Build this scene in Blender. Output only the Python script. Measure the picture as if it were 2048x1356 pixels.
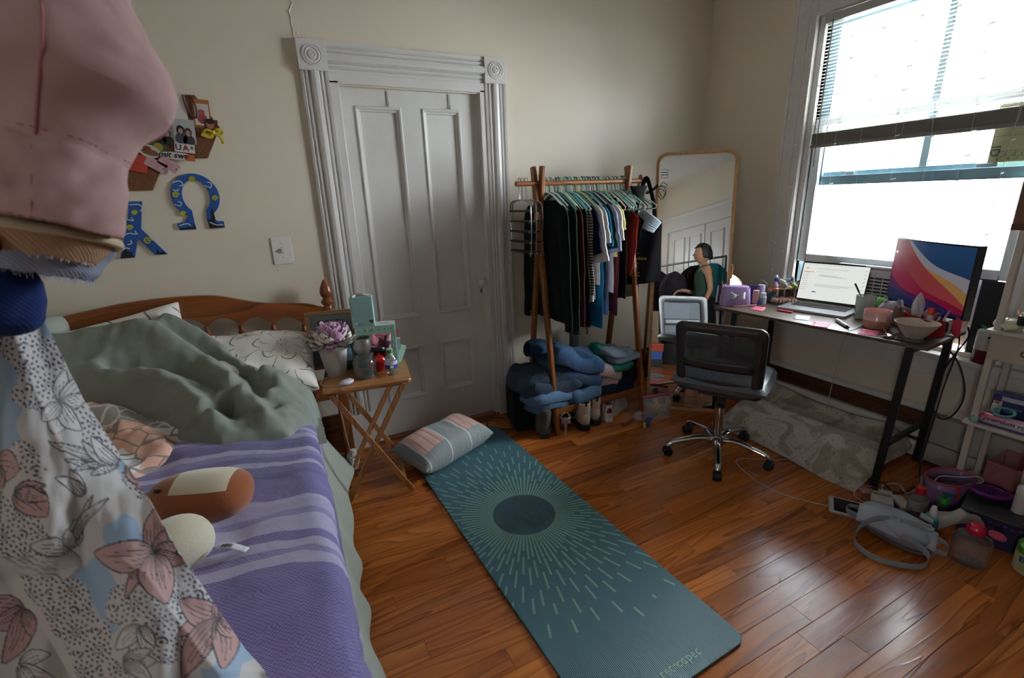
import bpy, bmesh, math, random
from mathutils import Vector, Matrix, Euler, noise as mnoise
PI = math.pi; TAU = 2*math.pi
R = math.radians
sc = bpy.context.scene
COL = sc.collection
for o in list(bpy.data.objects): bpy.data.objects.remove(o)

# ------------------------------------------------------------------ camera
cam = bpy.data.cameras.new('camera'); co = bpy.data.objects.new('camera', cam); COL.objects.link(co)
cam.sensor_width = 36; cam.lens = 946.18/2048*36; cam.clip_start = 0.02
_x = Vector((0.8938, -0.4469, -0.0356)); _f = Vector((0.4184, 0.8616, -0.2868)).normalized()
_x = (_x - _f*_x.dot(_f)).normalized(); _u = _x.cross(_f)
co.matrix_world = Matrix(((_x.x, _u.x, -_f.x, -3.0245), (_x.y, _u.y, -_f.y, -2.7934), (_x.z, _u.z, -_f.z, 1.4503), (0, 0, 0, 1)))
cam.dof.use_dof = True; cam.dof.focus_distance = 2.6; cam.dof.aperture_fstop = 7.0
sc.camera = co
# ------------------------------------------------------------------ world and light
sc.view_settings.view_transform = 'Standard'; sc.view_settings.look = 'None'
sc.view_settings.gamma = 1; sc.view_settings.use_curve_mapping = False
sc.view_settings.exposure = 1.42
sc.cycles.max_bounces = 10; sc.cycles.diffuse_bounces = 6; sc.cycles.glossy_bounces = 5; sc.cycles.transmission_bounces = 8
sc.cycles.transparent_max_bounces = 12
sc.cycles.sample_clamp_indirect = 6; sc.cycles.caustics_reflective = False; sc.cycles.caustics_refractive = False
w = bpy.data.worlds.new('sky'); sc.world = w; w.use_nodes = True
_b = w.node_tree.nodes['Background']; _b.inputs[0].default_value = (0.90, 0.95, 1.0, 1); _b.inputs[1].default_value = 22.0
WX = (-0.79, -1.90)                      # the window opening along the right wall
WZ = (0.62, 2.38)
pl = bpy.data.lights.new('window_portal', 'AREA'); po = bpy.data.objects.new('window_portal', pl); COL.objects.link(po)
pl.shape = 'RECTANGLE'; pl.size = 1.11; pl.size_y = 1.76; pl.cycles.is_portal = True
po.location = (0.16, -1.345, 1.5); po.rotation_euler = (R(90), 0, R(90))
FILL_W = (-3.70, -3.48, 1.35, 1.85)              # unseen opening added in the left wall for fill light: y0, y1, z0, z1
pl = bpy.data.lights.new('fill_window_portal', 'AREA'); po = bpy.data.objects.new('fill_window_portal', pl); COL.objects.link(po)
pl.shape = 'RECTANGLE'; pl.size = .22; pl.size_y = .5; pl.cycles.is_portal = True
po.location = (-4.75, -3.59, 1.6); po.rotation_euler = (R(90), 0, R(-90))

# ------------------------------------------------------------------ helpers
def C(h, a=1.0):
    h = h.lstrip('#'); h = ''.join(c*2 for c in h) if len(h) == 3 else h; v = [int(h[i:i+2], 16)/255 for i in (0, 2, 4)]
    return tuple(c/12.92 if c <= .04045 else ((c+.055)/1.055)**2.4 for c in v)+(a,)
class G:
    """a tiny wrapper for writing node materials"""
    def __init__(s, name):
        s.m = bpy.data.materials.new(name); s.m.use_nodes = True
        s.t = s.m.node_tree; s.b = s.t.nodes['Principled BSDF']
    def n(s, typ, ins=None, **props):
        nd = s.t.nodes.new('ShaderNode'+typ)
        for k, v in props.items(): setattr(nd, k, v)
        for k, v in (ins or {}).items(): s.set(nd.inputs[k], v)
        return nd
    def set(s, sock, v):
        if isinstance(v, bpy.types.NodeSocket): s.t.links.new(v, sock)
        elif isinstance(v, bpy.types.Node): s.t.links.new(v.outputs[0], sock)
        elif isinstance(v, str): sock.default_value = C(v)
        else: sock.default_value = v
    def P(s, **kw):
        for k, v in kw.items(): s.set(s.b.inputs[k.replace('_', ' ')], v)
        return s
    def ma(s, op, a, b=0.0, c=0.0): return s.n('Math', {0: a, 1: b, 2: c}, operation=op).outputs[0]
    def mix(s, f, a, b, mode='MIX'):
        nd = s.n('Mix', None, data_type='RGBA', blend_type=mode)
        s.set(nd.inputs[0], f); s.set(nd.inputs[6], a); s.set(nd.inputs[7], b)
        return nd.outputs[2]
    def ramp(s, f, stops, interp='LINEAR'):
        nd = s.n('ValToRGB', {0: f}); cr = nd.color_ramp; cr.interpolation = interp
        while len(cr.elements) < len(stops): cr.elements.new(.5)
        for e, (p, c) in zip(cr.elements, stops):
            e.position = p; e.color = C(c) if isinstance(c, str) else (c, c, c, 1)
        return nd.outputs[0]
    def co(s, kind='Object', scale=None, loc=None, rot=None):
        v = s.n('TexCoord').outputs[kind]
        if scale or loc or rot:
            mp = s.n('Mapping', {0: v})
            if scale: mp.inputs[3].default_value = scale
            if loc: mp.inputs[1].default_value = loc
            if rot: mp.inputs[2].default_value = rot
            v = mp.outputs[0]
        return v
    def xyz(s, v):
        o = s.n('SeparateXYZ', {0: v}).outputs; return o[0], o[1], o[2]
    def noise(s, v, scale, detail=2.0, rough=.5, dist=0.0):
        return s.n('TexNoise', {'Vector': v, 'Scale': scale, 'Detail': detail, 'Roughness': rough, 'Distortion': dist}).outputs[0]
    def bump(s, h, strength=.3, dist=.01):
        s.set(s.b.inputs['Normal'], s.n('Bump', {'Height': h, 'Strength': strength, 'Distance': dist}).outputs[0])
_mats = {}
def plain(col, rough=.6, metal=0.0, **kw):
    key = (col, rough, metal, tuple(sorted(kw.items())))
    if key in _mats: return _mats[key]
    g = G('paint_'+col.strip('#'))
    v = g.co(); nz = g.noise(v, 40.0, 3.0)
    hi = tuple(min(1, c*1.06) for c in C(col)[:3])+(1,); lo = tuple(c*.92 for c in C(col)[:3])+(1,)
    g.P(Base_Color=g.mix(nz, lo, hi), Roughness=rough, Metallic=metal)
    for k, val in kw.items(): g.set(g.b.inputs[k.replace('_', ' ')], val)
    _mats[key] = g.m; return g.m
def cloth(col, col2=None, scale=900.0, wr=.25, big=14.0, rough=.9, sheen=.03, bumpd=.004):
    key = ('cloth', col, col2, scale, wr, big, rough)
    if key in _mats: return _mats[key]
    g = G('cloth_'+col.strip('#')); v = g.co()
    a = g.noise(v, big, 3.0, .55); b = g.n('TexWave', {'Vector': v, 'Scale': scale/6, 'Distortion': 1.0}, bands_direction='DIAGONAL').outputs[1]
    base = C(col); c2 = C(col2) if col2 else tuple(c*.82 for c in base[:3])+(1,)
    g.P(Base_Color=g.mix(g.ma('MULTIPLY', a, .7), base, c2), Roughness=rough, Sheen_Weight=sheen, Specular_IOR_Level=.15)
    g.bump(g.ma('ADD', g.ma('MULTIPLY', a, 1.0), g.ma('MULTIPLY', b, .06)), wr, bumpd*4)
    _mats[key] = g.m; return g.m
def wood(c1, c2, axis='X', scale=1.0, rough=.4, rand=False, coat=0.0, fine=1.0):
    key = ('wood', c1, c2, axis, scale, rough, rand)
    if key in _mats: return _mats[key]
    g = G('wood_'+c1.strip('#')); v = g.co()
    if rand:
        oi = g.n('ObjectInfo').outputs['Random']
        v = g.n('VectorMath', {0: v, 1: g.n('CombineXYZ', {0: g.ma('MULTIPLY', oi, 37.0), 1: g.ma('MULTIPLY', oi, 91.0), 2: g.ma('MULTIPLY', oi, 13.0)}).outputs[0]}, operation='ADD').outputs[0]
    s = [14*scale, 14*scale, 14*scale]; s['XYZ'.index(axis)] = 1.2*scale
    mp = g.n('Mapping', {0: v}); mp.inputs[3].default_value = s
    d = g.noise(mp.outputs[0], 1.0, 2.0, .5, .6)
    rings = g.ma('FRACT', g.ma('MULTIPLY', d, 9.0))
    s2 = [160*scale]*3; s2['XYZ'.index(axis)] = 5*scale
    mp2 = g.n('Mapping', {0: v}); mp2.inputs[3].default_value = s2
    pores = g.noise(mp2.outputs[0], 1.0, 2.0, .6)
    f = g.ma('ADD', g.ma('MULTIPLY', g.ramp(rings, [(0, 0.0), (.75, .55), (.92, 1.0), (1, .1)]), .68*fine), g.ma('MULTIPLY', pores, .5))
    col = g.mix(f, c1, c2)
    if rand:
        k = g.ramp(oi, [(0, '#8f6a48'), (.3, '#c9a27c'), (.6, '#b58a60'), (.85, '#ead0ae'), (1, '#a57850')])
        col = g.mix(.85, col, k, 'MULTIPLY'); col = g.mix(1.0, col, (1.95, 1.9, 1.85, 1), 'MULTIPLY')
    g.P(Base_Color=col, Roughness=g.ma('ADD', .11, g.ma('MULTIPLY', g.noise(g.n('NewGeometry').outputs['Position'], 3.0, 5.0, .7), .2)) if rand else rough, Coat_Weight=coat, Coat_Roughness=.12)
    g.bump(f, .08, .004)
    _mats[key] = g.m; return g.m
def glass(col='#ffffff', rough=0.0, ior=1.3, alpha=None):
    key = ('glass', col, rough, ior)
    if key in _mats: return _mats[key]
    g = G('glass_'+col.strip('#')); g.P(Base_Color=col, Roughness=rough, Transmission_Weight=1.0, IOR=ior)
    _mats[key] = g.m; return g.m
def film(col, alpha=.35, rough=.2):
    key = ('film', col, alpha)
    if key in _mats: return _mats[key]
    g = G('film_'+col.strip('#')); g.P(Base_Color=col, Alpha=alpha, Roughness=rough); _mats[key] = g.m; return g.m
def emit(col, s=1.0, base='#101010'):
    g = G('screen_'+col.strip('#')); g.P(Base_Color=base, Roughness=.3, Emission_Color=col, Emission_Strength=s); return g.m

class MB:
    def __init__(s): s.v = []; s.f = []; s.uv = {}
    def _add(s, vs, fs):
        k = len(s.v); s.v += [tuple(p) for p in vs]; s.f += [tuple(i+k for i in f) for f in fs]; return s
    def box(s, c, d, rot=None):
        x, y, z = d[0]/2, d[1]/2, d[2]/2
        vs = [Vector(p) for p in ((-x,-y,-z),(x,-y,-z),(x,y,-z),(-x,y,-z),(-x,-y,z),(x,-y,z),(x,y,z),(-x,y,z))]
        if rot is not None: vs = [rot @ p for p in vs]
        c = Vector(c)
        return s._add([p+c for p in vs], [(0,3,2,1),(4,5,6,7),(0,1,5,4),(1,2,6,5),(2,3,7,6),(3,0,4,7)])
    def bb(s, a, b):  # box by two corners
        return s.box([(a[i]+b[i])/2 for i in range(3)], [abs(a[i]-b[i]) for i in range(3)])
    def tube(s, path, r, n=8, closed=False, caps=True, flat=None):
        path = [Vector(p) for p in path]; m = len(path)
        rs = r if isinstance(r, (list, tuple)) else [r]*m
        vs = []; fs = []; up = None
        for i, p in enumerate(path):
            a = path[(i-1) % m] if (closed or i > 0) else p
            b = path[(i+1) % m] if (closed or i < m-1) else p
            t = (b-a); t = t.normalized() if t.length > 1e-9 else Vector((0,0,1))
            if up is None:
                up = Vector((0,0,1)) if abs(t.z) < .9 else Vector((1,0,0))
                if flat is not None: up = Vector(flat[0])
            e = t.cross(up)
            if e.length < 1e-6: e = t.orthogonal()
            e.normalize(); up2 = e.cross(t).normalized()
            if flat is None: up = up2
            for k in range(n):
                ang = TAU*k/n
                ku, kv = (1, 1) if flat is None else (flat[1], flat[2])
                vs.append(p+(e*math.cos(ang)*ku+up2*math.sin(ang)*kv)*rs[i])
        segs = m if closed else m-1
        for i in range(segs):
            j = (i+1) % m
            for k in range(n):
                l = (k+1) % n
                fs.append((i*n+k, i*n+l, j*n+l, j*n+k))
        if caps and not closed:
            fs.append(tuple(range(n-1, -1, -1))); fs.append(tuple((m-1)*n+k for k in range(n)))
        return s._add(vs, fs)
    def lathe(s, prof, n=24, c=(0,0,0), mx=None, sx=1.0, sy=1.0):
        vs = []; fs = []
        for r, z in prof:
            for k in range(n):
                a = TAU*k/n; vs.append(Vector((r*math.cos(a)*sx, r*math.sin(a)*sy, z)))
        m = len(prof)
        for i in range(m-1):
            for k in range(n):
                l = (k+1) % n; fs.append((i*n+k, i*n+l, (i+1)*n+l, (i+1)*n+k))
        if prof[0][0] > 1e-6: fs.append(tuple(range(n-1, -1, -1)))
        if prof[-1][0] > 1e-6: fs.append(tuple((m-1)*n+k for k in range(n)))
        if mx is not None: vs = [mx @ v for v in vs]
        c = Vector(c)
        return s._add([v+c for v in vs], fs)
    def prism(s, poly, d, mx=None, o=(0,0,0)):
        """polygon in (x,y) raised along z by d, then placed by mx"""
        n = len(poly); mx = mx or Matrix.Identity(3); o = Vector(o)
        vs = [mx @ Vector((p[0], p[1], 0))+o for p in poly]+[mx @ Vector((p[0], p[1], d))+o for p in poly]
        fs = [tuple(range(n-1, -1, -1)), tuple(range(n, 2*n))]+[(i, (i+1) % n, n+(i+1) % n, n+i) for i in range(n)]
        return s._add(vs, fs)
    def grid(s, fn, nu, nv, cu=False, cv=False):
        vs = []; fs = []; k0 = len(s.v)
        for i in range(nu if cu else nu+1):
            for j in range(nv if cv else nv+1):
                u, v = i/nu, j/nv
                s.uv[k0+len(vs)] = (u, v); vs.append(fn(u, v))
        nr = nv if cv else nv+1; mu = nu if cu else nu+1
        for i in range(nu):
            for j in range(nv):
                i2 = (i+1) % mu; j2 = (j+1) % nr
                fs.append((i*nr+j, i2*nr+j, i2*nr+j2, i*nr+j2))
        return s._add(vs, fs)
    def ball(s, c, r, nu=20, nv=12, e=1.0, mx=None):
        r = (r, r, r) if not isinstance(r, (tuple, list)) else r
        sp = lambda t: math.copysign(abs(t)**e, t)
        def fn(u, v):
            a = TAU*u; b = PI*(v-.5)
            p = Vector((r[0]*sp(math.cos(b))*sp(math.cos(a)), r[1]*sp(math.cos(b))*sp(math.sin(a)), r[2]*sp(math.sin(b))))
            return (mx @ p if mx is not None else p)+Vector(c)
        return s.grid(fn, nu, nv, cu=True)
    def go(s, name, mat, parent=None, smooth=True, bevel=0, bseg=2, sub=0, solid=0, loc=None, rot=None, auto=True, sup=0):
        me = bpy.data.meshes.new(name); me.from_pydata(s.v, [], s.f)
        if s.uv:
            ul = me.uv_layers.new(name='UVMap')
            for lp in me.loops: ul.data[lp.index].uv = s.uv.get(lp.vertex_index, (0, 0))
        bm = bmesh.new(); bm.from_mesh(me)
        bmesh.ops.remove_doubles(bm, verts=bm.verts, dist=1e-5)
        bmesh.ops.recalc_face_normals(bm, faces=bm.faces)
        bm.to_mesh(me); bm.free()
        if smooth:
            for p in me.polygons: p.use_smooth = True
            if auto: me.set_sharp_from_angle(angle=R(38))
        me.materials.append(mat)
        o = bpy.data.objects.new(name, me); COL.objects.link(o)
        if parent: o.parent = parent
        if loc: o.location = loc
        if rot: o.rotation_euler = rot
        if solid:
            md = o.modifiers.new('s', 'SOLIDIFY'); md.thickness = solid; md.offset = 0
        if bevel:
            md = o.modifiers.new('b', 'BEVEL'); md.width = bevel; md.segments = bseg; md.limit_method = 'ANGLE'; md.angle_limit = R(40)
        if sub:
            md = o.modifiers.new('d', 'SUBSURF'); md.levels = sub; md.render_levels = sub
        return o
def tag(o, label, cat, group=None, kind=None):
    o['label'] = label; o['category'] = cat
    if group: o['group'] = group
    if kind: o['kind'] = kind
    return o
def thing(name, label, cat, loc=(0,0,0), rot=(0,0,0), group=None):
    o = bpy.data.objects.new(name, None); COL.objects.link(o); o.empty_display_size = .05
    o.location = loc; o.rotation_euler = rot if isinstance(rot, (tuple, list)) else (0, 0, rot)
    return tag(o, label, cat, group)
def struct(o): o['kind'] = 'structure'; return o
def dup(root, loc, rot=None, label=None, scale=None):
    r = root.copy(); COL.objects.link(r); r.location = loc
    if rot is not None: r.rotation_euler = rot if isinstance(rot, (tuple, list)) else (0, 0, rot)
    if scale: r.scale = (scale,)*3 if not isinstance(scale, (tuple, list)) else scale
    if label: r['label'] = label
    for ch in list(root.children):
        c = ch.copy(); COL.objects.link(c); c.parent = r
        for g_ in list(ch.children):
            d = g_.copy(); COL.objects.link(d); d.parent = c
    return r
def lettering(txt, size, mat, parent, loc, rot=(0,0,0), name='lettering', ext=.0004, bold=False, align='LEFT', sx=1.0, shear=0):
    cu = bpy.data.curves.new(name, 'FONT'); cu.body = txt; cu.size = size; cu.extrude = ext; cu.align_x = align; cu.align_y = 'CENTER'
    cu.shear = shear; cu.resolution_u = 2
    if bold: cu.offset = size*.02
    cu.materials.append(mat)
    t = bpy.data.objects.new('t', cu); me = bpy.data.meshes.new_from_object(t); me.name = name
    bpy.data.objects.remove(t); bpy.data.curves.remove(cu)
    if not me.materials: me.materials.append(mat)
    o = bpy.data.objects.new(name, me); COL.objects.link(o); o.location = loc; o.rotation_euler = rot; o.scale = (sx, 1, 1); o['kind'] = 'stuff'
    if parent: o.parent = parent
    return o
def mx_from(xa, ya):
    xa = Vector(xa).normalized(); za = xa.cross(Vector(ya)).normalized(); ya = za.cross(xa)
    return Matrix((xa, ya, za)).transposed()
def bez(pts, n=8):
    """Catmull-Rom through points"""
    P_ = [Vector(p) for p in pts]; out = []
    for i in range(len(P_)-1):
        p0 = P_[max(i-1, 0)]; p1 = P_[i]; p2 = P_[i+1]; p3 = P_[min(i+2, len(P_)-1)]
        for k in range(n):
            t = k/n
            out.append(.5*((2*p1)+(p2-p0)*t+(2*p0-5*p1+4*p2-p3)*t*t+(3*p1-p0-3*p2+p3)*t**3))
    out.append(P_[-1]); return out
def fbm(x, y, z=0.0, oct=3):
    return mnoise.fractal(Vector((x, y, z)), 1.0, 2.0, oct)
def rrect(w_, h_, r, n=6):
    out = []
    for cx, cy, a0 in ((w_/2-r, h_/2-r, 0), (-w_/2+r, h_/2-r, 90), (-w_/2+r, -h_/2+r, 180), (w_/2-r, -h_/2+r, 270)):
        for k in range(n+1):
            a = R(a0+90*k/n); out.append((cx+r*math.cos(a), cy+r*math.sin(a)))
    return out
rnd = random.Random(7)
# ------------------------------------------------------------------ setting
def wall_mat():
    g = G('cream_wall_paint'); v = g.co()
    a = g.noise(v, 1.6, 4.0, .6); b = g.noise(v, 60.0, 3.0, .6); c = g.noise(v, 9.0, 3.0)
    g.P(Base_Color=g.mix(a, '#cfc4b2', '#d9cfbf'), Roughness=.36)
    g.bump(g.ma('ADD', g.ma('MULTIPLY', b, .5), c), .12, .006); return g.m
def trim_mat():
    g = G('white_trim_paint'); v = g.co()
    a = g.noise(v, 3.0, 4.0, .6); b = g.noise(v, 120.0, 2.0)
    g.P(Base_Color=g.mix(a, '#c2bebb', '#d6d3d0'), Roughness=.38); g.bump(b, .06, .002); return g.m
MW = wall_mat(); MT = trim_mat()
CEIL = 2.74
m = MB().bb((-2.645, 0, 2.03), (-1.79, .14, CEIL)).bb((-4.74, 0, 0), (-2.645, .14, CEIL)).bb((-1.79, 0, 0), (.0, .14, CEIL))
wb = struct(m.go('wall_back', MW, smooth=False))
# cracked paint above the door's outer corner
pts = [(-2.768, 2.42), (-2.772, 2.39), (-2.765, 2.37), (-2.776, 2.35), (-2.785, 2.335), (-2.779, 2.31), (-2.783, 2.285), (-2.777, 2.262), (-2.782, 2.24), (-2.776, 2.222)]
m = MB().tube([(x, -.001, z) for x, z in pts], [.001, .002, .004, .003, .004, .0025, .003, .0025, .002, .001], n=5)
for x, z, r in [(-2.79, 2.335, .006), (-2.76, 2.25, .005), (-2.74, 2.235, .004), (-3.1, 1.72, .003), (-3.16, 1.94, .003)]:
    m.ball((x, -.0005, z), (r, .002, r*1.6), 8, 6)
m.go('paint_crack', MW, wb)
m = MB().bb((0, WX[0], 0), (.16, .14, CEIL)).bb((0, -3.2, 0), (.16, WX[1], CEIL)).bb((0, WX[1], 0), (.16, WX[0], WZ[0])).bb((0, WX[1], WZ[1]), (.16, WX[0], CEIL))
struct(m.go('wall_right', MW, smooth=False))
struct(MB().bb((-4.74, FILL_W[1], 0), (-4.6, 0, CEIL)).bb((-4.74, -5.0, 0), (-4.6, FILL_W[0], CEIL)).bb((-4.74, FILL_W[0], 0), (-4.6, FILL_W[1], FILL_W[2])).bb((-4.74, FILL_W[0], FILL_W[3]), (-4.6, FILL_W[1], CEIL)).go('wall_left', MW, smooth=False))
w2 = MB()
for y0, y1, z0, z1 in ((FILL_W[0]-.1, FILL_W[0], FILL_W[2]-.1, FILL_W[3]+.1), (FILL_W[1], FILL_W[1]+.1, FILL_W[2]-.1, FILL_W[3]+.1), (FILL_W[0], FILL_W[1], FILL_W[3], FILL_W[3]+.1), (FILL_W[0], FILL_W[1], FILL_W[2]-.1, FILL_W[2]), (FILL_W[0], FILL_W[1], 1.6, 1.61)): w2.bb((-4.62, y0, z0), (-4.575, y1, z1))
struct(w2.go('added_fill_window', MT, smooth=False, bevel=.004))  # frame of the added window, out of view, there to let in fill light
FA = Vector((-3.67, -4.44, 0)); FD = Vector((.9346, .3557, 0)); FN = Vector((-.3557, .9346, 0))
FM = Matrix((FD, FN, Vector((0, 0, 1)))).transposed()
def fp(s, n, z): return FA+FD*s+FN*n+Vector((0, 0, z))
m = MB(); m.box(fp(1.5, -.07, CEIL/2), (5.4, .14, CEIL), FM); struct(m.go('wall_front', MW, smooth=False))
g = G('ceiling_paint'); v = g.co(); nz = g.noise(v, 26.0, 5.0, .7)
g.P(Base_Color=g.mix(nz, '#cfccc8', '#e0deda'), Roughness=.9); g.bump(nz, .5, .02)
struct(MB().bb((-4.74, -5.2, CEIL), (.16, .14, CEIL+.1)).go('ceiling', g.m, smooth=False))
# --- floor: a slab with every board laid on it
fl = struct(MB().bb((-4.74, -5.2, -.12), (.16, .14, -.014)).go('floor', plain('#2a170b', .8), smooth=False))
WB = .0832
pm = wood('#b37b43', '#764622', 'X', .55, .24, rand=True, coat=.0)
y = .0; row = 0; board = []
while y > -3.9:
    x = -.0 - rnd.random()*.5; row += 1
    xs = [0.0]
    lim = -4.6 if y > -1.0 else -4.6
    while x > lim+.25:
        xs.append(x); x -= rnd.choice([.45, .62, .8, .95, 1.15, 1.35])
    xs.append(lim)
    for a, b in zip(xs, xs[1:]):
        L = a-b-.0006
        mb_ = MB().box((0, 0, -.007), (L, WB-.0006, .014))
        o = mb_.go('floor_board', pm, fl, smooth=False, bevel=.0008, bseg=1)
        o.location = ((a+b)/2, y-WB/2, rnd.uniform(-.0003, .0001))
    y -= WB
m = MB(); yy = y
while yy > -5.0:
    m.box((-2.3, yy-WB/2, -.007), (4.6, WB-.0012, .014)); yy -= WB
o = m.go('floor_boards_behind', pm, fl, smooth=False); o['kind'] = 'stuff'
# --- door in the back wall
d1 = struct(MB().bb((-2.6, .03, .012), (-2.53, .07, 2.03)).bb((-1.935, .03, .012), (-1.822, .07, 2.03)).bb((-2.28, .03, .235), (-2.165, .07, .58)).bb((-2.28, .03, .762), (-2.165, .07, 1.945))
            .bb((-2.53, .03, .012), (-1.935, .07, .235)).bb((-2.53, .03, .58), (-1.935, .07, .762)).bb((-2.53, .03, 1.945), (-1.935, .07, 2.03)).go('door_1', MT, smooth=False))
for x0, x1, z0, z1 in [(-2.53, -2.28, .762, 1.945), (-2.165, -1.935, .762, 1.945), (-2.53, -2.28, .235, .58), (-2.165, -1.935, .235, .58)]:
    m = MB()
    def ring(off, d0):  # rectangular moulding ring, mitred
        pass
    prof = [(0, .030), (.006, .0225), (.014, .0245), (.018, .032), (.026, .034), (.03, .046)]
    vs = []
    for t, yv in prof:
        vs += [(x0+t, yv, z0+t), (x1-t, yv, z0+t), (x1-t, yv, z1-t), (x0+t, yv, z1-t)]
    fs = []
    for i in range(len(prof)-1):
        for k in range(4):
            l = (k+1) % 4; fs.append((i*4+k, i*4+l, (i+1)*4+l, (i+1)*4+k))
    m._add(vs, fs); m.go('panel_moulding', MT, d1, smooth=False)
    m = MB().bb((x0+.008, .044, z0+.008), (x1-.008, .056, z1-.008)); m.go('door_panel', MT, d1, smooth=False)
m = MB().box((-1.868, .028, .915), (.05, .005, .19)); pt_ = m.go('knob_plate', MT, d1, bevel=.002)
m = MB().lathe([(.012, 0), (.011, .014), (.014, .02), (.026, .03), (.029, .042), (.024, .054), (.01, .06), (0, .061)], 20, (-1.868, .026, .935), mx=Matrix.Rotation(R(90), 3, 'X'))
m.go('door_knob', MT, pt_)
m = MB().box((-1.866, .0248, .872), (.006, .002, .02)).lathe([(.0, 0), (.005, 0), (.005, .002), (0, .002)], 12, (-1.866, .0255, .88), mx=Matrix.Rotation(R(90), 3, 'X'))
m.go('keyhole', plain('#0a0908', .9), pt_, smooth=False)
for x in (-2.35, -2.0):
    m = MB().box((x, .0275, 1.985), (.009, .004, .075)).tube([(x, .028, 1.955), (x, .012, 1.945), (x, .006, 1.955), (x, .008, 1.965)], .0028, 6)
    m.go('door_hook', plain('#b8b4ae', .35, .6), d1)
# casing
CP = [(0, 0), (0, .016), (.012, .02), (.02, .012), (.026, .022), (.034, .022), (.04, .014), (.05, .03), (.066, .034), (.082, .03), (.09, .014), (.097, .022), (.104, .022), (.11, .012), (.118, .022), (.131, .024), (.131, 0)]
def run(name, x0, z0, L, vert, wd=.131):
    k = wd/.131
    m = MB()
    if vert: m.prism([(a*k, b) for a, b in CP], L, Matrix(((1, 0, 0), (0, -1, 0), (0, 0, 1))), (x0, 0, z0))
    else: m.prism([(a*k, b) for a, b in CP], L, mx_from((0, 0, 1), (0, -1, 0)), (x0, 0, z0))
    o = m.go(name, MT, smooth=False); return struct(o)
run('trim_1', -2.775, .22, 1.87, True); run('trim_2', -1.79, .22, 1.87, True)
m = MB(); m.prism(CP, .857, Matrix(((0, 0, 1), (0, -1, 0), (1, 0, 0))), (-2.646, 0, 2.085)); struct(m.go('trim_3', MT, smooth=False))
for i, x in enumerate((-2.78, -1.794)):
    m = MB().bb((x, -.034, 2.084), (x+.138, 0, 2.222))
    b_ = struct(m.go('trim_%d' % (4+i), MT, smooth=False, bevel=.003))
    prof = [(.048, 0), (.047, .004), (.042, .005), (.039, .001), (.036, .004), (.031, .005), (.026, -.0), (.02, .001), (.017, .006), (.012, .007), (.01, .003), (.004, .006), (0, .007)]
    m = MB().lathe(prof, 32, (x+.069, -.034, 2.153), mx=Matrix.Rotation(R(90), 3, 'X')); m.go('rosette', MT, b_)
    m = MB().bb((x-.002, -.036, 0), (x+.14, 0, .225)); struct(m.go('trim_%d' % (6+i), MT, smooth=False, bevel=.004))
m = MB().bb((-2.646, -.012, 0), (-2.6, .1, 2.05)).bb((-1.822, -.012, 0), (-1.79, .1, 2.05)).bb((-2.646, -.012, 2.036), (-1.79, .1, 2.09))
struct(m.go('trim_8', MT, smooth=False, bevel=.003))
struct(MB().bb((-2.64, -.02, -.012), (-1.79, .12, .011)).go('trim_9', wood('#8a5226', '#4a2810', 'X', .8, .4), smooth=False, bevel=.005))
# the lit hall behind the door
hall = struct(MB().bb((-3.2, 1.0, -.02), (-1.2, 1.05, CEIL)).bb((-3.2, .14, CEIL), (-1.2, 1.05, CEIL+.05)).go('wall_hall', plain('#cfc4ae', .8), smooth=False))
hl = bpy.data.lights.new('hall_lamp', 'POINT'); ho = bpy.data.objects.new('hall_lamp', hl); COL.objects.link(ho); ho.location = (-2.0, .55, 2.4); hl.energy = 25; hl.color = (1, .9, .75); hl.shadow_soft_size = .12
# baseboards
BW = wood('#5c3419', '#2c160a', 'X', .7, .4)
m = MB().bb((-1.654, -.02, 0), (0, 0, .25)); struct(m.go('baseboard_back', BW, smooth=False, bevel=.003))
m = MB().bb((-4.6, -.02, 0), (-2.778, 0, .25)); struct(m.go('baseboard_left', BW, smooth=False, bevel=.003))
m = MB().bb((-.022, -1.69, 0), (0, -.02, .262)); struct(m.go('baseboard_right', wood('#5c3419', '#2c160a', 'Y', .7, .4), smooth=False, bevel=.003))
m = MB().prism([(0, 0), (-.026, 0), (-.03, .006), (-.024, .012), (-.02, .024), (-.008, .03), (0, .032)], 1.67, mx_from((1, 0, 0), (0, 0, 1)), (0, -.02, .262)); struct(m.go('trim_10', MT, smooth=False))
# heater along the window wall
hm = plain('#c9c5bf', .45)
ht = thing('baseboard_heater', 'long white metal baseboard heater along the window wall under the desk', 'heater', (0, -1.7, 0))
MB().bb((-.062, -1.35, .012), (-.05, 1.66, .098)).go('front_cover', hm, ht, bevel=.003)
MB().prism([(-.004, .118), (-.055, .118), (-.064, .126), (-.062, .148), (-.05, .164), (-.004, .164)], 3.02, mx_from((1, 0, 0), (0, 0, 1)), (0, 1.67, 0)).go('top_cover', hm, ht, smooth=False)
MB().bb((-.05, -1.35, .02), (-.004, 1.66, .16)).go('element', plain('#1b1a1a', .7), ht)
MB().bb((-.07, -1.36, .01), (-.023, .0, .115)).bb((-.066, -1.36, .122), (-.002, .0, .27)).go('end_cover', plain('#a39e98', .5), ht, bevel=.004)
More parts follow.
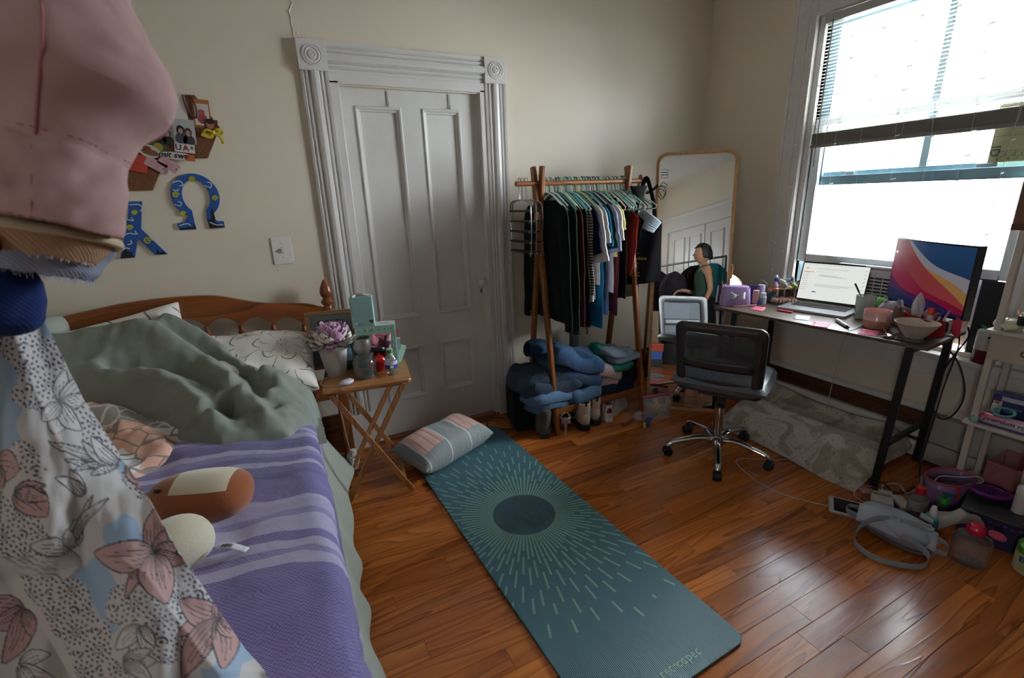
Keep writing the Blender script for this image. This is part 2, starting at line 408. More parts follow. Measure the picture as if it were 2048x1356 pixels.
# --- window
wn = struct(MB().bb((-.008, WX[0], WZ[0]), (.15, WX[0]+.02, WZ[1])).bb((-.008, WX[1]-.02, WZ[0]), (.15, WX[1], WZ[1])).bb((-.008, WX[1]-.02, WZ[1]), (.15, WX[0]+.02, WZ[1]+.02)).bb((-.0, WX[1], WZ[0]-.03), (.16, WX[0], WZ[0]-.02))
            .bb((.004, WX[0]-.035, WZ[0]), (.03, WX[0], WZ[1])).bb((.004, WX[1], WZ[0]), (.03, WX[1]+.035, WZ[1])).go('window_1', MT, smooth=False, bevel=.002))
for y0, y1 in ((-.79, -.652), (-2.04, -1.90)):
    m = MB().prism([(a, b) for a, b in CP], 1.95, Matrix(((0, -1, 0), (1, 0, 0), (0, 0, 1))), (0, y1 if y1 > -1 else y0, .585)) if False else MB().bb((-.022, y0, .585), (0, y1, 2.52)).bb((-.03, y0, .585), (0, y0+.022, 2.52)).bb((-.027, y1-.02, .585), (0, y1, 2.52)).bb((-.026, (y0+y1)/2-.02, .585), (0, (y0+y1)/2+.02, 2.52))
    m.go('window_casing', MT, wn, smooth=False, bevel=.003)
MB().bb((-.024, -2.05, 2.39), (0, -.645, 2.55)).bb((-.034, -2.07, 2.54), (0, -.625, 2.58)).bb((-.03, -1.9, 2.385), (0, -.79, 2.405)).go('window_head', MT, wn, smooth=False, bevel=.003)
MB().bb((-.075, -2.08, .57), (.05, -.62, .6)).go('window_sill', MT, wn, smooth=False, bevel=.006)
MB().bb((-.02, -2.03, .47), (0, -.66, .57)).go('window_apron', MT, wn, smooth=False, bevel=.003)
sg = plain('#dfe6ea', .4); tl = plain('#7fa3b2', .45)
def sash(name, x0, z0, z1, mt, wd=.05, bot=.05, top=.04, th=.032):
    m = MB().bb((x0, -.825, z0), (x0+th, -.825-wd, z1)).bb((x0, -1.865, z0), (x0+th, -1.865+wd, z1)).bb((x0, -1.865+wd, z0), (x0+th, -.825-wd, z0+bot)).bb((x0, -1.865+wd, z1-top), (x0+th, -.825-wd, z1))
    return m.go(name, mt, wn, smooth=False, bevel=.003)
g = G('window_glass'); tr = g.n('BsdfTransparent', {0: (.96, .98, .98, 1)}); gl = g.n('BsdfGlossy', {0: (1, 1, 1, 1), 1: 0.01})
fr = g.n('Fresnel', {0: 1.45}); ms = g.n('MixShader', {0: g.ma('MULTIPLY', fr.outputs[0], .8), 1: tr.outputs[0], 2: gl.outputs[0]})
g.t.links.new(ms.outputs[0], g.t.nodes['Material Output'].inputs[0]); MGW = g.m
s1 = sash('lower_sash', .036, .985, 1.835, sg); MB().bb((.05, -1.83, 1.03), (.053, -.86, 1.8)).go('pane', MGW, s1, smooth=False)
s2 = sash('upper_sash', .076, 1.455, 2.36, tl, bot=.05); MB().bb((.09, -1.83, 1.5), (.093, -.86, 2.33)).go('pane', MGW, s2, smooth=False)
MB().bb((.112, -1.40, 1.53), (.128, -1.365, 2.38)).bb((.11, -1.89, 1.5), (.13, -.8, 1.53)).bb((.11, -.83, .62), (.135, -.79, 2.38)).bb((.11, -1.9, .62), (.135, -1.86, 2.38)).go('storm_frame', plain('#9fb6c0', .4), wn, smooth=False, bevel=.002)
MB().bb((.07, -1.02, 1.505), (.078, -1.07, 1.525)).bb((.07, -1.62, 1.505), (.078, -1.7, 1.525)).go('sash_lock', plain('#8a9aa2', .4, .5), wn, bevel=.002)
# yellow paper permit stuck on the upper pane
pp = thing('permit_label', 'yellowed paper permit label stuck to the window pane beside the muntin', 'label', (.07, -1.69, 1.62))
MB().bb((0, -.11, -.095), (.002, .03, .16)).go('sheet', plain('#c9c48f', .8), pp, smooth=False)
ink = plain('#3c3a30', .8)
lettering('ID', .05, ink, pp, (-.001, .012, -.02), (R(90), R(90), R(-90)), bold=True)
for k, t in enumerate(('2', '10', '27', '4')): lettering(t, .016, ink, pp, (-.001, .01-k*.03, -.06), (R(90), 0, R(-90)))
for k, t in enumerate(('8', '40', '7')): lettering(t, .016, ink, pp, (-.001, .0-k*.034, -.082), (R(90), 0, R(-90)))
m = MB()
for z in (-.048, -.07, .02, .08, .12): m.bb((-.0006, -.1, z), (0, .025, z+.0012))
for yv in (.0, -.03, -.06): m.bb((-.0006, yv-.002, -.09), (0, yv-.003, -.045))
m.go('ruled_lines', ink, pp, smooth=False)['kind'] = 'stuff'
# blind
bl = thing('window_blind', 'white slatted window blind pulled up to half height', 'blind', (-.006, -1.345, 0))
bm_ = plain('#e6e3dc', .5)
MB().bb((-.02, -.51, 2.33), (.02, .51, 2.372)).go('head_rail', plain('#a9a6a2', .4), bl, smooth=False, bevel=.003)
MB().bb((-.016, -.5, 1.668), (.016, .5, 1.688)).go('bottom_rail', plain('#7d7873', .5), bl, smooth=False, bevel=.003)
MB().bb((-.009, -.5, 1.688), (.009, .5, 1.748)).go('shaded_slat_stack', plain('#7a7571', .6), bl, smooth=False)  # backlit shade of the stacked white slats put into the grey
sl = MB().grid(lambda u, v: (-.0125+.025*u, (v-.5)*1.0, .0025*(1-(2*u-1)**2)), 3, 1).go('slat', bm_, bl, smooth=True); me_ = sl.data
sl.location = (0, 0, 2.318); k = 0
for i in range(1, 33):
    o = sl.copy(); COL.objects.link(o); o.location = (0, 0, 2.318-i*.0178); o.rotation_euler = (0, R(rnd.uniform(-4, 4)), 0)
for i in range(25):
    o = sl.copy(); COL.objects.link(o); o.location = (0, rnd.uniform(-.003, .003), 1.689+i*.0026)
    o.data = sl.data; o.rotation_euler = (0, R(3), 0)
m = MB()
for yv in (-.42, 0.02, .42):
    m.tube([(-.014, yv, 2.33), (-.014, yv, 1.67)], .0008, 5).tube([(.014, yv, 2.33), (.014, yv, 1.67)], .0008, 5)
m.go('ladder_cords', plain('#e9e7e2', .7), bl)['kind'] = 'stuff'
MB().tube([(-.03, .455, 2.335), (-.035, .45, 2.1), (-.036, .45, 1.72), (-.034, .452, 1.56)], .0035, 6).go('wand', plain('#6f7478', .25), bl)
# string lights round the window
sl_ = thing('string_lights', 'clear string of tiny bulbs looped round the window casing', 'lights', (-.035, -1.3, 0))
m = MB(); bulbs = MB(); wire = []
path = [(-.0, .59, .78), (0, .6, 1.2), (0, .588, 1.7), (0, .605, 2.1), (0, .59, 2.42), (0, .4, 2.47), (0, .1, 2.41), (0, -.2, 2.46), (0, -.5, 2.42)]
m.tube(bez(path, 6), .0011, 5)
for p in bez(path, 5)[::2]: bulbs.tube([p, (p[0]-.004, p[1]+rnd.uniform(-.02, .02), p[2]+rnd.uniform(-.012, .012))], .003, 6)
for k, yv in enumerate((.46, .3, .16, .0, -.15, -.3, -.45)):
    z1 = (1.47, 1.46, 1.44, 1.47, 1.44, 1.45, 1.2)[k]
    ps = [(.01+.003*math.sin(i*1.7), yv+.012*math.sin(i*.9+k), 2.44-(2.44-z1)*i/9) for i in range(10)]
    m.tube(ps, .0009, 5)
    for p in ps[2:]: bulbs.tube([p, (p[0]-.004, p[1]+rnd.uniform(-.028, -.01), p[2]+.003)], .0028, 6)
m.tube(bez([(0, .545, 2.4), (.002, .535, 1.9), (.0, .52, 1.4), (.0, .53, .95)], 6), .001, 5)
for z in (2.2, 1.95, 1.7, 1.45, 1.2, 1.05): bulbs.tube([(0, .53, z), (-.004, .55, z-.004)], .0028, 6)
m.go('wire', plain('#d8dadb', .4), sl_); bulbs.go('bulbs', plain('#eef2f2', .2), sl_)['kind'] = 'stuff'
# air conditioner in the window
ac = thing('air_conditioner', 'white window air conditioner behind the laptop and monitor', 'air conditioner', (.055, -1.38, .6))
am = plain('#c4bcc6', .5); MB().bb((-.06, -.26, .03), (.3, .26, .385)).go('housing', am, ac, smooth=False, bevel=.012)
m = MB()
for k in range(6): m.bb((-.0625, -.235, .235+k*.019), (-.0595, .235, .245+k*.019))
for k in range(9): m.bb((-.0625, -.235, .05+k*.015), (-.0595, .235, .057+k*.015))
m.go('grille', plain('#1c1b1e', .7), ac, smooth=False)
m = MB()
for k in range(12): m.bb((-.064, -.235+k*.0425, .23), (-.0605, -.231+k*.0425, .35))
m.go('grille_rib', am, ac, smooth=False)
lettering('Midea', .026, plain('#5a5560', .5), ac, (-.0612, -.0, .205), (R(90), 0, R(-90)), shear=.2)
MB().bb((-.058, -.27, .39), (.0, .27, .402)).go('top_rail', plain('#dfe3e6', .4), ac, smooth=False, bevel=.002)
for sgn, y0, y1 in ((-1, -.262, -.36), (1, .262, .5)):
    m = MB(); n_ = 10
    ps = []
    for i in range(n_+1): ps.append((.03+(.008 if i % 2 else -.008), y0+(y1-y0)*i/n_))
    vs = [(x, yv, .03) for x, yv in ps]+[(x, yv, .385) for x, yv in ps]
    m._add(vs, [(i, i+1, n_+2+i, n_+1+i) for i in range(n_)]); m.go('side_curtain', plain('#d9c9bd', .6), ac, smooth=False, solid=.002)
    yb = y1
    MB().bb((.01, yb-.02*0, .015), (.05, yb+.022*sgn, .39)).go('curtain_frame', plain('#b9b4bc', .5), ac, smooth=False, bevel=.002)
bk = tag(MB().bb((.02, -1.862, .602), (.03, -1.765, .985)).go('filler_panel', plain('#0b0b0d', .6), smooth=False, bevel=.002), 'black filler panel closing the gap beside the air conditioner', 'panel')
# what is outside
ex = plain('#d8dcdd', .8)
nb = thing('neighbour_house', 'pale clapboard neighbouring house seen through the window panes', 'house', (8.5, -1.0, -4))
m = MB()
for k in range(24): m.box((0, 0, .2+k*.22), (.03, 9, .215), Matrix.Rotation(R(-2.5), 3, 'Y'))
m.go('siding', ex, nb, smooth=False); nb_ = nb
MB().prism([(-.5, 5.42), (2.2, 6.0), (2.2, 5.9), (-.5, 5.3)], 9.4, mx_from((1, 0, 0), (0, 0, 1)), (0, 4.7, 0)).go('roof', plain('#8b9093', .9), nb, smooth=False)
g = G('ground_outside'); g.P(Base_Color='#a9aca6', Roughness=.9)
struct(MB().bb((.3, -30, -4.1), (40, 30, -4.0)).go('ground', g.m, smooth=False))
# front-wall closet doors, seen in the mirror
d2 = struct(MB().box(fp(.63, .01, 1.0), (.84, .03, 1.98), FM).box(fp(1.49, .01, 1.0), (.84, .03, 1.98), FM).go('door_2', MT, smooth=False, bevel=.003))
for s in (.40, .78, 1.26, 1.64):
    for z0, z1 in ((1.0, 1.86), (.2, .8)):
        m = MB(); c = fp(s+.06, .03, (z0+z1)/2)
        for ds, dz, a, b in ((-.13, 0, .02, z1-z0), (.13, 0, .02, z1-z0), (0, (z1-z0)/2, .28, .02), (0, -(z1-z0)/2, .28, .02)):
            m.box(fp(s+.06+ds, .028, (z0+z1)/2+dz), (a, .02, b), FM)
        m.go('panel_moulding', MT, d2, smooth=False, bevel=.003)
m = MB().box(fp(.06, .0, 1.0), (.14, .05, 2.02), FM).box(fp(2.02, .0, 1.0), (.14, .05, 2.02), FM).box(fp(1.04, .0, 2.1), (2.1, .05, .2), FM).box(fp(1.04, .0, 2.215), (2.2, .08, .04), FM)
struct(m.go('trim_11', MT, smooth=False, bevel=.004))
# ------------------------------------------------------------------ bed
HW = wood('#93501f', '#4e240b', 'X', .6, .3, coat=.3)
HV = wood('#93501f', '#4e240b', 'Z', .6, .3, coat=.3)
bed = thing('bed', 'single bed with an orange brown spindle headboard against the cream wall', 'bed', (-3.4, -1.05, 0))
def L3(x, y, z): return (x+3.4, y+1.05, z)
HY = -.10
ZB_ = [(-4.2, .872), (-4.02, .878), (-3.888, .885), (-3.66, .896), (-3.459, .898), (-3.318, .885), (-3.172, .868), (-3.018, .846), (-2.7, .80)]
def zb(x):
    for (a, p), (b, q) in zip(ZB_, ZB_[1:]):
        if x <= b: return p+(q-p)*(x-a)/(b-a)
    return .80
top = bez([(-4.02, .985, 0), (-3.953, 1.012, 0), (-3.811, 1.034, 0), (-3.662, 1.052, 0), (-3.487, 1.056, 0), (-3.325, 1.043, 0), (-3.201, 1.004, 0), (-3.114, .98, 0), (-2.951, .957, 0), (-2.9, .945, 0), (-2.856, .926, 0), (-2.83, .922, 0)], 4)
sp = [-3.965+.145*k for k in range(8)]
sp = [x for x in sp if -3.99 < x < -2.9]
low = []
xs = [-4.02+(1.19)*k/72 for k in range(73)]
for x in xs:
    t = ((x+3.38)/.145) % 1.0
    low.append((x, zb(x)+.045*math.sin(PI*t)**.8))
poly = [(p.x+3.4, p.y) for p in top]+[(x+3.4, z) for x, z in reversed(low)]
MB().prism(poly, .024, mx_from((1, 0, 0), (0, 0, 1)), (0, HY+.024/2+1.05, 0)).go('top_rail', HW, bed, smooth=False, bevel=.003)
spr = [(.011, 0), (.011, .02), (.015, .03), (.0105, .05), (.016, .09), (.02, .13), (.015, .17), (.011, .19), (.017, .2), (.011, .21), (.02, .26), (.015, .3), (.011, .32), (.016, .335), (.011, .35), (.011, .37)]
for x in sp+[-4.02+.055]:
    h = zb(x)-.5
    MB().lathe([(r, z/.37*h) for r, z in spr], 14, L3(x, HY, .505)).go('spindle', HV, bed)
fin = [(.0285, .0), (.03, .005), (.021, .018), (.021, .028), (.031, .038), (.033, .05), (.024, .062), (.02, .07), (.03, .082), (.033, .1), (.028, .125), (.018, .148), (.012, .156), (.012, .16), (.008, .166), (0, .168)]
for x, zt in ((-2.815, .90), (-4.045, 1.02)):
    p_ = MB().box(L3(x, HY, zt/2), (.058, .058, zt)).go('bedpost', HV, bed, smooth=False, bevel=.004)
    MB().lathe(fin, 20, L3(x, HY, zt)).go('finial', HV, p_)
MB().box(L3(-3.43, HY, .45), (1.2, .024, .12)).go('lower_rail', HW, bed, smooth=False, bevel=.003)
MB().box(L3(-3.46, -1.06, .17), (.9, 1.86, .2)).go('box_spring', plain('#8d938d', .9), bed, bevel=.02)
MB().box(L3(-3.49, -1.07, .43), (.98, 1.88, .3)).go('mattress', plain('#a9b0aa', .9), bed, bevel=.05, bseg=3)
# sage sheet hanging off the bed's side
sage = cloth('#a3a89f', '#8d938a', wr=.35)
def sheet(u, v):
    y = -.28-1.82*u
    fl_ = .10*math.exp(-((y+.33)/.16)**2)+.02*math.exp(-((y+.8)/.3)**2)
    xb = -2.912-.030*u*1.2+fl_; w_ = .012*math.sin(y*17+2*math.sin(y*5))
    z = .45-.40*v
    return (-3.0-.018*u+(xb+3.0+.018*u)*v**1.6+w_*v, y, z)
tag(MB().grid(sheet, 70, 16).go('hanging_sheet', sage, solid=.004, sub=1), 'sage green bed sheet hanging down the side of the bed to the floor', 'sheet')
# purple blanket
def blanket_mat():
    g = G('purple_woven_blanket'); v = g.co(); x, y, z = g.xyz(v)
    n1 = g.noise(v, 3.0, 3.0); yy = g.ma('ADD', g.ma('ADD', y, g.ma('MULTIPLY', g.ma('SUBTRACT', n1, .5), .10)), g.ma('MULTIPLY', g.ma('SUBTRACT', x, -3.2), .09))
    t = g.ma('DIVIDE', g.ma('ADD', yy, 2.1), 1.9)
    P_, D_, L_, M_ = '#6a5d9e', '#544885', '#b5aecd', '#877cb4'
    st = [(0, P_), (.20, P_), (.215, L_), (.235, M_), (.25, L_), (.265, P_), (.28, L_), (.315, M_), (.33, '#a79fc4'), (.36, L_), (.375, P_), (.44, P_), (.455, D_), (.475, P_), (.5, L_), (.515, P_), (.535, M_), (.55, L_), (.565, D_), (.59, P_), (.61, L_), (.63, M_), (.645, L_), (.66, P_), (.8, P_), (.83, L_), (.85, P_)]
    cr = g.ramp(t, st, 'CONSTANT')
    wv = g.n('TexWave', {'Vector': v, 'Scale': 150.0, 'Distortion': .6}, bands_direction='DIAGONAL').outputs[1]
    ck = g.n('TexChecker', {'Vector': v, 'Scale': 190.0}).outputs[1]
    col = g.mix(g.ma('MULTIPLY', ck, .2), cr, '#cfc9e4')
    nb2 = g.noise(v, 12.0, 5.0, .6, 1.2)
    g.P(Base_Color=g.mix(g.ma('MULTIPLY', nb2, .25), col, '#4f4680'), Roughness=.9, Sheen_Weight=.2)
    g.bump(g.ma('ADD', g.ma('MULTIPLY', ck, .1), g.ma('ADD', nb2, g.ma('MULTIPLY', wv, .1))), .6, .03); return g.m
def blanket(u, v):
    y = -.2-1.9*v; s = u*1.28
    nz = fbm(s*4, y*3.2, 1.5)*.013+fbm(s*9, y*8, 4.)*.006+.012*max(0, .32-abs(fbm(s*3.5+2, y*4.5, 9)))**1.0*(1 if y > -1.75 else .4)
    dr = .012*math.sin(y*11+s*3.5)+.006*math.sin(y*31+s*7)
    edge = -2.982-.02*v
    top_ = edge+3.98
    if s < top_-.06:
        fd = 1-max(0, min(1, (s-.62)/(top_-.06-.62)))
        return (-3.98+s, y+dr*.3*fd, .606+nz+fd*(.02*math.exp(-((s-.55)/.5)**2)+.004*math.sin(y*24+s*9)))
    t = s-(top_-.06); r = .06
    if t < r*PI/2:
        a = t/r; return (edge-.06+r*math.sin(a)+nz*.6*math.sin(a), y, .546+r*math.cos(a)+nz*math.cos(a))
    k = t-r*PI/2; ln = .19+.02*math.sin(y*3.3)+.012*math.sin(y*19)
    k = k/.19*ln
    return (edge+.004+.012*k+.16*k*math.exp(-((y+.33)/.18)**2)+.007*math.sin(y*15+1)*min(1, k/.1)+nz, y, .546-k)
tag(MB().grid(blanket, 76, 120).go('blanket', blanket_mat(), solid=.004), 'purple woven blanket with pale lavender stripes spread over the bed', 'blanket')
# pillows
def pillow_fn(w_, h_, t_, seed, pinch=.07, lump=.02):
    def fn(side):
        def f(u, v):
            a, b = 2*u-1, 2*v-1
            x = w_/2*a*(1-pinch*(1-a*a)*0-pinch*(1-abs(b))**0*0-pinch*(b*b)*0)*(1-pinch*(1-b*b)*0)
            x = w_/2*a*(1-pinch*(1-abs(b)**2)*abs(a)**3); y = h_/2*b*(1-pinch*(1-abs(a)**2)*abs(b)**3)
            e = max(0, (1-a**4)*(1-b**4))**.55
            z = side*t_/2*e+fbm(x*5+seed, y*5, side)*lump*e+fbm(x*14+seed, y*14, side*3)*lump*.35*e
            return (x, y, z)
        return f
    m = MB(); m.grid(fn(1), 28, 22).grid(fn(-1), 28, 22); return m
def peony_mat(name, bg, line, inner, cx, cy, sc_=9.0, ax=(0, 1), k=7.0):
    g = G(name); v = g.co(); o = g.xyz(v); x = g.ma('SUBTRACT', o[ax[0]], cx); y = g.ma('SUBTRACT', o[ax[1]], cy)
    nz = g.noise(v, 6.0, 2.0); r = g.ma('SQRT', g.ma('ADD', g.ma('MULTIPLY', x, x), g.ma('MULTIPLY', y, y)))
    th = g.ma('ADD', g.ma('ARCTAN2', y, x), g.ma('MULTIPLY', nz, .8))
    lay = g.ma('FLOOR', g.ma('MULTIPLY', r, sc_))
    pet = g.ma('ABSOLUTE', g.ma('SINE', g.ma('ADD', g.ma('MULTIPLY', th, k/2), g.ma('MULTIPLY', lay, 1.3))))
    f = g.ma('FRACT', g.ma('SUBTRACT', g.ma('MULTIPLY', r, sc_), g.ma('MULTIPLY', g.ma('POWER', pet, .5), .75)))
    ln = g.ma('LESS_THAN', g.ma('ABSOLUTE', g.ma('SUBTRACT', f, .5)), .03)
    rad = g.ma('MULTIPLY', g.ma('LESS_THAN', pet, .035), g.ma('GREATER_THAN', r, .05))
    far = g.ma('GREATER_THAN', g.ma('ADD', r, g.ma('MULTIPLY', nz, .2)), .55)
    col = g.mix(g.ma('MAXIMUM', ln, rad), bg, line); col = g.mix(far, col, inner)
    nb2 = g.noise(v, 9.0, 3.0)
    g.P(Base_Color=col, Roughness=.9, Sheen_Weight=.1); g.bump(nb2, .3, .02); return g.m
p1 = pillow_fn(.66, .44, .2, 3).go('pillow', peony_mat('peony_line_print', '#d5d0cb', '#6d6a66', '#8c8d8a', .17, .05, 10.0), sub=1)
p1.location = (-3.24, -.34, .73); p1.rotation_euler = (R(22), R(4), R(-4)); tag(p1, 'white pillow with grey peony line drawing at the bed head', 'pillow')
p2 = pillow_fn(.6, .44, .2, 9).go('pillow', peony_mat('peony_line_print_two', '#cfcac6', '#6d6a66', '#c8c4c0', -.1, .1, 8.0), sub=1)
p2.location = (-3.72, -.235, .80); p2.rotation_euler = (R(62), R(-10), R(3)); tag(p2, 'white floral pillow propped on the headboard, corner poking above the duvet', 'pillow')
p3 = pillow_fn(.5, .42, .2, 5).go('pillow', sage, sub=1)
p3.location = (-4.08, -.27, .86); p3.rotation_euler = (R(50), 0, R(20)); tag(p3, 'plain sage green pillow at the far corner of the bed', 'pillow')
# crumpled sage duvet
DP = [(-4.0, -.13), (-3.6, -.13), (-3.38, -.2), (-3.22, -.34), (-3.07, -.47), (-3.0, -.6), (-3.02, -.8), (-3.11, -.93), (-3.3, -.93), (-3.44, -.8), (-3.5, -.66), (-3.66, -.56), (-3.8, -.5), (-4.0, -.46)]
def pdist(x, y, P_):
    d = 9; ins = False; n = len(P_)
    for i in range(n):
        x1, y1 = P_[i]; x2, y2 = P_[(i+1) % n]
        if (y1 > y) != (y2 > y) and x < (x2-x1)*(y-y1)/(y2-y1)+x1: ins = not ins
        t = max(0, min(1, ((x-x1)*(x2-x1)+(y-y1)*(y2-y1))/((x2-x1)**2+(y2-y1)**2)))
        d = min(d, math.hypot(x-x1-t*(x2-x1), y-y1-t*(y2-y1)))
    return d if ins else -d
FOLD = [([(-3.9, -.3), (-3.6, -.34), (-3.35, -.5), (-3.22, -.75)], .05, .045), ([(-3.85, -.42), (-3.6, -.5), (-3.42, -.66), (-3.33, -.86)], .055, .04), ([(-3.5, -.25), (-3.32, -.38), (-3.18, -.55), (-3.1, -.66)], .04, .035),
        ([(-3.75, -.2), (-3.5, -.22), (-3.3, -.36)], .03, .03), ([(-3.3, -.68), (-3.2, -.6), (-3.08, -.6)], .04, .03), ([(-3.15, -.9), (-3.18, -.78), (-3.08, -.7)], .03, .03), ([(-3.4, -.8), (-3.28, -.72), (-3.24, -.62)], -.04, .022),
        ([(-3.7, -.44), (-3.5, -.48), (-3.33, -.6), (-3.27, -.8)], -.04, .022), ([(-3.5, -.32), (-3.3, -.46), (-3.16, -.68)], -.035, .02), ([(-3.1, -.52), (-3.2, -.62), (-3.16, -.76)], -.03, .018)]
FOLD = [([(p.x, p.y) for p in bez([(a, b, 0) for a, b in f], 5)], h, w_) for f, h, w_ in FOLD]
def ldist(x, y, L_):
    d = 9
    for (x1, y1), (x2, y2) in zip(L_, L_[1:]):
        t = max(0, min(1, ((x-x1)*(x2-x1)+(y-y1)*(y2-y1))/((x2-x1)**2+(y2-y1)**2+1e-9)))
        d = min(d, math.hypot(x-x1-t*(x2-x1), y-y1-t*(y2-y1)))
    return d
def duvet(u, v):
    x = -4.04+1.08*u; y = -.1-.88*v
    d = pdist(x+.02*fbm(y*6, x*6, 2), y+.02*fbm(x*6, y*6, 7), DP)
    if d < -.03: return (x, y, .56)
    e = max(0, min(1, (d+.03)/.11)); e = math.sqrt(max(0, 1-(1-e)**2))
    heap = .26*math.exp(-((y+.26)/.2)**2)*max(0, min(1, (-3.3-x)/.3+.25))+.10*math.exp(-((y+.45)/.28)**2)*math.exp(-((x+3.35)/.4)**2)
    z = .592+e*(.075+heap)
    for L_, h, w_ in FOLD:
        q = ldist(x, y, L_)
        if q < 3*w_: z += e*h*math.exp(-(q/w_)**2)
    z += e*(fbm(x*7, y*7, 3)*.018+fbm(x*17, y*17, 5)*.008+.02*max(0, .25-abs(fbm(x*5+y*3, y*6-x*2, 8)))+.010*max(0, .25-abs(fbm(x*12-y*5, y*11, 4))))
    return (x, y, z)
tag(MB().grid(duvet, 96, 80).go('duvet', cloth('#8b908a', '#72766f', wr=.45, big=11), sub=1), 'crumpled sage green duvet heaped at the head of the bed', 'duvet')
def petal_print():
    g = G('peach_petal_print'); v = g.co(); x, y, z = g.xyz(v)
    wv = g.n('VectorMath', {0: v, 1: g.n('VectorMath', {0: g.n('TexNoise', {'Vector': v, 'Scale': 7.0}).outputs[1], 1: (.07, .07, .07)}, operation='MULTIPLY').outputs[0]}, operation='ADD').outputs[0]
    e = g.n('TexVoronoi', {'Vector': wv, 'Scale': 11.0}, feature='DISTANCE_TO_EDGE').outputs[0]
    c = g.n('TexVoronoi', {'Vector': wv, 'Scale': 4.5}).outputs[1]
    cr = g.xyz(c)[0]
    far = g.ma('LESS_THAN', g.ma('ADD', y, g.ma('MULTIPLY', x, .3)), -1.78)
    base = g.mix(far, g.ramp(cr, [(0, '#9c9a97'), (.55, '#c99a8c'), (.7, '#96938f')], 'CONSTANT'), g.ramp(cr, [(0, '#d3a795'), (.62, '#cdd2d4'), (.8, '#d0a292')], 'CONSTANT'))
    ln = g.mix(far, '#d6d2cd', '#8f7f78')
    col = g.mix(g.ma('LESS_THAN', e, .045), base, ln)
    g.P(Base_Color=col, Roughness=.9); g.bump(g.noise(v, 10.0, 3.0), .4, .02); return g.m
CP2 = [(-4.0, -.42), (-3.75, -.48), (-3.6, -.54), (-3.5, -.64), (-3.44, -.78), (-3.47, -.95), (-3.56, -1.04), (-3.75, -1.0), (-4.0, -.95)]
def comf(u, v):
    x = -4.04+.66*u; y = -.36-.74*v
    d = pdist(x+.02*fbm(y*6, x*6, 9), y, CP2)
    if d < -.03: return (x, y, .57)
    e = max(0, min(1, (d+.03)/.12)); e = math.sqrt(max(0, 1-(1-e)**2))
    z = .595+e*(.07+.07*math.exp(-((y+.5)/.15)**2)+.03*fbm(x*6+2, y*6, 3)+.016*math.sin(x*30+y*22)*.6+.012*fbm(x*15, y*15, 1))
    return (x, y, z)
tag(MB().grid(comf, 60, 60).go('comforter', petal_print(), sub=1), 'peach and grey petal print comforter bunched below the sage duvet', 'comforter')

# ------------------------------------------------------------------ folding tray table
TW = wood('#c08a55', '#8a5830', 'X', .8, .35, coat=.25); TWZ = wood('#b98350', '#85532c', 'Z', .8, .4)
TT = thing('tray_table', 'small folding wooden tray table beside the bed', 'table', (-2.712, -.475, 0), R(-8))
MB().prism(rrect(.405, .335, .022), .018, o=(0, 0, .617)).go('table_top', TW, TT, smooth=False, bevel=.004)
for yv in (-.115, .125):
    MB().box((-.0, yv, .604), (.33, .018, .022)).go('apron', TW, TT, smooth=False, bevel=.002)
def bar(a, b, w_, t_, ax=(0, 1, 0)):
    a = Vector(a); b = Vector(b); za = (b-a).normalized(); ya = Vector(ax); xa = ya.cross(za).normalized(); ya = za.cross(xa)
    return MB().box((a+b)/2, (w_, t_, (b-a).length), Matrix((xa, ya, za)).transposed())
for yv in (-.135, .142):
    s = 1 if yv < 0 else -1
    bar((-.17, yv, .6), (.155, yv, .008), .026, .012).go('leg', TWZ, TT, smooth=False, bevel=.002)
    bar((.165, yv+.014*s, .6), (-.165, yv+.014*s, .008), .026, .012).go('leg', TWZ, TT, smooth=False, bevel=.002)
    MB().lathe([(0, 0), (.006, 0), (.006, .004), (0, .004)], 12, (0, yv-.0065*s, .305), mx=Matrix.Rotation(R(90), 3, 'X')).go('bolt', plain('#8b8171', .3, 1.0), TT)
bar((.12, -.14, .07), (.12, .14, .07), .018, .012, (0, 0, 1)).go('stretcher', TWZ, TT, smooth=False, bevel=.002)

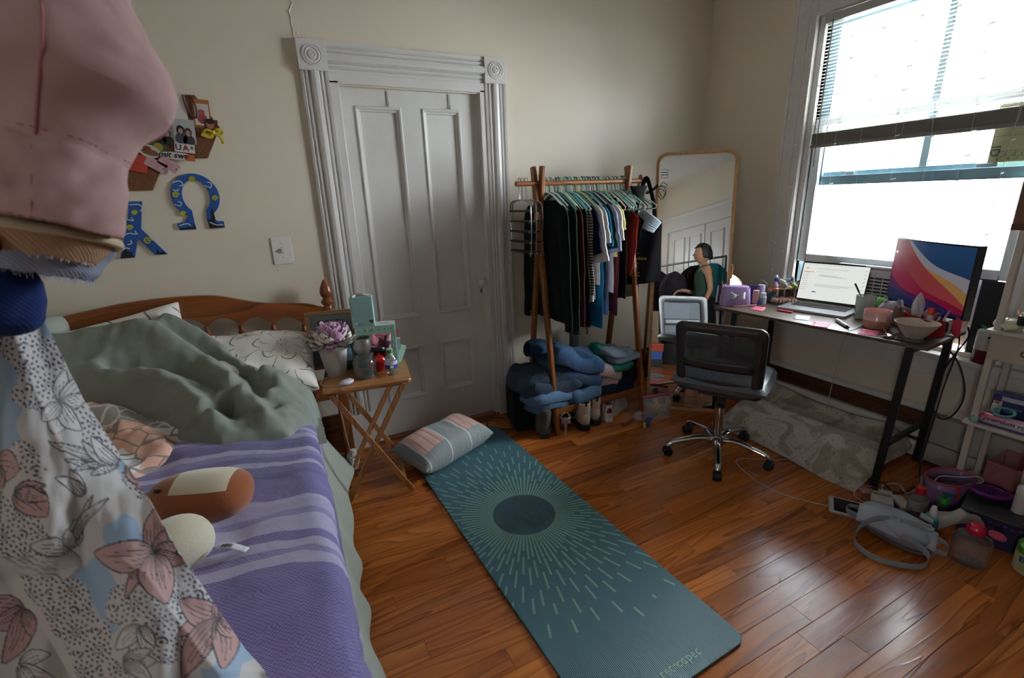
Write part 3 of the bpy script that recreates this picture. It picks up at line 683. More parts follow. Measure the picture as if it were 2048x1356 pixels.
# ------------------------------------------------------------------ yoga mat
def mat_print():
    g = G('sunburst_mat'); v = g.co(); x, y, z = g.xyz(v)
    r = g.ma('SQRT', g.ma('ADD', g.ma('MULTIPLY', x, x), g.ma('MULTIPLY', y, y))); th = g.ma('ARCTAN2', y, x)
    NS = 88.0; s = g.ma('MULTIPLY', g.ma('ADD', th, PI), NS/TAU); idx = g.ma('FLOOR', s); fr_ = g.ma('SUBTRACT', g.ma('FRACT', s), .5)
    off = g.ma('MULTIPLY', g.ma('ABSOLUTE', fr_), g.ma('MULTIPLY', r, TAU/NS))
    line = g.ma('LESS_THAN', off, .0044)
    wn_ = g.n('TexWhiteNoise', {'W': idx}, noise_dimensions='1D').outputs[0]; w2 = g.n('TexWhiteNoise', {'W': g.ma('ADD', idx, 500.5)}, noise_dimensions='1D').outputs[0]
    per = .155
    ph = g.ma('ADD', g.ma('DIVIDE', r, per), g.ma('ADD', g.ma('MULTIPLY', g.ma('MODULO', idx, 2.0), .5), g.ma('MULTIPLY', wn_, .33)))
    duty = g.ma('SUBTRACT', 1.08, g.ma('MULTIPLY', r, 1.05))
    dash = g.ma('LESS_THAN', g.ma('FRACT', ph), g.ma('MULTIPLY', duty, .92))
    inner = g.ma('LESS_THAN', r, g.ma('ADD', .235, g.ma('MULTIPLY', w2, .07)))
    on = g.ma('MAXIMUM', dash, inner)
    on = g.ma('MULTIPLY', on, g.ma('GREATER_THAN', r, .148)); on = g.ma('MULTIPLY', on, g.ma('LESS_THAN', r, g.ma('ADD', .55, g.ma('MULTIPLY', w2, .2))))
    on = g.ma('MULTIPLY', on, line); disc = g.ma('LESS_THAN', r, .147)
    rib = g.ma('SINE', g.ma('MULTIPLY', y, TAU/.0062)); 
    base = g.mix(disc, '#48707b', '#3f5f69')
    col = g.mix(on, base, '#82ab99'); col = g.mix(g.ma('MULTIPLY', g.ma('LESS_THAN', rib, -.55), .55), col, '#28444c')
    g.P(Base_Color=col, Roughness=.45); g.bump(rib, .35, .002); return g.m
MAX_, MAY = Vector((.042, -.9991, 0)), Vector((.9991, .042, 0))
matt = thing('yoga_mat', 'long teal yoga mat with a pale green sunburst print on the floor', 'mat', (-2.166, -1.085, 0), math.atan2(MAX_.y, MAX_.x))
MP = mat_print()
MB().prism([(px-.0, py) for px, py in [(p[0]+.038, p[1]) for p in rrect(1.83, .61, .04, 6)]], .010, o=(0, 0, .002)).go('mat_sheet', MP, matt, smooth=False, bevel=.002)
lettering('retrospec', .044, plain('#82ab99', .6), matt, (.90, .05, .0122), (0, 0, R(90)), align='CENTER')
# cushion on the mat
def cushion_mat():
    g = G('panelled_cushion'); v = g.co(); x, y, z = g.xyz(v)
    inb = lambda a, b: g.ma('MULTIPLY', g.ma('GREATER_THAN', x, a), g.ma('LESS_THAN', x, b))
    pk = g.ma('MULTIPLY', g.ma('MAXIMUM', inb(-.225, -.07), inb(.085, .22)), g.ma('GREATER_THAN', y, -.085))
    lines = g.ma('LESS_THAN', g.ma('FRACT', g.ma('MULTIPLY', x, 20.0)), .09)
    edge = g.ma('MAXIMUM', g.ma('MAXIMUM', inb(-.231, -.223), inb(-.072, -.064)), inb(.079, .087))
    col = g.mix(pk, '#8b9192', g.mix(lines, '#cba79b', '#9a7268')); col = g.mix(edge, col, '#c9cfd2')
    g.P(Base_Color=col, Roughness=.8, Sheen_Weight=.1); w_ = g.noise(g.co(scale=(30, 4, 8)), 1.0, 3.0); g.bump(w_, .5, .014); return g.m
cu_ = pillow_fn(.55, .31, .17, 21, .05, .012).go('cushion', cushion_mat(), sub=1)
cu_.location = (-2.315, -.375, .098); cu_.rotation_euler = (R(6), 0, R(24)); tag(cu_, 'grey lumbar cushion with two pink panels lying on the yoga mat', 'cushion')

# ------------------------------------------------------------------ clothes rack
RW = wood('#9c5f2c', '#5f3313', 'Z', .7, .4); RX = wood('#9c5f2c', '#5f3313', 'X', .7, .4)
rk = thing('clothes_rack', 'wooden A frame clothes rack with a low shelf against the wall', 'clothes rack', (-1.27, -.28, 0))
for sx, x in ((-1, -1.612), (1, -.925)):
    X = x+1.27
    bar((X, -.215, 0), (X, .03, 1.615), .026, .04, (0, 1, 0)).go('post', RW, rk, smooth=False, bevel=.006)
    bar((X-.027*sx, .205, 0), (X-.027*sx, -.03, 1.615), .026, .04, (0, 1, 0)).go('post', RW, rk, smooth=False, bevel=.006)
MB().tube([(-.475, .0, 1.522), (.475, .0, 1.522)], .0145, 16).go('hanging_rod', RX, rk, bevel=.002)
for yv, z in ((-.195, .155), (.185, .155)): MB().box((0, yv, z), (.68, .02, .045)).go('shelf_rail', RX, rk, smooth=False, bevel=.003)
for k in range(5): MB().box((0, -.14+.07*k, .165), (.68, .05, .014)).go('shelf_slat', RX, rk, smooth=False, bevel=.002)

# ------------------------------------------------------------------ mirror
mr = thing('floor_mirror', 'tall floor mirror with rounded pale wood frame in the corner', 'mirror', (-.863, -.462, 0), R(-40))
lean = Matrix.Rotation(R(-7), 3, 'X')
W_, H_ = .487, 1.70
def mpt(x, z, y=0): return lean @ Vector((x, y, z))
out = []
for cx, cz, a0 in ((W_-.06, H_-.06, 0), (.06, H_-.06, 90), (.025, .025, 180), (W_-.025, .025, 270)):
    r_ = .06 if cz > 1 else .025
    for k in range(7):
        a = R(a0+15*k); out.append((cx+r_*math.cos(a), cz+r_*math.sin(a)))
m = MB(); n = len(out); t_ = .017
vs = []
for sgn, yv in ((0, -.008), (0, .016), (1, .016), (1, -.008)):
    for x, z in out:
        k = t_*sgn; cx, cz = W_/2, H_/2
        vs.append(mpt(cx+(x-cx)*(1-2*k/W_), cz+(z-cz)*(1-2*k/H_), yv))
fs = []
for r_ in range(4):
    for i in range(n):
        j = (i+1) % n; q = (r_+1) % 4; fs.append((r_*n+i, r_*n+j, q*n+j, q*n+i))
m._add(vs, fs); m.go('mirror_frame', wood('#b58a5c', '#8f6238', 'Z', .8, .4), mr, smooth=False)
g = G('mirror_silver'); g.P(Base_Color=(.86, .88, .87, 1), Metallic=1.0, Roughness=0.0); gm = g.m
cx, cz = W_/2, H_/2
pg = [mpt(cx+(x-cx)*(1-2*t_*.95/W_), cz+(z-cz)*(1-2*t_*.95/H_), .001) for x, z in out]
MB()._add(pg+[p+lean @ Vector((0, .006, 0)) for p in pg], [tuple(range(n)), tuple(range(2*n-1, n-1, -1))]+[(i, (i+1) % n, n+(i+1) % n, n+i) for i in range(n)]).go('mirror_glass', gm, mr, smooth=False)
for x in (-.008, W_+.008):
    MB().tube([mpt(x-.004, .98, .004), mpt(x+.004, .98, .004)], .014, 12).go('hinge_knob', plain('#b58a5c', .5), mr)
    a = mpt(x, .98, .012); MB().tube([a, (a.x+(.012 if x > 0 else -.012), a.y+.27, .0)], .011, 8).go('stand_leg', wood('#a1713f', '#74491f', 'Z', .8, .4), mr)
a = MB(); a.box((W_/2, .33, .3), (W_+.02, .018, .02)); a.go('stand_rail', plain('#9a6c3c', .5), mr)
st = MB()
for (x0, z0, x1, z1) in ((.03, 1.545, .073, 1.547), (.03, 1.595, .073, 1.597), (.03, 1.545, .0325, 1.597), (.0705, 1.545, .073, 1.597)): st.bb((x0, -.0008, z0), (x1, -.0002, z1))
for z0, xs in ((1.577, ((.036, .045), (.048, .058), (.06, .067))), (1.562, ((.035, .05), (.053, .068)))):
    for x0, x1 in xs: st.bb((x0, -.0008, z0), (x1, -.0002, z0+.006))
st.v = [tuple(lean @ Vector(p)) for p in st.v]; o = st.go('sticker', plain('#4a5a86', .6), mr, smooth=False); o['kind'] = 'stuff'

# ------------------------------------------------------------------ desk
DL, DD = Vector((.0864, -.9963, 0)), Vector((.9963, .0864, 0))
dw = G('walnut_laminate'); v = dw.co(); nz = dw.noise(dw.n('Mapping', {0: v, 3: (2.5, 40, 40)}).outputs[0], 1.0, 4.0, .6)
dw.P(Base_Color=dw.mix(nz, '#41342b', '#5f4e41'), Roughness=.42)
bmet = plain('#121318', .4, .2)
dk = thing('desk', 'narrow dark walnut desk with black metal legs under the window', 'desk', (-.335, -1.26, 0), math.atan2(DL.y, DL.x))
MB().box((0, 0, .737), (1.088, .437, .016)).go('desk_top', dw.m, dk, smooth=False, bevel=.002)
def dl(x, y, z): p = Vector((x+.335, y+1.26, 0)); return Vector((p.dot(DL), p.dot(DD), z))
for a, b in (((-.51, -1.757), (-.524, -1.735)), ((-.115, -1.745), (-.09, -1.715)), ((-.56, -.865), (-.58, -.85)), ((-.15, -.83), (-.13, -.81))):
    bar(dl(*a, .728), dl(*b, 0), .032, .02).go('leg', bmet, dk, smooth=False, bevel=.002)
bar(dl(-.517, -1.748, .24), dl(-.105, -1.722, .24), .022, .022, (0, 0, 1)).go('crossbar', bmet, dk, smooth=False, bevel=.002)
bar(dl(-.57, -.857, .24), dl(-.14, -.82, .24), .022, .022, (0, 0, 1)).go('crossbar', bmet, dk, smooth=False, bevel=.002)
bar(dl(-.5, -1.757, .72), dl(-.12, -1.745, .72), .03, .02, (0, 0, 1)).go('leg_bracket', bmet, dk, smooth=False)
bar(dl(-.55, -.865, .72), dl(-.15, -.83, .72), .03, .02, (0, 0, 1)).go('leg_bracket', bmet, dk, smooth=False)

# ------------------------------------------------------------------ office chair
ch = thing('office_chair', 'grey mesh back swivel chair on a chrome five star base by the desk', 'chair', (-.955, -1.139, 0), R(29))
# local: +x is forward (towards the window), -x the back
fm = plain('#2e2c2e', .42); gm_ = G('grey_mesh'); v = gm_.co(); wv = gm_.n('TexVoronoi', {'Vector': v, 'Scale': 420.0}).outputs[0]
gm_.P(Base_Color='#2b3038', Roughness=.6, Alpha=gm_.ma('ADD', .62, gm_.ma('MULTIPLY', gm_.ma('GREATER_THAN', wv, .3), .3)))
def bk_(y, z, off=0.0):  # back shell: curved across, leaning rearwards
    t = (z-.42)/.4
    return Vector((-.16-.18*(z-.42)+.10*(y/.22)**2*.35-.012*math.sin(PI*t)-off, y, z))
def brow(w0, w1, r_, z0, z1):
    return None
outl = []
for (cy, cz, a0, r_) in ((.17, .77, 0, .05), (-.17, .77, 90, .05), (-.185, .445, 180, .025), (.185, .445, 270, .025)):
    for k in range(6):
        a = R(a0+18*k); outl.append((cy+r_*math.cos(a), cz+r_*math.sin(a)))
inn = []
for (cy, cz, a0, r_) in ((.14, .745, 0, .02), (-.14, .745, 90, .02), (-.145, .462, 180, .012), (.145, .462, 270, .012)):
    for k in range(6):
        a = R(a0+18*k); inn.append((cy+r_*math.cos(a), cz+r_*math.sin(a)))
m = MB(); n = len(outl); vs = []
mid = [((a[0]+b[0])/2, (a[1]+b[1])/2) for a, b in zip(outl, inn)]
for ring_, off in ((outl, 0.0), (mid, .016), (inn, .004), (inn, -.012), (mid, -.018), (outl, -.012)): vs += [bk_(a, b, off) for a, b in ring_]
fs = [(q*n+i, q*n+(i+1) % n, ((q+1) % 6)*n+(i+1) % n, ((q+1) % 6)*n+i) for q in range(6) for i in range(n)]
m._add(vs, fs); bf = m.go('back_frame', fm, ch, smooth=True, sub=1)
m = MB().grid(lambda u, v: bk_(-.162+.324*u, .445+.32*v, -.004), 14, 10); m.go('back_mesh', gm_.m, ch)
m = MB().grid(lambda u, v: bk_(-.165+.33*u, .575+.05*v, .005), 12, 3).grid(lambda u, v: bk_(-.165+.33*u, .575+.05*v, -.01), 12, 3); m.go('back_bar', fm, ch, solid=.006)
def seat(u, v):
    a, b = 2*u-1, 2*v-1; e = (max(0, (1-abs(a)**3.2))*max(0, (1-abs(b)**3.2)))**.3
    return a, b, e
m = MB()
m.grid(lambda u, v: (.05+.235*(2*u-1)*(1-.05*(2*v-1)**2), .245*(2*v-1)*(1-.06*(2*u-1)**2), .475+.045*seat(u, v)[2]-.02*max(0, 2*u-1.2)), 22, 22)
m.grid(lambda u, v: (.05+.235*(2*u-1)*(1-.05*(2*v-1)**2), .245*(2*v-1)*(1-.06*(2*u-1)**2), .475-.045*seat(u, v)[2]-.02*max(0, 2*u-1.2)), 22, 22)
m.go('seat', plain('#5b6067', .35), ch)
bar((-.155, 0, .5), (-.1, 0, .42), .05, .012, (0, 1, 0)).go('back_bracket', fm, ch, bevel=.003)
MB().box((0.0, 0, .415), (.24, .2, .03)).go('mechanism', fm, ch, bevel=.006)
chrome = plain('#c9c9cc', .12, 1.0)
MB().lathe([(.024, .1), (.026, .105), (.026, .30), (.024, .302)], 20).go('gas_sleeve', chrome, ch)
MB().lathe([(.03, .30), (.03, .315), (.018, .318), (.018, .41)], 20).go('gas_column', plain('#17171a', .4), ch)
MB().lathe([(.0, .07), (.034, .072), (.042, .085), (.042, .108), (.03, .118), (.0, .119)], 20).go('hub', chrome, ch)
for k in range(5):
    a = R(-29+ (-137.4+72*k)); d = Vector((math.cos(a), math.sin(a), 0)); nrm_ = Vector((-d.y, d.x, 0))
    lg = MB().tube(bez([d*.03+Vector((0, 0, .1)), d*.1+Vector((0, 0, .112)), d*.2+Vector((0, 0, .095)), d*.26+Vector((0, 0, .078)), d*.275+Vector((0, 0, .06))], 5), [.019]*6+[.0185]*5+[.017]*5+[.015]*5, 10, flat=((0, 0, 1), 1.0, .75)).go('base_leg', chrome, ch)
    c = MB(); c.tube([d*.272+nrm_*.022+Vector((0, 0, .026)), d*.272-nrm_*.022+Vector((0, 0, .026))], .026, 18)
    c.go('caster', plain('#0d0d0f', .5), lg, bevel=.005)

# ------------------------------------------------------------------ rug under the desk
def rug(u, v):
    y = -.86-.86*v; s = u
    lift = .5+.5*v
    prof = [(-.665, .004), (-.6, .02), (-.5, .07), (-.4, .105), (-.3, .10), (-.2, .075), (-.13, .09), (-.085, .15)]
    k = u*(len(prof)-1); i = min(int(k), len(prof)-2); t = k-i; t = t*t*(3-2*t)
    x = prof[i][0]+(prof[i+1][0]-prof[i][0])*(k-i); z = prof[i][1]*(1-t)+prof[i+1][1]*t
    e = min(1, (1-v)/.12); z = z*(.45+.55*min(1, e))
    x += .012*math.sin(y*9)+(.05 if v > .92 else 0)*(v-.92)/.08*u
    return (x, y+.05*v*u, max(.004, z*(1+.18*math.sin(y*6+x*4))+.006*fbm(x*6, y*6)))
g = G('beige_rug'); v = g.co(); a = g.noise(v, 5.0, 3.0, .5, 1.5); b = g.n('TexVoronoi', {'Vector': v, 'Scale': 260.0}).outputs[0]; c = g.noise(v, 70.0, 2.0)
col = g.mix(g.ramp(a, [(.42, 0.0), (.5, 1.0)]), '#9d9183', '#b9b0a4'); col = g.mix(g.ma('MULTIPLY', g.ma('GREATER_THAN', c, .63), .6), col, '#6b665e')
g.P(Base_Color=col, Roughness=1.0); g.bump(b, .5, .004)
tag(MB().grid(rug, 40, 44).go('rug', g.m, solid=.008), 'pale beige patterned rug bunched on the floor under the desk', 'rug')

# ------------------------------------------------------------------ shelf lamp
wl = wood('#b6aca0', '#978c80', 'Z', .7, .5); wl2 = plain('#b9b1a8', .45)
sh = thing('shelf_lamp', 'tall square floor lamp with three pale shelves beside the desk', 'lamp', (-.20, -2.07, 0))
for dx in (-.105, .105):
    for dy in (-.105, .105): MB().box((dx, dy, .66), (.024, .024, 1.32)).go('post', wl2, sh, smooth=False, bevel=.002)
for z in (.055, .395, .825): MB().box((0, 0, z), (.27, .27, .014)).go('shelf', wl2, sh, smooth=False, bevel=.002)
dr = MB().box((-.0, 0, .758), (.235, .235, .116)).go('drawer', plain('#a89d90', .5), sh, smooth=False, bevel=.003)
MB().tube([(-.121, .012*math.cos(TAU*k/14), .75+.012*math.sin(TAU*k/14)) for k in range(14)], .0025, 6, closed=True).go('pull_ring', plain('#55504a', .4, .8), dr)
m = MB()
for x0, x1, y0, y1 in ((-.135, -.131, -.135, .135), (.131, .135, -.135, .135), (-.131, .131, -.135, -.131), (-.131, .131, .131, .135)): m.bb((x0, y0, 1.25), (x1, y1, 1.62))
sd = m.go('lamp_shade', plain('#6a4a3a', .8), sh, smooth=False)
m = MB()
for x0, x1, y0, y1 in ((-.138, -.135, -.138, .138), (.135, .138, -.138, .138), (-.135, .135, -.138, -.135), (-.135, .135, .135, .138)): m.bb((x0, y0, 1.25), (x1, y1, 1.275))
m.go('shade_band', plain('#523527', .7), sd, smooth=False)
# ------------------------------------------------------------------ hangers and garments on the rod
RY, RZ = -.28, 1.5365
def hanger_mb(hw=.205, drop=.115, r=.0038):
    m = MB()
    hook = [(0, .018*math.cos(a), -.018+.018*math.sin(a)) for a in [R(200-18*k) for k in range(14)]]
    hook = [(0, .018*math.cos(R(-50+20*k)), -.0185+.018*math.sin(R(-50+20*k))) for k in range(12)]
    hook = [(0, 0, -.085), (0, .0, -.06), (0, .012, -.04)]+hook[1:]
    m.tube(hook, .0026, 6)
    body = [(0, 0, -.085), (0, -.06, -.1), (0, -hw*.8, -.085-drop*.62), (0, -hw, -.085-drop*.86), (0, -hw+.005, -.085-drop), (0, -hw+.03, -.09-drop), (0, 0, -.088-drop), (0, hw-.03, -.09-drop), (0, hw-.005, -.085-drop), (0, hw, -.085-drop*.86), (0, hw*.8, -.085-drop*.62), (0, .06, -.1)]
    m.tube(body, r, 6, closed=True); return m
HC = {'mint': '#86bdb4', 'white': '#d9d6d2', 'black': '#17181b', 'teal': '#2f8c93', 'navy': '#2a2f55', 'pale green': '#a5c5a0', 'yellow': '#c9b95c', 'grey': '#8f8d8c', 'lime': '#8fc274'}
HS = {}
HN = {}
def hanger(x, colr, dz=0, rz=0, grp=True, lab=None, rx=0):
    if colr not in HS:
        o = hanger_mb().go('clothes_hanger', plain(HC[colr], .35)); HS[colr] = o
    else:
        o = HS[colr].copy(); COL.objects.link(o)
    HN[colr] = HN.get(colr, -1)+(0 if lab else 1)
    tag(o, lab or '%s %s plastic hanger along the clothes rod, counted from the door' % (ORD[max(0, HN[colr])], colr), 'hanger', '%s hangers on the clothes rod' % colr)
    o.location = (x, RY, RZ+.018+dz); o.rotation_euler = (rx, 0, rz); return o
ORD = 'first second third fourth fifth sixth seventh eighth ninth tenth eleventh twelfth thirteenth fourteenth'.split()
seq = 'white mint black mint white black teal black mint white pale+green mint black teal mint mint white teal black yellow pale+green white black teal mint teal black navy white navy black white black teal mint'.split()
for i, c in enumerate(seq):
    hanger(-1.545+i*.0112+rnd.uniform(-.002, .002), c.replace('+', ' '), rnd.uniform(-.003, .001), rnd.uniform(-.06, .06))
seq2 = 'white black white mint teal white black mint white mint black teal white black'.split()
for i, c in enumerate(seq2):
    hanger(-1.115+i*.0118+rnd.uniform(-.002, .002), c, rnd.uniform(-.003, .001), rnd.uniform(-.08, .08))
hanger(-1.13, 'lime', 0, -.25, lab='lime green empty hanger in front of the black dress')
hanger(-.955, 'white', 0, .5, lab='white empty hanger swung out beside the rack post')
hanger(-.975, 'teal', 0, .35, lab='teal empty hanger swung sideways at the end of the rod')

def garment(name, label, cat, x, mat, length, zt=1.425, sh=.195, hem=.2, t=.016, sl=.0, sr=.042, seed=0, slope=.065, slm=None, cuff=None, neck=.06, tank=False, shift=0.0, dx=0.0, group=None):
    T = thing(name, label, cat, (x, RY, zt))
    rd = random.Random(seed*13+5)
    def body(u, v):
        a = TAU*u; z = -length*v
        if z > -slope-.03: k = min(1, -z/(slope+.03)); hw = neck+(sh-neck)*k**.8 if not tank else neck+(sh-neck)*k**1.6
        else: q = (-z-slope-.03)/max(.01, length-slope-.03); hw = sh-.012*math.sin(PI*min(1, q*2))+(hem-sh)*q
        tt = t*(.45+.55*min(1, v*3))*(1+.5*math.sin(a*3+seed+v*2)*min(1, v*2))
        yy = math.cos(a)*hw; xx = math.sin(a)*tt+.006*math.sin(yy*22+seed*1.7+v*2.5)*min(1, v*2.2)+.007*fbm(yy*9+seed, v*4, seed)+dx*v
        return (xx, yy+shift*v, z+.014*fbm(yy*8, seed, 2)*v)
    bm_ = MB().grid(body, 40, 26, cu=True).go('body', mat, T)
    if sl > 0:
        for s in (-1, 1):
            p0 = Vector((0, s*(sh-.03), -slope*.95)); L = sl
            ang = R(12 if sl < .3 else 5)
            pts = [p0, p0+Vector((0, s*.03, -.03))]+[p0+Vector((rd.uniform(-.006, .006), s*(.035+math.sin(ang)*L*k/6), -.03-L*math.cos(ang)*k/6)) for k in range(1, 7)]
            m = MB(); pts = bez(pts, 3); n = len(pts)
            rr_ = [sr*(.75+.25*min(1, i/4))*(1-(.35 if sl > .3 else -.1)*i/n)*(1+.025*math.sin(i*1.9+seed)) for i in range(n)]
            m.tube(pts, rr_, 14, flat=((1, 0, 0), 1.0, .42), caps=False)
            so = m.go('sleeve', slm or mat, T)
            if cuff: 
                c = MB().tube([pts[-1], pts[-1]+Vector((0, 0, -.035))], rr_[-1]*.92, 14, flat=((1, 0, 0), 1.0, .45)); c.go('cuff', cuff, so)
    return T, bm_
def K(c, c2=None, **k): return cloth(c, c2, **k)
dg = K('#14251f', '#0c1713'); dk2 = K('#101a1a', '#0a1010'); mar = K('#4a1522', '#2c0c14'); chz = K('#141415', '#0d0d0e')
garment('hoodie', 'very dark green long sleeved hoodie at the door end of the rod', 'hoodie', -1.555, dk2, .70, sl=.62, sr=.055, seed=1, hem=.21, t=.022, cuff=dk2)
garment('sweatshirt', 'dark bottle green sweatshirt with one sleeve hanging to the jeans', 'sweatshirt', -1.50, dg, .64, sl=.64, sr=.055, seed=2, t=.02, cuff=dg)
garment('sweater', 'maroon knitted sweater between dark green sweatshirts on the rack', 'sweater', -1.455, mar, .66, sl=.60, sr=.045, seed=3, cuff=mar)
garment('cardigan', 'black green cardigan hanging next to the maroon sweater', 'cardigan', -1.42, K('#10211a', '#09130f'), .70, sl=.50, sr=.042, seed=4, hem=.23)
def stripes_mat(name, a, b, k, axis=2):
    g = G(name); v = g.co(); o = g.xyz(v)[axis]
    g.P(Base_Color=g.mix(g.ma('LESS_THAN', g.ma('FRACT', g.ma('MULTIPLY', o, k)), .5), a, b), Roughness=.9); return g.m
stm = stripes_mat('burgundy_stripe', '#3a1a22', '#a59a97', 62.0)
garment('striped_shirt', 'burgundy and white striped long sleeved shirt', 'shirt', -1.385, stm, .58, sl=.46, sr=.036, seed=5, cuff=plain('#cfc9c4', .8))
garment('navy_blouse', 'navy blue blouse behind the striped shirt', 'blouse', -1.355, K('#171a38', '#0d0f22'), .62, sl=.22, sr=.045, seed=6)
garment('black_skirt', 'long black flared dress hanging lowest on the rack', 'dress', -1.405, chz, .74, sl=0, seed=7, hem=.26, tank=True)
garment('white_blouse', 'white blouse with a ruffled hem under the grey tee', 'blouse', -1.325, K('#d2cfd0', '#aeabae'), .60, sl=.27, sr=.052, seed=8)
garment('grey_shirt', 'pale grey heather short sleeved tee shirt', 'shirt', -1.30, K('#b3b5b0', '#8f918d'), .50, sl=.17, sr=.055, seed=9)
garment('long_blouse', 'bright teal blue long top with its hem lowest of the bright shirts', 'shirt', -1.275, K('#1f6f96', '#124b69'), .78, sl=.19, sr=.05, seed=10)
garment('dark_tee', 'dark forest green short sleeved tee on the rack', 'shirt', -1.25, K('#17363a', '#0e2226'), .6, sl=.2, sr=.055, seed=11)
garment('lavender_shirt', 'pale lavender blue button shirt hanging long on the rack', 'shirt', -1.222, K('#aab2d6', '#8890ba'), .70, sl=.22, sr=.05, seed=12)
garment('cream_tee', 'white tee shirt with rolled cream sleeves', 'shirt', -1.195, K('#ddd5cc', '#bcb2a8'), .56, sl=.16, sr=.055, seed=13)
garment('yellow_shirt', 'pale yellow shirt on the rack with its collar showing', 'shirt', -1.168, K('#d3c985', '#b5ab67'), .34, sl=.1, sr=.045, seed=14)
garment('velvet_dress', 'dark red velvet dress below the rack hangers', 'dress', -1.125, K('#4c0f1d', '#260810', rough=.6), .72, sl=0, seed=15, tank=True, hem=.16)
garment('black_dress', 'plain black strap dress between the velvet dress and the red top', 'dress', -1.075, chz, .62, sl=0, seed=16, tank=True, hem=.17)
garment('camisole', 'coral red strap top near the end of the rack', 'shirt', -1.0, K('#a53a30', '#7c2420'), .46, sl=0, seed=17, tank=True, hem=.13, zt=1.4)
garment('dark_vest', 'black sleeveless vest against the rack post', 'shirt', -.965, K('#15161b', '#0c0d10'), .30, sl=0, seed=18, tank=True, hem=.14, zt=1.38)
# trouser hangers
chm = plain('#b5b5b8', .2, 1.0); blk = plain('#111113', .5)
for i, x in enumerate((-1.722, -1.703, -1.678)):
    T = thing('trouser_hanger', ('chrome trouser hanger with black rods, nearest the door casing', 'chrome trouser hanger with black rods, in the middle of its three', 'chrome trouser hanger with black rods, right against the rack post')[i], 'hanger', (x, RY, RZ+.018), R(-6+5*i), 'chrome trouser hangers beside the door')
    m = MB().tube([(0, 0, -.12), (0, 0, -.06), (0, .014, -.035), (0, .018, -.018), (0, .01, -.003), (0, 0, 0), (0, -.012, -.004), (0, -.017, -.016)], .0022, 6)
    m.tube(bez([(0, .155, -.36), (0, .163, -.3), (0, .165, -.19), (0, .14, -.135), (0, .0, -.12), (0, -.14, -.135), (0, -.165, -.19), (0, -.163, -.3), (0, -.15, -.42), (0, -.14, -.425)], 4), .0028, 6)
    m.go('wire_frame', chm, T)
    for k in range(5):
        z = -.18-.058*k; b_ = MB().tube([(0, .165, z-.006), (0, -.13, z)], .0055, 8); b_.go('bar', blk, T)
        MB().tube([(0, -.13, z-.002), (0, -.163, z)], .0035, 6).lathe([(.003, -.002), (.008, -.002), (.008, .002), (.003, .002)], 10, (-.003, -.15, z), mx=Matrix.Rotation(R(90), 3, 'Y')).go('clip', chm, T)
tgm = thing('charm_tag', 'small pink and green shell charm hanging from a trouser hanger', 'charm', (-1.66, -.37, 1.335))
MB().ball((0, 0, 0), (.02, .008, .03), 14, 10).go('shell', plain('#c48a7c', .4), tgm); MB().tube([(0, 0, .03), (0, .0, .09)], .001, 5).go('cord', plain('#8f7a55', .6), tgm)
# things at the other end of the rod
tb = thing('tote_bag', 'black cloth tote bag with yellow writing hung at the rod end', 'bag', (-.868, -.37, 1.275), R(-38))
def tote(s):
    def f(u, v):
        a, b = 2*u-1, v; w_ = .105+.012*b
        return (a*w_, s*(.014+.02*b)*(1-a*a)+.006*math.sin(a*5+b*4)+.012*math.sin(b*5)*b, -.0-.40*b+.012*a*b)
    return f
MB().grid(tote(1), 16, 24).grid(tote(-1), 16, 24).go('bag_body', K('#15151a', '#0c0c10'), tb, solid=.002)
MB().tube(bez([(-.06, -.012, -.01), (-.05, -.01, .10), (-.02, .02, .22), (.0, .03, .262), (.02, .02, .22), (.05, -.01, .10), (.06, -.012, -.01)], 5), .012, 8, flat=((0, 1, 0), 1.0, .15)).go('handle', K('#15151a', '#0c0c10'), tb)
ylw = plain('#a89a2c', .7)
for k, (t, s) in enumerate((('amadeus', .03), ('design,', .022), ('travel', .022), ('systems', .02))): lettering(t, s, ylw, tb, (-.085, -.041, -.235-.031*k), (R(90), 0, 0))
MB().bb((-.085, -.042, -.205), (-.03, -.0405, -.202)).bb((-.085, -.042, -.35), (-.02, -.0405, -.347)).go('printed_rule', ylw, tb, smooth=False)['kind'] = 'stuff'
fmask = MB().grid(lambda u, v: (.075*(2*u-1), -.03*(1-(2*u-1)**2)+.0015*math.sin(v*40), .05*(2*v-1)*(1-.2*(2*u-1)**2)), 14, 14).go('face_mask', K('#b9ccd4', '#9fb4bd'), solid=.003)
fmask.location = (-.87, -.40, 1.275); fmask.rotation_euler = (R(8), R(35), R(-40)); tag(fmask, 'pale blue cloth face mask hanging over the top of the black tote', 'mask')
bik = thing('bikini', 'black string bikini top draped over the hanger ends', 'bikini', (-.93, -.37, 1.455))
MB().grid(lambda u, v: (.07*(2*u-1)*(1-.5*v), -.02*math.sin(PI*u), .035-.07*v), 8, 6).go('cup', K('#131316', '#0b0b0d'), bik, solid=.003)
m = MB().tube(bez([(-.2, -.06, -.06), (-.12, -.03, -.02), (-.05, 0, .01)], 5), .002, 5).tube(bez([(.05, 0, .01), (.11, .0, .0), (.16, -.02, .03), (.2, -.03, -.0), (.18, -.03, -.04), (.15, -.02, .0), (.17, -.03, .05), (.21, -.03, .03)], 5), .002, 5).tube(bez([(.06, 0, -.01), (.1, -.0, -.0), (.14, -.02, .035)], 4), .009, 6, flat=((0, 1, 0), 1, .3))
m.go('strings', K('#131316', '#0b0b0d'), bik)['kind'] = 'stuff'
sb = tag(MB().tube(bez([(-.828, -.30, 1.3), (-.83, -.30, 1.44), (-.835, -.285, 1.535), (-.838, -.27, 1.535), (-.84, -.25, 1.4)], 6), .014, 8, flat=((1, 0, 0), 1, .25)).go('belt', K('#c79c84', '#a67c66')), 'beige fabric strap looped over the rod end', 'strap')

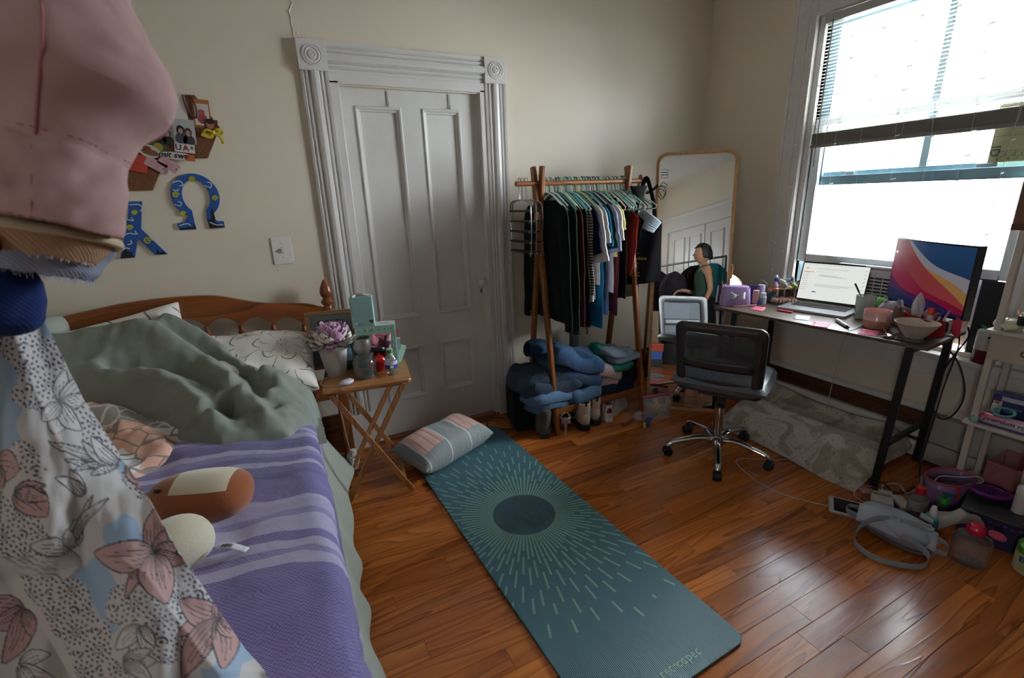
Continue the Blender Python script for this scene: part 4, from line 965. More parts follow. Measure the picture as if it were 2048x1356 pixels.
# ------------------------------------------------------------------ folded clothes on the rack's shelf
def folded(name, label, cat, loc, size, mat, rot, seed, layers=3):
    w_, d_, h_ = size
    T = thing(name, label, cat, loc, rot)
    for k in range(layers):
        hh = h_/layers; z0 = k*hh; ox = .012*math.sin(seed+k*2.1); oy = .012*math.cos(seed*2+k)
        def fn(u, v, k=k, z0=z0):
            a = TAU*u; b = PI*(v-.5); sp = lambda t, e: math.copysign(abs(t)**e, t)
            x = w_/2*sp(math.cos(b), .3)*sp(math.cos(a), .5); y = d_/2*sp(math.cos(b), .3)*sp(math.sin(a), .5)
            nz = fbm(x*6+seed*3, y*6, k*3+seed); rg = 1-abs(fbm(x*9+seed, y*9+seed, k*2+4))*2.2
            sag = -(max(0, abs(x)/(w_/2)-.55)**2)*h_*1.1*(1+.5*math.sin(seed))-(max(0, abs(y)/(d_/2)-.6)**2)*h_*.9
            return (x*(1+.10*nz)+ox*2, y*(1+.14*nz)+oy*2, max(-.012 if z0 == 0 else -.02, z0+hh/2+hh*.56*sp(math.sin(b), .7)+.035*nz+.016*rg*max(0, math.sin(b))+sag))
        MB().grid(fn, 48, 18, cu=True).go('fold', mat, T)
    return T
jn = K('#3d5878', '#22344c', wr=.5, big=20); jn2 = K('#5b7696', '#3c5470', wr=.5, big=20); jn3 = K('#2b4462', '#192a40', wr=.5, big=20)
folded('jeans', 'mid blue jeans at the bottom of the shelf stack, spilling past the post', 'jeans', (-1.60, -.34, .18), (.40, .28, .11), jn2, (0, 0, R(6)), 1, 2)
folded('jeans', 'dark grey blue jeans in the middle of the shelf stack', 'jeans', (-1.61, -.32, .27), (.42, .28, .13), K('#3a4756', '#232c37', wr=.5), (0, R(-4), R(-8)), 2, 2)
folded('jeans', 'folded blue denim trousers slanting over the top of the stack', 'jeans', (-1.43, -.34, .31), (.44, .30, .17), jn, (0, R(17), R(-10)), 3, 2)
folded('jeans', 'pale blue jeans folded under the denim trousers', 'jeans', (-1.36, -.35, .18), (.28, .25, .085), jn2, (0, 0, R(3)), 11, 1)
def leg_roll(u, v):
    a = TAU*u; x = -.5+.5*v; r = .045+.01*math.sin(v*6)
    return (x*.5, r*.9*math.cos(a)*1.6+.03*v, r*math.sin(a)+.02*math.sin(v*4)+.006*fbm(x*10, a, 2))
o = MB().grid(leg_roll, 18, 16, cu=True).go('denim_jacket', jn3); o.location = (-1.47, -.33, .475); o.rotation_euler = (0, R(14), R(-8)); tag(o, 'dark blue denim jacket sleeve on top of the folded trousers', 'jacket')
folded('sweater', 'pale pink sweater folded between the denim and the shorts', 'sweater', (-1.21, -.33, .235), (.27, .25, .13), K('#b79f9f', '#8f7878'), (0, R(20), 0), 4, 2)
folded('navy_trousers', 'dark navy trousers on the shelf under the pink sweater', 'trousers', (-1.10, -.33, .175), (.34, .25, .07), K('#17233c', '#0d1525'), 0, 5, 2)
folded('shorts', 'black denim shorts with frayed hems at the shelf end', 'shorts', (-.99, -.34, .25), (.27, .25, .07), K('#17181b', '#0e0f11'), (0, R(8), 0), 6, 2)
folded('teal_shirt', 'teal green shirt crumpled below the pale denim shorts', 'shirt', (-1.10, -.34, .32), (.25, .24, .05), K('#2f8373', '#1c5a4f', wr=.6), 0, 7, 2)
folded('shorts', 'pale washed denim shorts on top of the pile', 'shorts', (-1.06, -.33, .378), (.24, .23, .055), K('#8594a3', '#5f6f80', wr=.6), (0, R(6), 0), 8, 2)
folded('green_blouse', 'bright green top tucked behind the pale shorts', 'shirt', (-1.17, -.30, .41), (.12, .16, .05), K('#1f8a76', '#10594c'), (0, R(25), 0), 9, 1)
jk = thing('trunk_box', 'small brown wooden shelf box on the wall behind the rack', 'box', (-.80, -.09, .735))
MB().bb((-.17, -.07, 0), (.09, .07, .17)).go('box_body', wood('#5e3620', '#371d10', 'X', .7, .4), jk, smooth=False, bevel=.003); MB().bb((-.175, -.075, .16), (.095, .07, .175)).go('box_lid', wood('#5e3620', '#371d10', 'X', .7, .4), jk, smooth=False)
iron = thing('handheld_tool', 'dark grey tool with a handle standing behind the folded clothes', 'tool', (-1.23, -.10, .17), 0)
MB().box((0, 0, .19), (.05, .05, .38)).tube([(0, -.02, .36), (.01, -.02, .40), (.05, -.02, .41), (.09, -.02, .395)], .018, 10).go('grey_handle', plain('#4a4d4e', .5), iron, bevel=.006)
MB().tube([(.08, -.02, .4), (.1, -.02, .36), (.1, -.02, .33)], .005, 6).go('lever', plain('#1e1f20', .5), iron)
# ------------------------------------------------------------------ speaker or bag, cord and shoes below the shelf
bp = thing('black_bag', 'black rounded hard bag standing between door casing and clothes rack', 'bag', (-1.75, -.24, 0), R(-12))
MB().box((0, 0, .145), (.13, .25, .28)).go('bag_shell', K('#121317', '#0b0c0f'), bp, bevel=.035, bseg=4)
MB().tube(bez([(0, -.06, .278), (0, -.05, .3), (0, 0, .306), (0, .05, .3), (0, .06, .278)], 4), .008, 8).go('handle', plain('#0d0d0f', .5), bp)
b2 = thing('black_pouch', 'black soft pouch on the floor below the jeans', 'pouch', (-1.64, -.30, 0))
MB().ball((0, 0, .075), (.08, .12, .08), 18, 12, .7).go('pouch_body', K('#131316', '#0a0a0c'), b2); MB().tube([(-.05, -.1, .1), (0, -.118, .11), (.05, -.1, .1)], .003, 6).go('zip', blk, b2)
tag(MB().tube(bez([(-1.80, -.12, .006), (-1.88, -.05, .006), (-1.93, -.10, .006), (-1.96, -.17, .008), (-2.04, -.10, .006), (-2.07, -.04, .006), (-2.02, -.06, .006), (-1.95, -.19, .006), (-1.83, -.28, .006), (-1.77, -.30, .006), (-1.72, -.26, .006)], 7), .0045, 6).go('power_cable', blk), 'black power cord looped on the floor in front of the door', 'cord')
# boots
def shoe(fn_list): pass
cream = plain('#b9ada0', .45); solm = plain('#151413', .6)
def chelsea(name, label, loc, rz, grp=None):
    T = thing(name, label, 'boot', loc, rz)     # local: -y is the heel, facing the room
    m = MB()
    m.grid(lambda u, v: (lambda a, t: ((.038+.004*math.sin(t*3))*math.cos(a)*(1.0+.05*(1-t)), (.05-.006*t)*math.sin(a)-.025+.006*math.sin(t*4), .05+.135*t))(TAU*u, v), 20, 8, cu=True)
    m.go('shaft', cream, T, solid=.004)
    MB().ball((0, .045, .065), (.042, .105, .05), 20, 12, .8).ball((0, -.03, .07), (.04, .05, .06), 16, 10).go('vamp', cream, T)
    MB().prism([(x*.047, y) for x, y in [(0, -.088), (.6, -.078), (.9, -.04), (.85, .02), (1, .08), (.8, .13), (.3, .155), (-.3, .155), (-.8, .13), (-1, .08), (-.85, .02), (-.9, -.04), (-.6, -.078)]], .038).go('sole', solm, T, smooth=False, bevel=.004)
    for s in (-1, 1): MB().box((s*.039, -.015, .145), (.004, .034, .08)).go('elastic_panel', solm, T)
    MB().box((0, -.074, .185), (.012, .004, .035)).go('pull_tab', solm, T)
    return T
chelsea('chelsea_boot', 'cream ankle boot with black sole, the one nearer the silver heels', (-1.405, -.46, 0), R(-14))
chelsea('chelsea_boot', 'cream ankle boot with black sole next to the white sneaker', (-1.305, -.43, 0), R(-10))
def sneaker(label, loc, rz):
    T = thing('sneaker', label, 'sneaker', loc, rz); wh = plain('#c6c2bf', .5); mr_ = plain('#5a1420', .5)
    out_ = [(0, -.11), (.028, -.105), (.037, -.06), (.034, 0), (.042, .06), (.04, .11), (.022, .145), (-.01, .152), (-.034, .13), (-.042, .08), (-.034, 0), (-.036, -.06), (-.028, -.105)]
    MB().prism(out_, .03).go('sole', plain('#d0cdca', .55), T, smooth=False, bevel=.006)
    def up(u, v):
        a = TAU*u; i = u*len(out_); k = int(i) % len(out_); t = i-int(i); p = out_[k]; q = out_[(k+1) % len(out_)]
        x = p[0]+(q[0]-p[0])*t; y = p[1]+(q[1]-p[1])*t
        h = .095 if y < -.02 else .095-.05*((y+.02)/.17)
        h = max(.05, h); s = 1-.30*v**1.6
        if y > .02: s = 1-.95*v**1.5
        return (x*s*.96, (y if y < .02 else .02+(y-.02)*(1-.55*v**2))*(.97-.06*v), .028+h*math.sin(v*PI/2))
    MB().grid(up, 40, 10, cu=True).go('upper', wh, T)
    MB().grid(lambda u, v: (.026*(2*u-1), -.1075+.012*(2*u-1)**2+.010*v, .07+.048*v), 6, 4).go('heel_tab', mr_, T, solid=.004)
    MB().ball((0, -.035, .108), (.022, .05, .022), 14, 8).go('lining', plain('#5b2a30', .8), T)
    MB().box((0, .045, .1), (.03, .07, .012), Matrix.Rotation(R(-25), 3, 'X')).go('tongue', wh, T, bevel=.004)
    m = MB()
    for k in range(4): m.tube([(-.022, .02+.018*k, .104-.009*k), (0, .022+.018*k, .112-.009*k), (.022, .02+.018*k, .104-.009*k)], .003, 6)
    m.go('laces', plain('#d8d6d3', .7), T)['kind'] = 'stuff'
    return T
sneaker('white sneaker with maroon heel tab seen from behind, beside the cream boot', (-1.205, -.415, 0), R(-12))
sneaker('white sneaker with maroon heel tab turned sideways by the rack post', (-1.08, -.40, 0), R(-62))
bs = thing('black_shoe', 'black shoe under the shelf behind the white sneakers', 'shoe', (-1.0, -.26, 0), R(-60))
MB().ball((0, .02, .05), (.04, .12, .05), 18, 10, .8).go('upper', plain('#141417', .5), bs); MB().box((0, .02, .01), (.075, .24, .02)).go('sole', solm, bs, bevel=.006)
gb = thing('ankle_boot', 'grey suede ankle boot below the jeans beside the rack post', 'boot', (-1.675, -.42, 0), R(-20)); gy = K('#5d5a57', '#454341')
MB().grid(lambda u, v: (.045*math.cos(TAU*u)*(1+.1*(1-v)), .055*math.sin(TAU*u)-.02+.012*math.sin(v*5), .03+.17*v), 20, 10, cu=True).go('shaft', gy, gb, solid=.004)
MB().ball((0, .05, .045), (.045, .11, .045), 18, 10, .8).go('vamp', gy, gb); MB().box((0, -.06, .02), (.06, .045, .04)).go('heel', plain('#2c2a29', .6), gb, bevel=.004)
gb2 = thing('ankle_boot', 'dark grey ankle boot hidden further back below the jeans', 'boot', (-1.56, -.36, 0), R(-15))
MB().grid(lambda u, v: (.045*math.cos(TAU*u), .055*math.sin(TAU*u)-.02, .03+.15*v), 18, 8, cu=True).go('shaft', gy, gb2, solid=.004); MB().ball((0, .05, .045), (.045, .11, .045), 18, 10, .8).go('vamp', gy, gb2)
slv = plain('#a39c97', .3, .7)
for nm, loc, rz in (('silver high heeled sandal with a stiletto, nearest the rack post', (-1.535, -.47, 0), R(-35)), ('silver high heeled sandal lying behind its pair', (-1.455, -.43, 0), R(70))):
    T = thing('heeled_sandal', nm, 'shoe', loc, rz)
    MB().grid(lambda u, v: (.03*(2*u-1)*(1-.35*math.sin(PI*v)), -.07+.2*v, .088-.08*(3*v*v-2*v**3)+.004), 6, 16).go('footbed', slv, T, solid=.006)
    MB().tube([(0, -.062, .086), (0, -.066, .05), (0, -.07, .0)], [.014, .007, .0045], 10).go('stiletto', slv, T)
    MB().tube([(-.03, .08, .012), (-.02, .085, .05), (.015, .08, .055), (.03, .075, .014)], .004, 6).go('strap', slv, T)
    MB().tube(bez([(-.022, -.055, .09), (-.028, -.06, .13), (0, -.03, .145), (.028, -.06, .13), (.022, -.055, .09)], 4), .004, 6).go('strap', slv, T)
    MB().grid(lambda u, v: (.026*math.cos(PI*u), -.058-.02*math.sin(PI*u), .088+.04*v), 8, 3).go('counter', slv, T, solid=.003)
# small things on the floor by the mirror
tag(MB().tube([(-1.185, -.605, .013), (-1.075, -.575, .013)], .0125, 12).go('wooden_stick', wood('#8a5226', '#5e3414', 'X', .9, .5), bevel=.002), 'short brown wooden dowel on the floor beside the rack', 'dowel')
zb_ = thing('plastic_pouch', 'small clear plastic pouch of pinkish cords beside the dowel', 'pouch', (-1.045, -.60, 0), R(10))
MB().ball((0, 0, .035), (.045, .03, .035), 18, 12, .8).go('film', film('#d8cfca', .35, .15), zb_)
MB().tube(bez([(-.02, 0, .02), (.0, .01, .045), (.02, 0, .02), (0, -.01, .012), (-.02, .005, .03), (.01, 0, .05), (.025, 0, .035)], 5), .006, 6).go('cord_coil', plain('#a3705f', .6), zb_)
bx = thing('blue_ruler_box', 'flat blue box standing on edge by the mirror foot', 'box', (-.985, -.63, 0), R(35))
MB().box((0, 0, .012), (.20, .038, .022), Matrix.Rotation(R(0), 3, 'Y')).go('box_body', plain('#2b3f74', .5), bx, smooth=False, bevel=.002); MB().box((-.04, -.0195, .012), (.08, .001, .014)).go('printed_band', plain('#8c93b0', .6), bx, smooth=False)
tag(MB().lathe([(0, 0), (.008, 0), (.01, .004), (.01, .03), (.006, .034), (0, .035)], 12, (-1.075, -.685, 0.0)).go('lip_balm', plain('#b5a63a', .4)), 'tiny yellow tube end beside the blue box', 'tube')
zp = thing('zip_bag', 'clear zip bag with a pink strip full of small things by the mirror', 'zip bag', (-.90, -.615, 0), R(-12))
def zbag(s): return lambda u, v: (.10*(2*u-1), s*(.045*(1-v)**.6*(1-(2*u-1)**4)+.002)+.03*v*v+.004*fbm(u*8, v*8, s), .008+.135*v+.008*fbm(u*6, v*6, 3))
MB().grid(zbag(1), 18, 14).grid(zbag(-1), 18, 14).go('film', film('#d9d2cc', .3, .12), zp)
MB().grid(lambda u, v: (.10*(2*u-1), .026+.012*v-.004, .138+.014*v+.008*fbm(u*6, 6, 3)), 18, 2).go('zip_strip', plain('#8f2f5e', .4), zp, solid=.003)
for k in range(7):
    MB().ball((rnd.uniform(-.06, .06), rnd.uniform(-.02, .02), .03+.012*(k % 3)), (.024, .012, .018), 10, 8).go('content', plain(rnd.choice(['#6b625b', '#8f8274', '#3f3d3c', '#a58f52']), .6), zp)
# ------------------------------------------------------------------ on the back wall
def onwall(x, z, y=0): return (x, y, z)
sw = thing('light_switch', 'white toggle light switch on the wall beside the door casing', 'switch', (-2.99, 0, 1.225))
wp = plain('#d3cfcb', .4); MB().box((0, -.003, 0), (.094, .006, .138)).go('switch_plate', wp, sw, smooth=False, bevel=.002); MB().box((0, -.010, .002), (.01, .018, .022), Matrix.Rotation(R(25), 3, 'X')).go('toggle', wp, sw, bevel=.002)
MB().box((0, -.0062, .002), (.013, .001, .03)).go('slot', plain('#6d6862', .8), sw, smooth=False)
for z in (-.034, .038): MB().lathe([(0, 0), (.003, 0), (.003, .001), (0, .0015)], 10, (0, -.006, z), mx=Matrix.Rotation(R(90), 3, 'X')).go('screw', plain('#9d9892', .4, .6), sw)
# painted wooden letters: a generic night sky of swirls on blue
def letter(name, label, loc, polys, spots, swirls, hills):
    T = thing(name, label, 'letter', loc)
    g = G('brushed_blue_'+name); v = g.co(); a = g.noise(v, 22.0, 4.0, .6, 1.2); g.P(Base_Color=g.mix(a, '#0d2f6e', '#1c5fae'), Roughness=.6); bm2 = g.m
    for p in polys: MB().prism(p, .009, mx_from((1, 0, 0), (0, 0, 1)), (0, -.0005, 0)).go('letter_body', bm2, T, smooth=False, bevel=.001)
    yl, wh, bk2 = plain('#a6a22c', .7), plain('#b9bcc6', .7), plain('#0b0c10', .7)
    for x, z, r in spots:
        s_ = MB(); s_.tube([(x+r*math.cos(t*.8)*(1-t/14), -.0104, z+r*math.sin(t*.8)*(1-t/14)) for t in range(13)], .0038, 5, flat=((0, 1, 0), 1, .25)).go('star_swirl', yl, T)
    for P_ in swirls: MB().tube([(x, -.0106, z) for x, z, _ in [(q.x, q.y, 0) for q in bez([(x, z, 0) for x, z in P_], 5)]], .0028, 5, flat=((0, 1, 0), 1, .25)).go('brush_stroke', wh, T)
    for P_ in hills: MB().prism(P_, .0008, mx_from((1, 0, 0), (0, 0, 1)), (0, -.0096, 0)).go('dark_hill', bk2, T, smooth=False)
    return T
def arc(cx, cz, rx, rz, a0, a1, n): return [(cx+rx*math.cos(R(a0+(a1-a0)*k/n)), cz+rz*math.sin(R(a0+(a1-a0)*k/n))) for k in range(n+1)]
o_ = arc(0, .152, .098, .103, -62, 242, 30); i_ = arc(.002, .152, .056, .075, 238, -58, 26)
om = [(.095, .0), (.095, .032), (.068, .034)]+o_+[(-.068, .034), (-.1, .032), (-.095, .0), (-.025, .0), (-.028, .04)]+i_+[(.026, .045), (.03, 0)]
letter('omega_letter', 'blue painted wooden horseshoe shaped letter on the wall', (-3.322, 0, 1.357), [om], [(.0, .228, .014), (-.078, .16, .015), (.078, .14, .014), (-.066, .075, .013)],
       [[(-.08, .215), (-.05, .222), (-.04, .205), (-.055, .2)], [(.045, .2), (.07, .19), (.075, .21), (.06, .215)], [(-.09, .118), (-.07, .11), (-.062, .125), (-.075, .13)], [(-.09, .02), (-.06, .028), (-.045, .02)], [(.035, .03), (.06, .016), (.09, .014)], [(-.085, .185), (-.07, .178), (-.06, .186)]],
       [[(-.093, .001), (-.09, .012), (-.07, .006), (-.055, .014), (-.04, .008), (-.03, .025), (-.027, .001)], [(.031, .001), (.03, .04), (.045, .045), (.06, .03), (.094, .001)], [(.045, .04), (.052, .092), (.06, .09), (.062, .035)]])
chi = [(-.085, .0), (-.03, 0), (-.002, .085), (.05, .006), (.098, .004), (.02, .128), (.05, .25), (-.0, .25), (-.02, .165), (-.07, .235), (-.105, .235), (-.04, .12)]
letter('chi_letter', 'blue painted wooden cross shaped letter on the wall', (-3.585, 0, 1.244), [chi], [(.012, .2, .012), (-.02, .135, .013), (.035, .072, .018), (-.07, .195, .014)],
       [[(.0, .235), (.035, .235), (.045, .22), (.035, .205)], [(-.04, .16), (-.02, .17), (-.0, .165), (-.005, .18)], [(-.05, .1), (-.03, .11), (.0, .105), (-.005, .12)], [(-.045, .06), (-.028, .065), (-.028, .08)], [(-.075, .03), (-.055, .045), (-.04, .04)]],
       [[(-.083, .001), (-.066, .04), (-.058, .065), (-.052, .03), (-.038, .025), (-.031, .001)], [(.054, .006), (.062, .035), (.068, .015), (.082, .02), (.096, .005)]])
# hexagonal cork boards with pinned things
g = G('cork'); v = g.co(); a = g.n('TexVoronoi', {'Vector': v, 'Scale': 220.0}).outputs[0]; b = g.noise(v, 90.0, 3.0)
g.P(Base_Color=g.mix(g.ma('MULTIPLY', g.ma('ADD', a, b), .6), '#8a5a38', '#4d2e1a'), Roughness=.95); g.bump(b, .3, .003); CK = g.m
hexp = lambda w_, h_: [(w_/2, 0), (w_/2-.075, h_/2), (-w_/2+.075, h_/2), (-w_/2, 0), (-w_/2+.075, -h_/2), (w_/2-.075, -h_/2)]
def board_(label, x, z, w_, h_): return tag(MB().prism(hexp(w_, h_), .012, mx_from((1, 0, 0), (0, 0, 1)), (x, 0, z)).go('cork_board', CK, smooth=False, bevel=.001), label, 'board')
board_('upper hexagonal cork board crowded with photos and a yellow bow', -3.32, 1.815, .31, .27)
board_('lower hexagonal cork board with a red card at its edge', -3.56, 1.67, .30, .26)
def card(name, label, cat, x, z, w_, h_, rot, col, y=-.0135, poly=None):
    T = thing(name, label, cat, (x, y, z), (0, R(rot), 0))
    o = MB().prism(poly or [(-w_/2, -h_/2), (w_/2, -h_/2), (w_/2, h_/2), (-w_/2, h_/2)], .0012, mx_from((1, 0, 0), (0, 0, 1))).go('sheet', plain(col, .6), T, smooth=False); return T
def blob(T, pts, col, k=1, name='printed_shape'):
    o = MB().prism(pts, .0004, mx_from((1, 0, 0), (0, 0, 1)), (0, -.0012-.0004*k, 0)).go(name, plain(col, .6), T, smooth=False); o['kind'] = 'stuff'
def disc_(x, z, rx, rz, n=14): return [(x+rx*math.cos(TAU*k/n), z+rz*math.sin(TAU*k/n)) for k in range(n)]
rc = lambda x0, z0, x1, z1: [(x0, z0), (x1, z0), (x1, z1), (x0, z1)]
T = card('white_card', 'white card with a small red crest pinned on the cork board', 'card', -3.345, 1.893, .125, .125, 3, '#c9c5c0')
blob(T, disc_(-.012, -.006, .02, .007), '#b9aeb2', 1); blob(T, rc(-.025, -.006, .001, .018), '#6b2c20', 2); blob(T, rc(-.022, -.003, -.013, .015), '#a8835a', 3); blob(T, rc(-.011, -.003, -.003, .015), '#a8835a', 3); blob(T, disc_(-.012, .027, .005, .008), '#8a7a4a', 2)
lettering('CHI OMEGA', .006, plain('#8a8588', .7), T, (-.04, -.0016, -.038), (R(90), 0, 0))
tag(MB().tube(bez([(-3.285, -.016, 1.948), (-3.282, -.018, 1.90), (-3.268, -.018, 1.862), (-3.25, -.018, 1.855), (-3.243, -.018, 1.885), (-3.25, -.016, 1.93), (-3.262, -.016, 1.945)], 6), .0045, 6).go('bead_necklace', plain('#4a1a1c', .4)), 'dark red bead necklace hanging on the cork board', 'necklace')
T = card('printed_card', 'white card with a red drawing on an orange backing, on the cork board', 'card', -3.228, 1.872, .07, .12, 4, '#9c5a20')
blob(T, rc(-.028, -.05, .03, .042), '#bdb6b2', 1); blob(T, disc_(.002, -.022, .02, .022), '#8e3a30', 2); blob(T, disc_(.0, .006, .014, .012), '#9b4b44', 3)
T = card('portrait_photo', 'small photo of a face pinned at the cork board corner', 'photo', -3.198, 1.825, .055, .045, 4, '#5b2b22', y=-.015)
blob(T, disc_(-.003, .002, .016, .02), '#a06a52', 1); blob(T, disc_(-.003, .014, .018, .012), '#2a1712', 2)
def person_blob(T, x, z, s, hair='#1a1513', top='#222'):
    blob(T, disc_(x, z-.022*s, .017*s, .018*s), top, 1, 'printed_shape'); blob(T, disc_(x, z+.004*s, .011*s, .014*s), hair, 2); blob(T, disc_(x, z+.001*s, .0065*s, .009*s), '#a3806e', 3)
T = card('photo_print', 'photo of two dark haired people standing close, on the cork board', 'photo', -3.395, 1.785, .105, .075, 4, '#7d7c80', y=-.016)
person_blob(T, -.012, 0, 1.3, top='#17171b'); person_blob(T, .018, -.004, 1.2, top='#1b1b1e')
T = card('photo_print', 'pale photo of a couple in grey, on the cork board', 'photo', -3.31, 1.793, .085, .105, 4, '#a4a6ab', y=-.0175)
person_blob(T, -.014, 0, 1.4, top='#3b414d'); person_blob(T, .014, -.008, 1.4, '#4a3a34', '#34363c')
T = card('photo_print', 'bright photo with orange and blue shapes half hidden by the pink hat', 'photo', -3.465, 1.795, .06, .07, 4, '#3a3330', y=-.015)
blob(T, disc_(-.01, -.012, .016, .014), '#b97a18', 1); blob(T, disc_(.012, .016, .014, .01), '#5d6a80', 1); blob(T, disc_(-.012, .018, .01, .008), '#8e2a22', 1)
T = card('sticker', 'green and yellow photo sticker on the cork board', 'sticker', -3.445, 1.73, .10, .055, 3, '#3f4a2a', y=-.0165)
blob(T, disc_(.022, -.004, .018, .02), '#8a8030', 1); blob(T, disc_(-.02, .008, .016, .012), '#2a5a28', 1); blob(T, disc_(-.012, -.016, .02, .008), '#3a3f78', 2)
T = thing('lettered_sticker', 'black script sticker with white edge on the cork board', 'sticker', (-3.375, -.019, 1.692), (0, R(6), 0))
MB().prism(disc_(.012, -.002, .072, .016, 18), .001, mx_from((1, 0, 0), (0, 0, 1))).go('white_edge', plain('#c4c0bc', .5), T, smooth=False)
lettering('mit swe', .036, plain('#141416', .5), T, (-.055, -.0016, 0), (R(90), 0, 0), shear=.3, bold=True)
blob(T, rc(.05, -.02, .085, .008), '#b0553a', 1)
T = thing('lettered_sticker', 'red and dark letters sticker above the script sticker', 'sticker', (-3.325, -.0195, 1.722), (0, R(8), 0))
MB().prism(rc(-.036, -.019, .042, .019), .001, mx_from((1, 0, 0), (0, 0, 1))).go('white_edge', plain('#c4c0bc', .5), T, smooth=False)
lettering('U', .036, plain('#15151a', .5), T, (-.034, -.0016, 0), (R(90), 0, 0), bold=True); lettering('A', .036, plain('#94272a', .5), T, (-.004, -.0016, 0), (R(90), R(180), 0) if False else (R(90), 0, 0), bold=True); lettering('R', .02, plain('#2a2a2e', .5), T, (.026, -.0016, .004), (R(90), 0, 0), bold=True)
T = thing('shoe_sticker', 'oval sticker with a drawn brown shoe on the cork board', 'sticker', (-3.46, -.0185, 1.708), (0, R(18), 0))
MB().prism(disc_(0, 0, .042, .028, 18), .001, mx_from((1, 0, 0), (0, 0, 1))).go('cream_edge', plain('#b5ad9d', .5), T, smooth=False); blob(T, disc_(.004, -.004, .032, .014), '#6b4a34', 1); blob(T, disc_(-.01, .01, .016, .01), '#7a3026', 2)
T = card('red_card', 'bright red handwritten card over the two cork boards', 'card', -3.515, 1.658, .075, .075, 14, '#b23a28', y=-.016)
m = MB()
for k in range(4): m.bb((-.026, -.0016, .016-.013*k), (.02, -.0012, .0175-.013*k))
m.go('handwriting', plain('#6a2018', .8), T, smooth=False)['kind'] = 'stuff'
for x, z, rt, lb in ((-3.448, 1.65, 34, 'pink paper tag next to the red card'), (-3.398, 1.652, 42, 'pink paper tag dangling off the cork board edge')):
    T = card('paper_tag', lb, 'tag', x, z, .08, .042, rt, '#b58d96', y=-.0175)
    m = MB()
    for k in range(2): m.bb((-.026, -.0016, .004-.012*k), (.018, -.0012, .0052-.012*k))
    m.go('handwriting', plain('#8a5a66', .8), T, smooth=False)['kind'] = 'stuff'; blob(T, disc_(.033, 0, .0035, .0035, 10), '#4a2a30', 1)
T = thing('ribbon_bow', 'shiny yellow ribbon bow pinned on the cork board corner', 'bow', (-3.195, -.022, 1.79), (0, R(-4), 0)); yb = plain('#b5a01e', .3)
for s in (-1, 1):
    MB().tube(bez([(0, 0, 0), (s*.018, -.008, .012), (s*.036, -.004, .006), (s*.03, .0, -.006), (0, 0, 0)], 5), .006, 6, flat=((0, 1, 0), 1, .25)).go('loop', yb, T)
    MB().tube(bez([(0, 0, 0), (s*.02+.004, -.003, -.02), (s*.012+.016, -.001, -.05) if s > 0 else (-.05, -.001, -.004)], 5), .006, 6, flat=((0, 1, 0), 1, .25)).go('tail', yb, T)
MB().ball((0, -.006, 0), (.008, .007, .01), 10, 8).go('knot', yb, T)

# ------------------------------------------------------------------ on the tray table
ZT = .6352
def lathe_thing(name, label, cat, loc, parts, n=28, rz=0, group=None):
    T = thing(name, label, cat, loc, rz, group)
    for pn, prof, mt in parts: MB().lathe(prof, n).go(pn, mt, T)
    return T
vs_ = thing('planter', 'white ribbed planter holding a pink and white peony on the tray table', 'planter', (-2.845, -.40, ZT))
def ribbed(u, v):
    a = TAU*u; r = (.05+.016*v)*(1-.012*(1+math.cos(a*44)))
    return (r*math.cos(a), r*math.sin(a), .018+.112*v)
MB().grid(ribbed, 176, 6, cu=True).lathe([(0, 0), (.044, 0), (.046, .016), (.05, .018)], 40).lathe([(.062, .128), (.06, .128), (.052, .03), (0, .028)], 40).go('pot', plain('#bdb6b2', .6), vs_)
MB().lathe([(0, .1), (.058, .1)], 24).go('soil', plain('#2a211a', .9), vs_)
def petal(c, d, L, W_, cup, mt, par):
    d = Vector(d).normalized(); side = d.cross(Vector((0, 0, 1)))
    if side.length < .1: side = Vector((1, 0, 0))
    side.normalize(); nn = side.cross(d).normalized()
    ph = rnd.uniform(0, 6)
    def fn(u, v):
        w_ = W_*math.sin(PI*min(1, v*.9+.08))**.7*(2*u-1)/2
        return Vector(c)+d*(L*v*(1-.2*v*cup))+side*w_+nn*(cup*L*.8*v*v+.1*W_*(2*u-1)**2*2+.004*math.sin(9*u+ph+v*6))
    return MB().grid(fn, 5, 6).go('petal', mt, par, solid=.0006)
pkm = cloth('#cfa3c2', '#b988ae', wr=.2, sheen=.3); whm = cloth('#d9d0c8', '#c2b7ac', wr=.2); pm2 = cloth('#c4a3bd', '#ab84a4', wr=.2)
bc_ = Vector((0, -.012, .178))
for k in range(96):                      # petals spread evenly over a rounded bunch
    zc = 1-1.5*(k+.5)/96; az = k*2.39996+rnd.uniform(-.2, .2); rr_ = math.sqrt(max(0, 1-zc*zc))
    d = Vector((rr_*math.cos(az), rr_*math.sin(az), zc)); base = bc_+Vector((d.x*.062, d.y*.05, d.z*.045))
    tl = Vector((rnd.uniform(-1, 1), rnd.uniform(-1, 1), rnd.uniform(-.3, .8)))*.65
    white = (d.z < .42 and (d.x < -.15 or d.x > .5 or d.z < -.1)) and rnd.random() < .9
    petal(base, d+tl, rnd.uniform(.038, .058), rnd.uniform(.042, .06), rnd.uniform(.2, .7), whm if white else (pkm if rnd.random() < .5 else pm2), vs_)
MB().tube(bez([(0, 0, .1), (.003, -.003, .14), (0, -.01, .17)], 4), .004, 6).go('stem', plain('#5c6a44', .7), vs_)
CG = glass('#f2f4f4', 0.02, 1.45)
